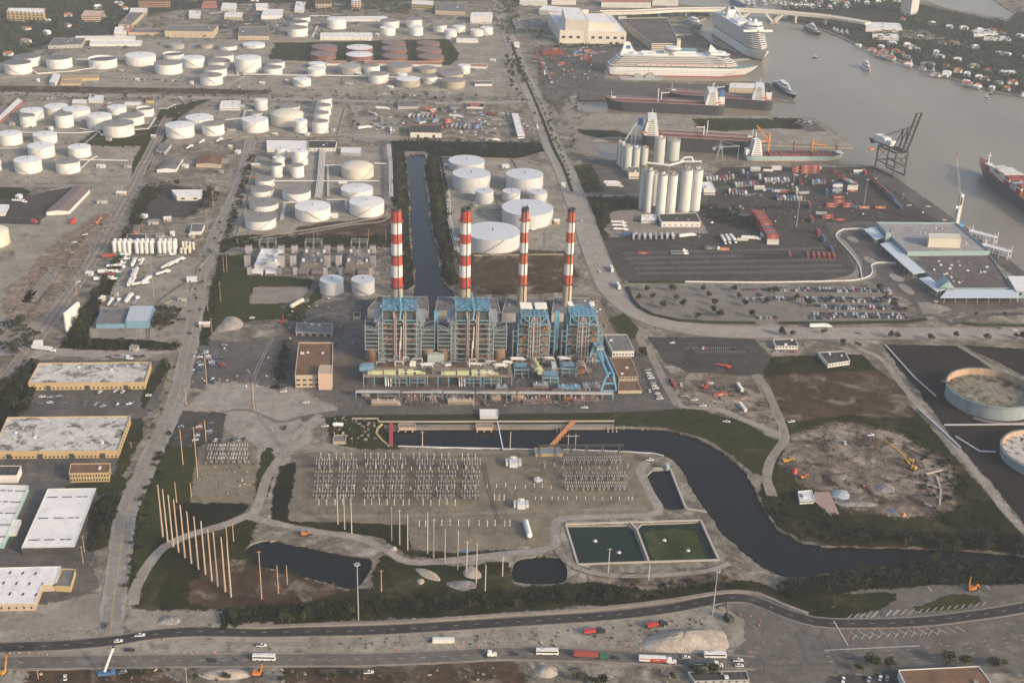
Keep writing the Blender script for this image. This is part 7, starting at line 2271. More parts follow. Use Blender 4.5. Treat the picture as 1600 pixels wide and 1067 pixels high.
def car_proto(col,pick=False,parts=True):
 mt=paint('car paint '+col,CARC[col],.3,.05,1)
 m=MB()
 body=[(-2.3,.35),(2.3,.35),(2.35,.7),(2.1,.86),(1.0,.98),(-2.25,1.0)]
 roof=[(-1.95,1.0),(1.0,.98),(.3,1.46),(-1.3,1.48)]
 if pick:
  body=[(-2.75,.45),(2.75,.45),(2.8,.95),(1.3,1.15),(-2.75,1.15)]
  roof=[(-.6,1.15),(1.3,1.15),(.7,1.8),(-.4,1.82)]
 profile(m,body,1.8)
 profile(m,[(roof[3][0],roof[3][1]-.06),(roof[2][0],roof[2][1]-.06),roof[2],roof[3]],1.42)
 g=MB()
 profile(g,roof[:2]+[(roof[2][0],roof[2][1]-.05),(roof[3][0],roof[3][1]-.05)],1.6,0,[1.7,1.7,1.46,1.46])
 if pick:
  g.box(-1.7,0,1.1,1.9,1.4,.07)
 nm='pickup_truck' if pick else 'parked_car'
 if not parts:
  n0=len(m.f)
  m.add(g.v,g.f,1)
  o=m.build(nm,[mt,glass])
 else:
  o=m.build(nm,mt)
  g.build('windows',glass,o)
  wheels(o,(-1.4,1.4)if not pick else(-1.7,1.8),1.75)
  h=MB();h.box(2.3,-.6,.6,.12,.35,.16);h.build('headlight',rwhite,o)
  h=MB();h.box(2.3,.6,.6,.12,.35,.16);h.build('headlight',rwhite,o)
 o.location=(0,0,-500)
 return Proto(tag(o,nm,'pickup' if pick else 'car'))
CARS={c:car_proto(c)for c in CARC}
PICK={c:car_proto(c,True)for c in('white','red','black','grey','silver')}
FARC={c:car_proto(c,False,False)for c in('white','silver','black','grey','red','blue')}
rv=random.Random(77)
def pickc():
 return rv.choice(('white','white','silver','silver','black','black','black','grey','grey','red','blue'))
def car(x,y,ang,col,where,kind=None,far=False,group='cars'):
 p=G(x,y)if not isinstance(x,Vector)else x
 P=(PICK if kind=='p' else FARC if far else CARS)[col]
 w='pickup' if kind=='p' else 'car'
 return P.place((p.x,p.y,.3),ang,'%s %s %s'%(col,w,where),group)
def heading(a,b):
 d=G(*b)-G(*a)
 return math.atan2(d.y,d.x)
H0=heading((800,1022),(900,1024))
for x,y,c,w,k,t in((219,994,'white','on the north carriageway by the junction with the main road','p',.1),(185,1003,'white','turning onto the highway from the main road',None,.2),(166,979,'grey','waiting at the foot of the main road','p',1.5),(333,1033,'black','on the south carriageway before the white bus',None,0),(409,1010,'white','standing on the highway median','p',0),(804,1023,'black','behind the white bus on the south carriageway',None,0),(962,1029,'black','between the two articulated lorries',None,0),(1072,1028,'white','behind the second white bus',None,0),(1153,1033,'white','first at the stop line','p',0),(1155,1041,'white','second at the stop line',None,0),(576,1052,'white','below the highway by the excavation','p',.15),(902,1047,'grey','on the pale roadside shoulder','p',0),(102,1060,'white','below the highway at the frame bottom',None,1.9),(203,1017,'black','under the crane jib on the highway','p',0),(908,346,'white','alone on the boulevard beside the chimney top',None,1.9),(936,425,'white','on the boulevard below the white coach',None,-1.2),(1342,522,'grey','on the boulevard in front of the car park',None,0),(1585,517,'white','at the boulevard end by the frame edge',None,0),(1562,514,'grey','at the boulevard end, the darker one',None,0),(913,638,'white','on the plant road above the canal','p',0),(1135,660,'white','next to the dark shed on the canal track','p',-.2),(1015,612,'white','beside the long red trailer, nearer the plant',None,1.6),(1064,602,'white','beside the long red trailer, farther from the plant',None,1.6),(1069,620,'silver','parked end to end on the yard edge, first','p',0),(1085,626,'white','parked end to end on the yard edge, second','p',0),(1078,634,'grey','parked on the yard track below the silver pickup','p',0),(1098,635,'white','box bodied on the yard track','p',0),(1109,600,'white','by the small red crane','p',0),(1236,660,'white','parked at the top of the excavated site','p',.3),(1360,681,'white','alone on the open excavated ground','p',.1),(1320,693,'white','parked end on in the excavated site',None,1.5),(232,619,'white','leaving the ochre warehouse yard',None,.2),(1015,720,'white','parked beside the small round tank','p',0),(122,442,'white','on the demolition yard soil, lowest one',None,.9),(116,380,'white','on the demolition yard soil, middle one','p',.2),(133,368,'white','on the demolition yard soil near the red excavator','p',.4),(112,396,'tan','on the demolition yard soil, tan one',None,.8),(1420,322,'white','on the open quay apron','p',0),(1450,324,'white','at the quay edge beyond the dark yard',None,0),(1475,345,'white','close to the blue crane base',None,0),(1245,275,'white','beside the white trailers',None,0),(394,498,'white','beside the tan heap',None,.3),(511,467,'white','at the foot of the first grey tank','p',-.6),(443,613,'white','by the brown roofed plant office','p',.1),(478,630,'white','on the pale yard by the huts','p',0),(508,667,'white','parked by the horizontal tank','p',0),(445,670,'black','on the wide pale yard','p',1.4)):
 car(x,y,H0+t,c,w,k)
for k,(x,y)in enumerate(((1012,579),(1013,584),(1015,588),(1017,592),(1020,600),(1022,604),(1024,608),(1027,616),(1030,620),(1031,624))):
 car(x,y,H0+.1,'white' if k%4 else 'silver','in the row beside the brown roofed control house, %s from its top'%ORD[k],'p' if k%3==0 else None)
def lot(rows,where,gap,far=False,dens=.85,jit=.5,limit=999):
 k=0
 for ri,(x0,y0,x1,y1,a)in enumerate(rows):
  p,q=G(x0,y0),G(x1,y1)
  n=int((q-p).length/gap)
  for i in range(n):
   if rv.random()>dens or k>=limit:
    continue
   t=p.lerp(q,(i+.5)/n)+Vector((rv.uniform(-jit,jit),rv.uniform(-jit,jit),0))
   car(t,0,a+rv.choice((0,math.pi))+rv.uniform(-.05,.05),pickc(),'%s in row %s, %s'%(nth(i,n)if i<24 else 'further along, place %s'%ORD[i-24]if i<48 else 'far along, place %s'%ORD[i%24],ORD[ri],where),None,far,where)
   k+=1
V_=1.47
lot(((312,553,312,590,.2),(318,548,336,575,.3),(330,566,352,566,.3),(340,558,350,575,.4),(348,545,352,540,.2),(330,592,334,604,1.4)),'scattered in the plant car park',3.0,False,.8,1.2)
lot(((276,692,284,663,.35),(305,690,314,660,.35),(326,680,332,660,.35),(334,689,392,687,1.5)),'small car park above the mast field',3.0,False,.72)
lot(((52,622,110,621,.2),(55,632,105,630,.1),(140,614,205,612,1.3),(125,630,160,632,1.4),(160,636,212,630,.6),(170,558,240,558,.1)),'in the yard between the ochre warehouses',3.4,False,.75,1.4)
lot(((1040,537,1060,538,.2),(1066,545,1150,546,1.3),(1210,550,1245,551,.5),(1236,557,1250,558,.5)),'in the dark employee car park',3.6,False,.45,.8)
lot(((45,707,190,710,1.4),),'nose in under the larger ochre warehouse',3.2,False,.12)
lot(((165,1050,230,1052,.6),(1303,1064,1400,1060,1.2),(1410,1072,1440,1070,1.2)),'parked at the frame bottom',3.2,False,.5)
def far_rows(rows,where,gap,dens,limit):
 lot(rows,where,gap,True,dens,.35,limit)
far_rows(((1268,495,1418,497,V_),(1270,491,1416,492.5,V_)),'terminal car park by the hedge',2.75,.95,104)
far_rows(((1290,482.5,1410,484,V_),(1288,479.5,1408,480.5,V_)),'terminal car park, middle',2.75,.7,70)
car_stuff=MB()
def stuff_rows(rows,gap,dens):
 for x0,y0,x1,y1,a in rows:
  p,q=G(x0,y0),G(x1,y1)
  n=max(1,int((q-p).length/gap))
  for i in range(n):
   if rv.random()>dens:
    continue
   t=p.lerp(q,(i+.5)/n)+Vector((rv.uniform(-.4,.4),rv.uniform(-.4,.4),0))
   mi=rv.choice((0,0,1,1,2,2,2,3,3,4))
   car_stuff.box(t.x,t.y,.25,4.5,1.8,.7,a,mi);car_stuff.box(t.x-.2*math.cos(a),t.y-.2*math.sin(a),.95,2.3,1.6,.5,a,5,mi)
SR=[(1205,468.5,1398,470,V_),(1206,465.5,1400,467,V_),(1200,454,1394,456,V_),(1200,451,1390,453,V_),(1180,497,1216,498,V_),(1150,453,1200,453,V_),(1160,468,1205,468,V_),(1384,455,1402,470,.3),(1262,478,1400,480,V_),(1265,497.5,1300,498.5,V_),(1210,495,1218,496,V_),(1260,471,1400,472,V_),(1185,520-62,1196,476,.3),(330,22,400,14,.3),(335,30,405,22,.3),(340,36,410,30,.3),(350,41,405,37,.3),(360,12,400,8,.3),(425,52,440,30,.3),(430,54,444,32,.3),(570,195,615,196,1.2),(575,190,605,190,1.2),(575,200,610,201,1.2),(630,160,690,163,.4),(665,175,720,176,.3),(735,176,800,178,.3),(700,205,800,210,.3),(806,195,822,206,.4),(812,186,826,200,.4),(990,345,1050,349,1.3),(1010,369,1095,370,1.4),(1140,326,1182,330,.8),(1143,335,1182,340,.8),(1150,305,1190,306,1.1),(1210,300,1260,302,1.1),(1245,188,1275,196,.6),(1240,194,1268,190,.6),(955,60,985,45,.5),(1000,38,1040,60,.5),(1010,36,1050,58,.5),(985,42,1025,64,.5),(870,78,960,72,1.3),(860,40,872,60,.9),(856,36,868,55,.9),(60,156,110,152,.7),(160,168,190,150,.7),(280,152,290,165,.6),(360,172,395,168,.6),(190,124,280,127,1.2),(600,147,680,152,0),(580,126,600,132,.4),(730,196,760,190,.4),(846,92,862,130,.5),(880,90,940,82,.5)]
stuff_rows(SR,2.85,.8)
m_=car_stuff.build('far_parked_cars',[paint('car paint '+c,CARC[c],.3,.05,1)for c in('white','silver','black','grey','red')]+[glass])
m_['kind']='stuff'
m_['label']='cars parked in the far rows of the lots and yards'
def lorry_proto(name,cat,trailer,cabc,L=13.5,h=2.7,tank=False,flat=False):
 root=thing(name,name,cat,(0,0,-500))
 x0=-L/2
 m=MB()
 cc=paint('cab '+cabc,CARC.get(cabc,(.03,.14,.1)),.35,.05,1)
 profile(m,[(L/2+.4,.6),(L/2+5.6,.6),(L/2+5.7,1.7),(L/2+3.6,1.9),(L/2+3.0,3.3),(L/2+.9,3.5),(L/2+.6,2.9)],2.3)
 m.build('cab',cc,root)
 m=MB();m.box(L/2+3.45,0,2.0,.5,2.0,.9);m.build('windscreen',glass,root)
 if trailer:
  m=MB()
  if tank:
   m.rod((x0,0,2.2),(L/2,0,2.2),1.15,0,14)
  elif flat:
   m.box(0,0,1.15,L,2.4,.3)
  else:
   m.box(0,0,1.2,L,2.5,h)
   for k in range(int(L/1.2)):
    for s in(-1,1):
     m.box(x0+.6+k*1.2,s*1.26,1.3,.5,.06,h-.2)
  m.build('tank' if tank else 'trailer',trailer,root)
 m=MB();m.box(0,0,.7,L,.9,.35);m.box(L/2+1.5,0,.55,5,.9,.3);m.build('chassis',dsteel,root)
 wheels(root,(x0+1.4,x0+2.7,L/2-.4,L/2+.9,L/2+4.6),2.5,.5)
 return Proto(root)
def bus_proto():
 root=thing('coach','coach','bus',(0,0,-500))
 m=MB();profile(m,[(-6.2,.5),(6.2,.5),(6.3,2.0),(6.0,3.5),(-6.2,3.5)],2.5);m.build('body',rwhite,root)
 m=MB();m.box(-.2,0,1.9,11.6,2.56,.95);m.box(6.1,0,1.6,.35,2.2,1.4);m.build('window_band',glass,root)
 wheels(root,(-3.6,4.0),2.5,.5)
 m=MB();m.box(-2,0,3.5,2.4,1.6,.25);m.build('roof_unit',rlight,root)
 return Proto(root)
BUS=bus_proto()
for x,y,a,l in((413,1031,0,'white coach alone on the south carriageway near the dark car'),(855,1022,0,'white coach ahead of the red container lorry'),(1117,1027,0,'white coach queueing beside the dark container lorry')):
 BUS.place((G(x,y).x,G(x,y).y,.28),H0+a,l,'white coaches')
for a,b,l in(((958,430),(953,416),'white coach on the boulevard, the one higher up'),((969,456),(963,443),'white coach on the boulevard, the one lower down')):
 BUS.place((G((a[0]+b[0])/2,(a[1]+b[1])/2).x,G((a[0]+b[0])/2,(a[1]+b[1])/2).y,.28),heading(a,b),l,'white coaches')
LO={'red':lorry_proto('container_lorry','lorry',boxred,'green'),'white':lorry_proto('white_lorry','lorry',rwhite,'white',15),'dark':lorry_proto('dark_container_lorry','lorry',paint('container dark grey',(.06,.07,.08),.6,.1),'white'),'tank':lorry_proto('tank_lorry','tank lorry',pipew,'white',11,tank=True),'flat':lorry_proto('flatbed_lorry','lorry',steel,'white',12,flat=True),'cab':lorry_proto('tractor_unit','lorry',None,'white',.6),'rig':lorry_proto('red_white_lorry','lorry',rwhite,'white',15),'dump':lorry_proto('red_tipper','tipper',m_red,'black',7,1.6),'blue':lorry_proto('blue_lorry','lorry',boxblue,'white')}
mk_=LO['rig'].root
m=MB();m.box(3.0,-1.3,1.25,8.6,.06,2.2);m.build('red_side_panel',m_red,mk_)
m=MB()
for k in range(7):
 m.box(-6.6+k*.72,-1.31,2.5,.5,.05,.85 if k in(0,4)else.6)
m.build('lettering',m_red,mk_)
m=MB()
for k in range(7):
 m.box(.6+k*.5,-1.34,2.3,.34,.05,.4)
m.build('small_lettering',rwhite,mk_)
mk_=LO['dark'].root
m=MB()
for k in range(8):
 m.box(-3.4+k*.62,-1.3,2.3,.42,.05,.6)
m.build('lettering',rwhite,mk_)
def lorry(kind,a,b,label):
 p=(G(*a)+G(*b))/2
 LO[kind].place((p.x,p.y,.28),heading(a,b),label,'lorries')
for k,a,b,l in(('red',(893,1026),(938,1028),'lorry with red container and green cab on the south carriageway'),('rig',(990,1033),(1048,1036),'lorry with white trailer and red lettered panel'),('dark',(1070,1041),(1118,1042),'lorry with dark lettered container queueing near the stop line'),('cab',(748,1026),(770,1025),'white tractor unit without trailer on the south carriageway'),('dump',(900,992),(942,988),'red tipper lorry on the median by the furrowed sand heap'),('dump',(1008,982),(1030,978),'second red tipper behind the sand heap'),('white',(1258,513),(1296,512),'white articulated lorry on the boulevard in front of the car park'),('white',(60,547),(68,548),'white lorry at the railway crossing'),('tank',(20,316),(34,317),'tank lorry parked on the dark asphalt yard'),('white',(128,307),(134,302),'white lorry beside the half stripped shed'),('flat',(172,560),(200,562),'flatbed lorry above the ochre warehouse'),('tank',(800,362),(843,360),'white tank lorry at the foot of the big grey tank')):
 lorry(k,a,b,l)
YT=[(160,404,182,402,'red'),(176,408,190,407,'flat'),(165,414,190,413,'flat'),(170,419,182,418,'tank'),(155,428,178,427,'white'),(155,434,182,433,'red'),(152,439,168,438,'white'),(206,420,212,408,'white'),(213,420,219,410,'flat'),(219,418,224,408,'tank'),(205,437,210,424,'tank'),(210,436,215,422,'white'),(200,452,206,438,'white'),(206,448,211,436,'tank'),(187,432,195,418,'flat'),(170,402,200,400,'tank'),(245,402,264,400,'flat'),(253,422,262,417,'tank'),(258,420,268,414,'tank'),(263,419,273,413,'tank'),(270,413,282,408,'tank'),(245,432,257,428,'tank'),(208,448,222,445,'tank'),(223,446,232,438,'white'),(168,482,176,470,'tank'),(178,482,186,472,'flat'),(198,474,204,466,'white'),(208,478,214,470,'flat')]
for i,(x0,y0,x1,y1,k)in enumerate(YT):
 lorry(k,(x0,y0),(x1,y1),'%s lorry parked in the tanker yard, %s from the white cylinders'%({'red':'red boxed','flat':'flatbed','tank':'tank','white':'white boxed'}[k],ORD[i]if i<24 else 'late '+ORD[i-24]))
for i,(x0,y0,x1,y1,k)in enumerate([(1127,372,1132,380,'white'),(1134,371,1139,379,'white'),(1141,371,1147,378,'white'),(1158,374,1180,375,'white'),(955,350,970,350,'tank'),(956,355,972,355,'tank'),(958,361,974,361,'tank'),(965,369,998,369,'blue'),(1063,372,1078,370,'white'),(1028,395,1085,394,'flat'),(1030,399,1086,398,'flat'),(945,292,968,293,'white'),(944,288,962,288,'white'),(1100,392,1120,391,'dark'),(585,171,606,172,'white'),(560,203,575,201,'white'),(571,176,590,182,'tank'),(610,199,612,212,'white'),(700,183,720,185,'white'),(758,180,772,182,'red'),(262,213,270,207,'tank'),(290,236,300,230,'tank'),(310,228,318,222,'tank'),(338,224,345,220,'tank'),(760,222,774,221,'white')]):
 lorry(k,(x0,y0),(x1,y1),'lorry in the yards beyond the power station, %s counted from the white trio'%(ORD[i]if i<24 else 'last'))
def stack(x,y,rz,keys,place):
 p=G(x,y)
 for k,key in enumerate(keys):
  cont(p,rz,key,'%s container %s, %s'%(CN[key],TIER[k],place),.1+k*2.62)
A1=heading((1180,330),(1190,375))
A2=heading((1313,374),(1338,404))
CS=[(1293,342,.05,'rr','beside the curved wall of the ramp'),(1312,345,.05,'r','at the end of the twin red stack by the ramp'),(1283,335,0,'g','behind the twin red stack by the ramp'),(1298,324,.05,'rr','in the long red line, left part'),(1310,322,.05,'rrr','in the long red line, middle part'),(1324,324,.05,'rr','in the long red line, right part'),(1339,325,.05,'b','in the long red line, blue end piece'),(1267,346,A2,'br','at the yard corner by the ramp'),(1278,366,A2,'rr','in the slanting line beside the ramp, upper'),(1286,376,A2,'bb','in the slanting line beside the ramp, lower'),(1299,390,A2,'b','at the end of the slanting line'),(1234,399,A1,'r','standing alone above the hatched yard'),(1262,399,A1,'r','in the red row above the hatched yard, first'),(1271,400,A1,'r','in the red row above the hatched yard, second'),(1279,400,A1,'r','in the red row above the hatched yard, third'),(1287,400,A1,'r','in the red row above the hatched yard, fourth'),(1295,401,A1,'r','in the red row above the hatched yard, fifth'),(1303,401,A1,'r','in the red row above the hatched yard, sixth'),(1207,382,.03,'ww','at the foot of the tall red block'),(1160,376,.1,'w','beside the tanks trailers'),(1245,270,.03,'rrr','in the big rust red block by the quay, first'),(1258,271,.03,'rrrr','in the big rust red block by the quay, second'),(1272,271,.03,'rrrr','in the big rust red block by the quay, third'),(1275,267,.03,'rw','in the big rust red block by the quay, last'),(1213,266,.03,'ww','in the long white line by the quay'),(1200,268,.03,'w','at the head of the long white line'),(1180,268,.03,'gw','in the white stack near the silos'),(1187,280,A1,'ww','in the white pair near the silos'),(1168,277,A1,'bb','in the blue lettered stack, near piece'),(1161,273,A1,'bg','in the blue lettered stack, far piece'),(1186,297,.03,'ww','by the slanting road'),(1250,287,A1,'rr','alone among the trailers'),(1244,304,A1,'gww','in the pale stack among trailers'),(1256,303,.2,'g','beside the pale stack among trailers'),(1307,302,.2,'bgbw','in the tall mixed stack, front'),(1308,296,.2,'ggb','in the tall mixed stack, rear'),(1291,303,A1,'bb','in the blue pair left of the tall mixed stack'),(1331,300,.03,'rww','in the white and red stack'),(1310,310,.1,'r','below the tall mixed stack'),(1350,272,A2,'rr','near the quay crane feet'),(1340,272,.2,'bw','beside the quay crane feet'),(1305,270,-.5,'r','slanting near the rust red block'),(1312,277,-.6,'r','slanting below the rust red block'),(1265,325,A1,'br','among the chassis row'),(1350,326,.1,'o','at the end of the long red line'),(1375,326,.05,'o','ochre piece beyond the long red line')]
for c in CS:
 stack(*c)
for i in range(9):
 x,y=1366+i*4.9,286+i*4.7
 stack(x,y,A2,('rr','rr','rr','rn','nr','bn','rb','n','b')[i],'in the slanting line along the quay, %s'%nth(i,9))
for i in range(15):
 stack(1182+i*1.75,343+i*2.5,.04,'rrrr' if i<9 else('rrb','rrr','orr')[i%3],'tall red block above the dark yard, %s slice'%ORD[i])
A3=heading((845,80),(855,105))
for i in range(5):
 stack(838+i*3.2,86+i*7.5,A3,'rrr' if i<4 else 'ww','red file beside the boulevard, %s'%nth(i,5))
for i in range(4):
 for j in range(3):
  stack(848+i*8+j*2.9,86,A3,'rrro' if i==2 else 'rrr','red block under the convention hall, %s file, %s column'%(ORD[i],('first','second','third')[j]))
for i,(x,y,s)in enumerate(((922,100,'rrrr'),(915,93,'rrr'),(908,92,'wr'),(900,84,'bb'),(907,82,'bg'),(918,83,'go'),(866,97,'rr'),(878,102,'rr'),(846,116,'r'),(862,116,'r'),(888,114,'r'),(926,85,'gr'))):
 stack(x,y,A3+(i%2)*1.5,s,'in the mixed yard by the cruise stern, %s pile'%ORD[i])
for i,(x,y,s)in enumerate(((668,173,'rr'),(676,176,'rg'),(703,170,'bb'),(712,174,'bg'),(745,201,'bb'),(750,197,'gb'),(753,181,'b'),(700,192,'rr'),(697,188,'r'),(655,191,'bb'),(680,191,'gb'),(690,201,'r'),(665,178,'g'),(660,193,'g'))):
 stack(x,y,.1+(i%3)*.7,s,'in the truck lot behind the canal head, %s pile'%ORD[i])
for i,(x,y,k,a,l)in enumerate(((1130,391,'o',.05,'ochre box container beside the long flatbeds'),(1112,389,'w',.05,'pale box container beside the long flatbeds'),(1005,397,'r',.05,'small red box at the head of the dark yard'))):
 cont(G(x,y),a,k,l)
p=G(1052,600)
cont(p,heading((1046,589),(1058,611)),'r','long red container standing beside the plant yard road')
cont(G(1125,618),.3,'r','red container in the contractor yard')
cont(G(1160,638),heading((1155,632),(1166,645)),'w','white box trailer at the contractor yard track')
cont(G(1156,607),heading((1150,600),(1160,616)),'w','white site office in the contractor yard')
cont(G(693,1003),.05,'w','white edged open skip on the highway median')
ch=mk('trailer_chassis','trailer','chassis',[('frame',dsteel,lambda m:(m.bar((-6,-.5,1),(6,-.5,1),.25),m.bar((-6,.5,1),(6,.5,1),.25),m.box(5.8,0,.9,.4,2.3,.3),m.box(-5.8,0,.9,.4,2.3,.3))),('axle_set',tyre,lambda m:(m.rod((-4,-1.1,.5),(-4,1.1,.5),.45,0,8),m.rod((-5.2,-1.1,.5),(-5.2,1.1,.5),.45,0,8)))])
for i in range(16):
 ch.place(tuple(G(1168+i*6.3,325+(i%3))),A1,'empty dark trailer chassis in the upper chassis row, %s'%nth(i,16),'trailer chassis')
for i in range(22):
 ch.place(tuple(G(1165+i*4.3,401+(i%2))),A1,'empty dark trailer chassis in the lower chassis row, %s from its left'%ORD[i],'trailer chassis')
for i in range(8):
 ch.place(tuple(G(1335+i*9,337+(i%2)*5)),.15,'empty trailer chassis near the terminal back wall, %s of eight'%nth(i,8),'trailer chassis')
def digger(x,y,rz,label,arm,mt,s=1.0):
 p=G(x,y)
 root=thing('excavator',label,'excavator',(p.x,p.y,0),rz,'excavators')
 for q in(-1.2,1.2):
  m=MB();profile(m,[(-2.2*s,.1),(2.2*s,.1),(2.5*s,.5*s),(2.2*s,.95*s),(-2.2*s,.95*s),(-2.5*s,.5*s)],.6*s);o=m.build('track',tyre,root);o.location=(0,q*s,0)
 m=MB();m.box(-.8*s,0,1.1*s,3.6*s,2.7*s,1.3*s);m.box(-2.2*s,0,1.2*s,1.2*s,2.6*s,1.5*s);m.build('house',mt,root)
 m=MB();m.box(.8*s,.9*s,1.2*s,1.5*s,.95*s,1.9*s);m.build('cab',glass,root)
 P=[(1.0*s,-.3,1.6*s)]+[(a*s,-.3,b*s)for a,b in arm]
 for k,(a,b)in enumerate(zip(P,P[1:])):
  m=MB();m.bar(a,b,.55*s if k==0 else.42*s,0,.8*s if k==0 else.5*s);m.build('boom' if k==0 else 'stick',mt,root)
 e=P[-1]
 m=MB();profile(m,[(e[0]-.7*s,e[2]-.9*s),(e[0]+.6*s,e[2]-1.0*s),(e[0]+.5*s,e[2]+.2*s),(e[0]-.3*s,e[2]+.2*s)],1.1*s);o=m.build('bucket',dsteel,root);o.location=(0,-.3,0)
yel=paint('digger yellow',(.5,.27,.03),.5,.15,.8)
dor=paint('digger orange',(.55,.18,.03),.5,.15,.8)
LONG=((8,7.5),(15,10),(18,5))
for a in((1420,722,2.5,'yellow long reach excavator with arched boom in the excavated site',((9,6),(17,9),(20,6.5),(22,2)),yel,1.15),(1424,733,2.35,'yellow excavator with folded stick beside the long reach one',((5,5.4),(8,1)),yel,1.2),(1229,722,.2,'yellow loader at the edge of the excavated site',((4,3),(5.6,1)),yel,1.1),(1255,747,.3,'small orange digger in the weeds',((4,4),(6,1)),dor,.8),(152,350,1.2,'orange excavator on the demolition yard soil',((5,5),(8,1.6)),dor,1.1),(6,1052,1.3,'yellow crane carrier at the frame bottom corner',((3,7),(5,12)),yel,.9),(477,836,.2,'orange mini digger on the pale track by the pond',((3,3),(4.6,1)),dor,.9),(1514,920,1.7,'orange and white machine standing on the side road',((1.4,6),(1.6,8)),dor,1.0),(1521,921,.4,'orange roadwork machine with folded arm on the side road',((2.5,4),(4,1)),dor,1.0),(404,1055,.1,'orange drilling rig below the white coach',((2,6),(2.4,9)),dor,1.1),(1102,607,.8,'small red crane in the contractor yard',((2,7),(3,12)),m_red,1.0),(1140,575,.2,'red telescopic crane with level jib in the employee car park',((-9,4),(-14,5)),m_red,1.0),(440,505,.9,'red and white drilling mast truck near the tan tank',((1.5,6),(2,9)),m_red,.9),(1138,968,2.0,'dark pile rig with slanting leg beside the sand heap',((3,7),(9,1)),dsteel,1.3)):
 digger(*a)
for lab,poly,h,mt in(('red crumpled tarpaulin pile in the demolition yard',[(106,350),(112,352),(121,347),(119,340),(110,341)],3,m_red),('red round tank lying by the excavated site track',[(1236,738),(1240,742),(1247,740),(1246,732),(1238,732)],3,m_red),('orange drum cover in the scrap field',[(1408,806),(1412,808),(1417,806),(1415,801),(1409,801)],1.6,craneorange),('blue tarpaulin in the scrap field',[(1383,797),(1398,803),(1400,798),(1386,793)],.8,boxblue),('blue tarpaulin near the line poles',[(717,860),(737,860),(737,863),(717,864)],.6,boxblue),('red soil bags in the demolition yard',[(46,346),(58,350),(60,345),(50,340)],2,m_red)):
 heap(lab,poly,h,mt,RN,'covered_pile')
p=G(167,1055)
root=thing('truck_crane','blue truck crane with white jib raised over the highway','crane',(p.x,p.y,.3),.2)
m=MB();m.box(0,0,.6,9,2.6,1.3);m.box(3.5,0,1.9,2,2.5,1.3);m.build('carrier',boxblue,root)
m=MB();m.bar((-1,0,2.4),(4,6,13),.9);m.build('jib',rwhite,root)
m=MB();m.box(4,6,13,1.2,1.2,1);m.build('hook_head',dsteel,root)
wheels(root,(-3,-1.5,3),2.6,.5)
cone=mk('traffic_barrel','barrel','barrel',[('body',paint('barrel orange',(.6,.13,.03),.5,.1),lambda m:m.cyl(0,0,0,1.1,.32,.26,8)),('band',rwhite,lambda m:m.cyl(0,0,.55,.75,.31,.3,8))])
for i,(x,y)in enumerate(((15,1022),(30,1022),(45,1022),(60,1023),(74,1024),(287,1021),(299,1021),(308,1021),(335,1021),(50,1000),(112,1000),(867,1008),(903,1006),(938,1004),(978,1010),(1000,1015),(682,1015),(715,1013),(748,1012),(622,1017),(1157,962),(1173,964),(1188,972),(1186,978),(1196,990),(1172,1020),(1192,1006),(1325,995),(1342,986),(1365,985),(1393,983),(1428,982),(1448,983),(1465,986),(1421,993),(1387,996),(1357,997),(1445,991),(256,1001),(1470,1008))):
 cone.place((G(x,y).x,G(x,y).y,.3),0,'orange traffic barrel %s, %s'%('beside the highway work strip' if i<20 else 'around the junction bend' if i<27 else 'on the hatched island',ORD[i%20]),'traffic barrels')
BT={}
for key in 'wgbr':
 root=thing('box_trailer','box trailer','trailer',(0,0,-500))
 m=MB();m.box(0,0,1.1,12.5,2.5,2.7);m.box(0,0,3.8,12.6,2.56,.08);m.build('body',BM[key],root)
 m=MB();m.box(6.26,0,1.2,.06,2.3,2.5);m.build('door',steel,root)
 wheels(root,(-4.2,-5.4),2.5,.5)
 BT[key]=Proto(root)
for r,(x0,y0,x1,y1,n,a,where)in enumerate(((1105,283,1150,279,9,A1,'along the quay road'),(1150,292,1182,290,7,A1,'behind the silo store'),(1196,285,1236,284,8,A1,'in the middle of the yard'),(1200,300,1232,303,7,.1,'by the lighting mast'),(1215,312,1262,314,9,A1,'above the chassis row'),(1270,288,1292,286,5,A1,'near the rust red block'),(1318,284,1340,292,6,A2,'near the quay line'),(1140,302,1170,306,6,A1,'by the slanting road'),(990,373,1060,372,8,A1,'at the head of the dark yard'),(1190,371,1202,372,3,A1,'beside the tall red block'),(640,184,690,183,7,A1,'in the truck lot, back'),(700,199,740,201,6,A1,'in the truck lot, front'))):
 for i in range(n):
  p=G(x0+(x1-x0)*i/n,y0+(y1-y0)*i/n)
  k=rv.choice('wwggbr')
  BT[k].place((p.x,p.y,.1),a+rv.uniform(-.06,.06),'%s box trailer parked %s, %s'%(CN[k],where,nth(i,n)),'box trailers')
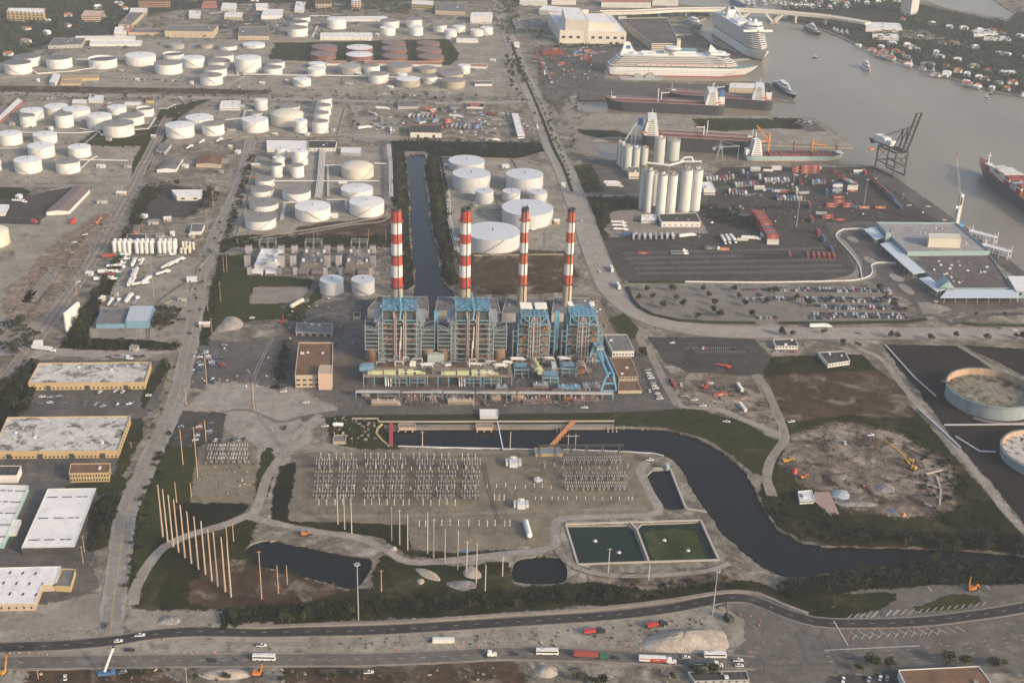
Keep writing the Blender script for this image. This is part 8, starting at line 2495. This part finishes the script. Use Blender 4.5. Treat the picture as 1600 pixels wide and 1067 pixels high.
  # --- trees
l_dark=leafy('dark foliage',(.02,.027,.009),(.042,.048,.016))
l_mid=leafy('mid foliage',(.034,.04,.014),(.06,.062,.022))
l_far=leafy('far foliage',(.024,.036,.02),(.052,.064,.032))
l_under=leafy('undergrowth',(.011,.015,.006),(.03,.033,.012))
l_palm=leafy('palm fronds',(.032,.038,.014),(.058,.06,.024))
bark=paint('bark',(.16,.12,.085),.9,.2,1)
rt2=random.Random(31)
def leaf(m,p,s,rn):
 a=Vector((rn.gauss(0,1),rn.gauss(0,1),rn.gauss(0,1)*.6)).normalized()
 b=a.cross(Vector((rn.gauss(0,1),rn.gauss(0,1),rn.gauss(0,1)))).normalized()
 m.quad(p-a*s,p+b*s*.6,p+a*s,p-b*s*.6)
def crown_mb(r,h,z0,rn,n,s,lumps=7):
 m=MB()
 L=[(Vector((rn.uniform(-.55,.55)*r,rn.uniform(-.55,.55)*r,z0+h*rn.uniform(.25,.8))),r*rn.uniform(.4,.62))for _ in range(lumps)]
 for i in range(n):
  c,q=L[i%lumps]
  d=Vector((rn.gauss(0,1),rn.gauss(0,1),rn.gauss(0,1))).normalized()
  d.z*=.75
  leaf(m,c+d*q*rn.uniform(.55,1.08),s*rn.uniform(.6,1.3),rn)
 return m
def tree_proto(name,r,h,lm,rn,n,s,palm=False):
 root=thing(name,name,'tree',(0,0,-500))
 if palm:
  m=MB()
  for i in range(15):
   a=6.2832*i/15+rn.uniform(-.2,.2)
   e=rn.uniform(-.5,.55)
   P=[Vector((math.cos(a)*t*r,math.sin(a)*t*r,h+r*(e*t-.75*t*t)+.3))for t in(0,.35,.7,1)]
   q=Vector((-math.sin(a),math.cos(a),0))*r*.16
   for u,v,w0,w1 in((P[0],P[1],.3,1),(P[1],P[2],1,.9),(P[2],P[3],.9,.1)):
    m.quad(u-q*w0,u+q*w0,v+q*w1,v-q*w1)
  m.build('crown',lm,root)
 else:
  crown_mb(r,h*.75,h*.25,rn,n,s).build('crown',lm,root)
 m=MB();m.cyl(0,0,0,h*(1 if palm else.55),r*.07+.1,r*.05,7)
 if not palm:
  for i in range(4):
   a=1.57*i+rn.random()
   m.bar((0,0,h*.35),(math.cos(a)*r*.5,math.sin(a)*r*.5,h*.65),r*.05)
 m.build('trunk',bark,root)
 return Proto(root)
TP={'d':[tree_proto('broadleaf_tree',4.2,8,l_dark,rt2,430,.62)for _ in range(3)],'m':[tree_proto('broadleaf_tree',3.4,6.5,l_mid,rt2,340,.55)for _ in range(2)],'p':[tree_proto('palm_tree',2.9,7,l_palm,rt2,0,0,True)for _ in range(2)],'b':[tree_proto('round_bush',1.9,2.6,l_mid,rt2,200,.36)for _ in range(2)]}
TA={'d':'dark bushy tree','m':'olive green tree','p':'palm','b':'round bush'}
NT={}
def tree(p,key,where,s=None):
 k=NT[where]=NT.get(where,-1)+1
 pr=TP[key][k%len(TP[key])]
 s=s or rt2.uniform(.75,1.3)
 pr.place((p.x,p.y,0),rt2.uniform(0,6.28),'%s %s, %s'%(TA[key],where,(ORD[k]if k<24 else('further ','later ','last ')[min(2,k//24-1)]+ORD[k%24])+' along'),'trees '+where,(s,s,s*rt2.uniform(.85,1.15)))
def row(px,gap,key,where,jit=2.5,s=None,skip=0.0):
 P=wp(px)
 for a,b in zip(P,P[1:]):
  L=(b-a).length
  n=max(1,int(L/gap))
  for i in range(n):
   if rt2.random()<skip:
    continue
   tree(a.lerp(b,(i+rt2.random())/n)+Vector((rt2.uniform(-jit,jit),rt2.uniform(-jit,jit),0)),key if len(key)==1 else rt2.choice(key),where,s and s*rt2.uniform(.8,1.2))
row([(622,245),(624,300),(627,360),(632,410),(637,445)],14.2,'ddm','on the left bank of the power station canal',2.5,1.1)
row([(676,250),(684,310),(690,360),(700,410),(706,445)],14.2,'ddm','on the tank side bank of the power station canal',2.5,1.1)
row([(612,226),(660,226),(720,230),(780,235),(845,236)],17.4,'dd','in the belt across the canal head',4,1.2)
row([(104,538),(150,465),(186,400),(212,340),(232,295)],17.4,'ddm','in the hedge along the railway',3,.95)
row([(112,540),(170,540),(240,538)],17.4,'dd','in the hedge above the cross road',3,.8)
row([(0,625),(25,590),(46,568)],17.4,'ddm','beside the track at the warehouse corner',6,1.1)
row([(25,640),(50,590),(58,572)],17.4,'ddm','between the railway and the ochre warehouses',3,1)
row([(0,585),(12,565),(20,550)],17.4,'d','left of the railway at the crossing',5,1)
row([(20,520),(40,515),(10,500)],19.6,'d','in the demolition yard corner',5,1)
row([(212,335),(232,300),(250,292),(300,292),(330,300),(340,318),(318,330),(300,335)],19.6,'dm','around the white store',3,.95)
row([(140,815),(158,800),(178,790),(165,830),(150,850)],15.2,'dm','beside the ribbed white warehouse',3,.85)
row([(236,505),(255,500),(272,495),(240,515)],17.4,'dm','beside the blue workshops',3,.9)
row([(425,665-90),(440,590),(446,560),(448,535)],17.4,'dm','along the brown plant office',2,.7)
row([(920,330),(940,325),(955,335),(940,350),(945,365)],17.4,'dm','in the triangle by the boulevard',5,.8)
row([(925,308),(960,310),(985,312)],19.6,'dp','along the port road',2,.7)
row([(1085,320),(1100,325),(1140,335),(1150,345),(1180,350),(1130,325)],17.4,'ddm','in the clump beside the silos',5,1)
row([(893,290),(880,250),(864,215),(846,170),(830,135),(815,105),(800,72)],11,'pb','on the boulevard median',1,.8)
row([(300,520),(308,470),(322,410),(345,365),(372,310),(392,250)],13,'pb','on the verge of the main road',5,.8)
row([(270,560),(262,600),(250,640),(232,680),(205,730),(190,760)],12,'pbm','on the warehouse verge of the main road',4,.8)
row([(260,690),(240,740),(222,800),(205,880),(196,930)],16,'b','on the grass field beside the main road',4,.9)
row([(10,150),(140,156),(300,158),(430,160),(545,163)],15,'pb','on the tank farm side of the far cross road',4,.9)
row([(445,215),(520,222),(600,224)],14,'pb','along the service road',3,.8)
row([(0,160),(60,210),(120,232),(200,232)],18,'b','inside the rail tank farm',5,.9)
row([(838,175),(850,195),(870,235),(850,155)],18,'pm','beside the boulevard',6,.8)
row([(790,60),(812,100),(826,135),(790,90),(800,130),(815,160)],19.6,'dm','on the town side of the boulevard',6,.9)
row([(825,52),(850,52),(850,60),(835,66)],19.6,'d','below the convention hall flank',5,.9)
row([(870,73),(920,74),(975,72),(1000,74)],21.8,'d','in front of the convention hall',3,.8)
for x,y in((1012,456),(1050,456),(1019,468),(1059,470),(1098,456),(1107,465),(1144,456),(1035,482),(1067,480),(1117,479),(1090,499),(1115,489),(1120,496),(1126,495),(1155,467),(1163,478),(1175,496),(998,470),(1200,476),(1211,458),(1245,468),(1262,478),(1297,472),(1372,455),(1385,470),(1395,482),(1412,488)):
 tree(G(x,y),'d','on a planting strip in the terminal car park',rt2.uniform(.75,1.0))
row([(1512,492),(1530,494),(1552,498),(1575,492),(1590,500)],19.6,'db','on the oval bed at the terminal gate',2,.6)
row([(1205,530),(1220,525),(1232,528),(1275,525),(1288,520),(1330,545),(1350,530),(1590,530),(1600,536)],21.8,'dm','beside the gate offices',3,.9)
row([(997,548),(1003,556),(1010,562)],13,'d','beside the grey roofed pump house',2,.8)
row([(355,968),(420,965),(500,962),(580,958),(700,954),(800,949),(880,945),(960,935)],15.2,'ddm','in the dark belt along the highway',4,.75)
row([(420,950),(560,943),(700,940),(820,935),(930,925)],19.6,'ddb','in the dark belt below the ponds',4,.6)
for x,y in((441,970),(452,972),(475,968),(1049,918),(1131,910),(990,915),(1220,925),(1300,950),(684,945)):
 tree(G(x,y),'m','standing clear of the dark highway belt',.8)
row([(1230,912),(1290,905),(1350,898),(1430,896),(1520,896),(1600,898)],14.2,'ddm','on the highway bank of the discharge canal',3,.8)
row([(1290,846),(1360,846),(1440,850),(1520,858),(1600,870),(1660,880)],14.2,'ddm','on the field bank of the discharge canal',4,1.0)
row([(1425,868),(1480,874),(1540,880),(1600,886),(1640,890)],13,'dd','in the mangrove at the canal end',6,1.1)
row([(880,1064),(905,1062),(930,1068),(945,1070),(900,1075)],13,'dm','at the frame bottom beside the round pale heap',3,.9)
row([(1052,1062),(1066,1066),(1110,1058),(1128,1062)],15.2,'dm','at the frame bottom behind the lorries',2,.9)
row([(1335,1055),(1350,1050),(1370,1040),(1382,1045),(1420,1040),(1485,1040),(1505,1038),(1565,1045),(1585,1046),(1600,1060)],15.2,'dm','beside the brown roofed corner building',2,.9)
row([(198,1062),(205,1058),(510,1066),(540,1066),(570,1064),(640,1066)],17.4,'m','cut by the frame bottom',2,.8)
row([(548,180),(556,200),(600,186),(640,186),(658,178),(715,175),(722,172),(745,168),(760,172)],26.1,'dm','in the truck lot',3,.7)
row([(425,150),(520,155),(640,158),(760,154),(830,150)],30.4,'dpb','along the far cross road',3,.7)
row([(110,148),(220,152),(330,148),(360,146),(410,150)],34.8,'dpb','along the railway yard road',3,.8)
fw_=MB()
def wood_area(poly,n,r0_,r1_,q=26,s=1.3):
 P=wp(poly)
 tr=[[P[i]for i in t]for t in tessellate_polygon([[Vector((p.x,p.y,0))for p in P]])]
 A=[abs((b-a).cross(c-a).z)/2 for a,b,c in tr]
 pts=[]
 for i in range(n):
  a,b,c=rt2.choices(tr,A)[0]
  u,v=rt2.random(),rt2.random()
  if u+v>1:
   u,v=1-u,1-v
  p=a+(b-a)*u+(c-a)*v
  r=rt2.uniform(r0_,r1_)
  hh=r*rt2.uniform(1.0,1.6)
  for k in range(q):
   d=Vector((rt2.gauss(0,1),rt2.gauss(0,1),abs(rt2.gauss(0,1))*.8-.3)).normalized()
   leaf(fw_,p+Vector((d.x*r,d.y*r,max(.5,hh*.6+d.z*hh*.5))),s*rt2.uniform(.7,1.4),rt2)
  pts.append(p)
 return pts
wood_area([(-60,130),(0,88),(50,78),(60,60),(120,48),(190,40),(180,20),(220,-14),(-200,-14)],1350,3,6)
wood_area([(225,8),(400,2),(640,-3),(640,-14),(220,-14)],600,3,6)
wood_area([(420,8),(480,20),(600,20),(640,24),(640,4),(480,4)],170,3,5)
wood_area([(770,30),(790,60),(845,50),(800,20),(845,-5),(780,-12)],150,3,5.5)
wood_area([(975,28),(1060,24),(1120,30),(1100,24),(990,20)],60,3,5)
wood_area([(430,68),(560,66),(700,63),(715,84),(700,101),(540,96),(428,93),(428,80)],90,1.5,3,18,.9)
wood_area([(-40,100),(420,60),(840,40),(840,-10),(-40,40)],420,1.6,3.6,20,1)
wood_area([(-20,137),(420,140),(830,150),(830,164),(420,158),(-20,152)],130,1.2,2.6,18,.9)
wood_area([(840,60),(935,120),(900,215),(925,300),(912,300),(884,240),(850,150)],110,1.3,3,18,.9)
wood_area([(1345,70),(1420,97),(1480,116),(1555,140),(1680,158),(1680,40),(1580,38),(1520,28),(1470,18),(1438,10),(1385,14),(1372,50)],1300,3,6)
wood_area([(1220,20),(1300,22),(1400,12),(1420,-4),(1400,-14),(1240,-14)],240,3,6)
wood_area([(1590,34),(1680,50),(1680,-14),(1570,-14)],130,3,6)
wood_area([(1075,188),(1200,187),(1240,184),(1262,200),(1120,203)],60,1,2.4,16,.8)
o=fw_.build('dense_woods',l_far)
o['kind']='stuff'
o['label']='dense trees of the town and the far shore'
fw_=MB()
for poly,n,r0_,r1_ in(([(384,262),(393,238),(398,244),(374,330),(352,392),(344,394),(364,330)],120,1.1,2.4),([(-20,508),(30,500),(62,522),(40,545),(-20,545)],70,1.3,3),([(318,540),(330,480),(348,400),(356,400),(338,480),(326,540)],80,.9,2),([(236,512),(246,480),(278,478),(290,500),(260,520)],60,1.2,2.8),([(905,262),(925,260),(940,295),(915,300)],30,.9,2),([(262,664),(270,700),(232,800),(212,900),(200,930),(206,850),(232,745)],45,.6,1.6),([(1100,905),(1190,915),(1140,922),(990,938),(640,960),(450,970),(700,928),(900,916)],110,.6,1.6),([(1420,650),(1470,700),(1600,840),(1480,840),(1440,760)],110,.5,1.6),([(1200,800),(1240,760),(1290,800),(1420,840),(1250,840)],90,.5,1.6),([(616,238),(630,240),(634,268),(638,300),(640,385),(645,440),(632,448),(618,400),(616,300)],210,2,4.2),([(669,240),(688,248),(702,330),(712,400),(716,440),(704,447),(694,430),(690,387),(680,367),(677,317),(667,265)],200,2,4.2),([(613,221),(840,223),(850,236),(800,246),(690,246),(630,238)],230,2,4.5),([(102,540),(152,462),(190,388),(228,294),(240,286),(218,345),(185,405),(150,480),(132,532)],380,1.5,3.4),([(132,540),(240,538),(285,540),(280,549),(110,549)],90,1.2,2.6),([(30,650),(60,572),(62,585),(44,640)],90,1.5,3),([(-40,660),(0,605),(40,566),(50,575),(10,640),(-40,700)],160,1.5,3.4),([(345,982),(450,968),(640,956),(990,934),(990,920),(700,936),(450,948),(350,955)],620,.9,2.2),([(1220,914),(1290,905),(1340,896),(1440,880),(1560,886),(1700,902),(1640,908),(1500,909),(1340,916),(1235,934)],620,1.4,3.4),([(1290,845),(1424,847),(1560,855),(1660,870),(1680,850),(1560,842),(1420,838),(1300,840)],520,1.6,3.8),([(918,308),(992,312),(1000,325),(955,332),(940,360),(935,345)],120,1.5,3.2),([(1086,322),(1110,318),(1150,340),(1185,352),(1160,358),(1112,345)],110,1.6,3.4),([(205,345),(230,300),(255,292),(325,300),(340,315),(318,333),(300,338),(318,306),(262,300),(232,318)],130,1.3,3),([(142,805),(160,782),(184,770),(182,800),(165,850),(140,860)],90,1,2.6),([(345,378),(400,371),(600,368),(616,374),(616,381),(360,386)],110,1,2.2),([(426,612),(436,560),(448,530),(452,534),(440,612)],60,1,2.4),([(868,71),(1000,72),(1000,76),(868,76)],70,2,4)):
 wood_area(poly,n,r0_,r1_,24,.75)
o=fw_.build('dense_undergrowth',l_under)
o['kind']='stuff'
o['label']='dark undergrowth along the canals, the railway and the highway'
hedge_m=leafy('clipped hedge',(.018,.024,.009),(.03,.036,.013))
for lab,px in(('long clipped hedge curving round the terminal car park',[(981,450),(987,468),(1000,482),(1020,493),(1060,502),(1110,505),(1180,506)]),('clipped hedge along the car park entrance side',[(1218,506),(1300,506),(1360,505),(1420,504),(1447,500)]),('clipped hedge at the terminal gate',[(1504,506),(1530,509),(1600,510)]),('dark hedge between trailer yard and car park',[(984,442),(1070,442)])):
 strip('hedge',lab,'hedge',px,2.6,0,1.9,hedge_m,'clipped hedges')
for lab,px in(('white curved barrier of the terminal ramp',[(1070,441),(1200,442),(1300,440),(1340,438),(1360,431),(1363,422),(1361,416),(1372,411),(1400,412)]),('pale curved barrier of the upper ramp',[(1347,439),(1346,430),(1342,415),(1330,398),(1312,378),(1306,368),(1318,359),(1350,358)]),('pale wall along the highway verge',[(330,978),(400,981),(470,978),(600,974),(700,968),(800,961),(900,955),(1000,945),(1060,937),(1110,929),(1150,925),(1190,931),(1225,946),(1262,960)])):
 P=spline(wp(px),8)
 m=MB()
 for p,q in zip(P,P[1:]):
  m.bar((p.x-P[0].x,p.y-P[0].y,.6),(q.x-P[0].x,q.y-P[0].y,.6),2.4 if 'highway' in lab else.8,0,1.2)
 o=m.build('barrier_wall',m_conc if 'highway' in lab else rwhite)
 o.location=P[0]
 tag(o,lab,'barrier','pale barriers')
rh=random.Random(8)
roofs=[('white',rwhite)]*5+[('red tiled',clayroof)]*3+[('grey',rgrey)]*2
HP={}
def house_proto(nm,mr):
 root=thing('house',nm,'house',(0,0,-500))
 m=MB();m.box(0,0,0,15,9,3.4);m.box(5,-5,0,5,6,3.2);m.build('wall',wwall,root)
 m=MB()
 for x0,x1,y0,y1,z in((-8,8,-5.2,5.2,3.3),(2,8,-8.4,0,3.25)):
  yc=(y0+y1)/2
  A=[(x0,y0,z),(x1,y0,z),(x1,y1,z),(x0,y1,z),(x0+3,yc,z+2.2),(x1-3,yc,z+2.2)]
  m.add(A,[(0,1,5,4),(2,3,4,5),(1,2,5),(3,0,4)])
 m.build('roof',mr,root)
 for x in(-5,-1):
  m=MB();m.box(x,-4.55,1,1.8,.15,1.4);m.build('window',glass,root)
 return Proto(root)
for nm,mr in dict(roofs).items():
 HP[nm]=house_proto(nm,mr)
HZ=[('along the channel seawall',[(1345,76),(1372,85),(1418,103),(1478,121),(1540,138),(1600,147)],20,-6),('in the second street from the channel',[(1365,74),(1420,92),(1480,110),(1545,128),(1620,140)],15,-4),('in the third street from the channel',[(1390,66),(1450,85),(1520,104),(1620,125)],12,-3),('in the streets below the white beach hotels',[(1440,60),(1500,74),(1580,88),(1640,100)],10,0),('in the trees near the lagoon',[(1400,30),(1450,38),(1520,46),(1600,60)],9,0),('behind the marina',[(1240,10),(1320,6),(1400,2)],12,0),('in the dim suburb trees',[(0,95),(60,60),(120,40),(180,20),(240,2)],7,0),('at the town edge',[(20,50),(100,30),(170,10),(320,0),(420,0)],9,0)]
for where,px,n,dy in HZ:
 P=spline(wp(px),8)
 for i in range(n):
  p=P[min(len(P)-1,int((i+.5)/n*len(P)))]+Vector((rh.uniform(-9,9),rh.uniform(-22,22),0))
  nm=rh.choice(roofs)[0]
  s=rh.uniform(.6,1.1)
  HP[nm].place((p.x,p.y,0),rh.uniform(-.6,.4),'%s roofed house %s, %s along'%(nm,where,ORD[i%24]if i<24 else 'further '+ORD[i-24]),'houses '+where,(s,s,rh.uniform(.95,1.4)))
B('beach_hotel','long white roofed hotel in the shore trees','hotel',[(1522,55),(1560,53),(1548,46),(1517,47)],4,wwall,rwhite,.3)
B('beach_hotel','narrow white roofed hotel below the long one','hotel',[(1537,61),(1580,62),(1576,57),(1540,56)],3,wwall,rwhite,.3)
lit=MB()
for poly,n,mi,s0,s1 in(([(1224,694),(1300,669),(1400,684),(1475,735),(1472,789),(1325,789),(1222,722)],182,0,.3,1.28),([(10,490),(60,420),(170,330),(185,345),(90,470),(30,500)],230,0,.4,1.76),([(-40,1050),(200,1044),(700,1042),(1100,1050),(1100,1090),(-40,1100)],168,1,.4,1.44),([(460,1000),(900,985),(1100,965),(1150,1000),(900,1010),(460,1015)],140,1,.3,1.12),([(1085,600),(1165,595),(1195,640),(1120,640)],84,0,.4,1.44),([(440,480),(560,475),(560,540),(450,540)],77,1,.5,1.6),([(520,650),(590,655),(590,690),(520,695)],62,1,.5,1.6),([(560,620),(930,622),(930,636),(560,634)],182,0,.4,1.44),([(575,560),(800,560),(930,562),(930,604),(575,604)],140,0,.5,1.6),([(1100,270),(1360,266),(1460,335),(1290,345),(1110,350)],168,2,.6,1.92),([(420,385),(605,385),(605,425),(420,425)],91,1,.5,1.44),([(560,185),(840,165),(840,212),(560,214)],154,2,.8,2.4),([(400,150),(30,150),(240,215),(540,210)],112,1,.6,1.76),([(860,90),(945,80),(930,120),(870,140)],112,2,.8,2.4),([(300,540),(440,540),(430,610),(300,600)],42,2,.5,1.6),([(305,700),(400,695),(398,780),(306,780)],77,1,.4,1.12)):
 P=wp(poly)
 tr=[[P[i]for i in t]for t in tessellate_polygon([[Vector((p.x,p.y,0))for p in P]])]
 A=[abs((b-a).cross(c-a).z)/2 for a,b,c in tr]
 for i in range(n):
  a,b,c=rh.choices(tr,A)[0]
  u,v=rh.random(),rh.random()
  if u+v>1:
   u,v=1-u,1-v
  p=a+(b-a)*u+(c-a)*v
  lit.box(p.x,p.y,.1,rh.uniform(s0,s1*1.6),rh.uniform(s0,s1),rh.uniform(s0*.4,s1*.8),rh.uniform(0,3.1),rh.choice(((0,0,1,3,3),(0,1,3,3,4),(0,1,2,3,3,4,5))[mi]))
o=lit.build('yard_clutter',[rrust,m_conc,rwhite,dsteel,tanw,boxblue])
o['kind']='stuff'
o['label']='small gear, rubble and litter lying about the yards'
for pr in PROTOS:
 if not pr.used:
  for c in list(pr.root.children_recursive)+[pr.root]:
   bpy.data.objects.remove(c)
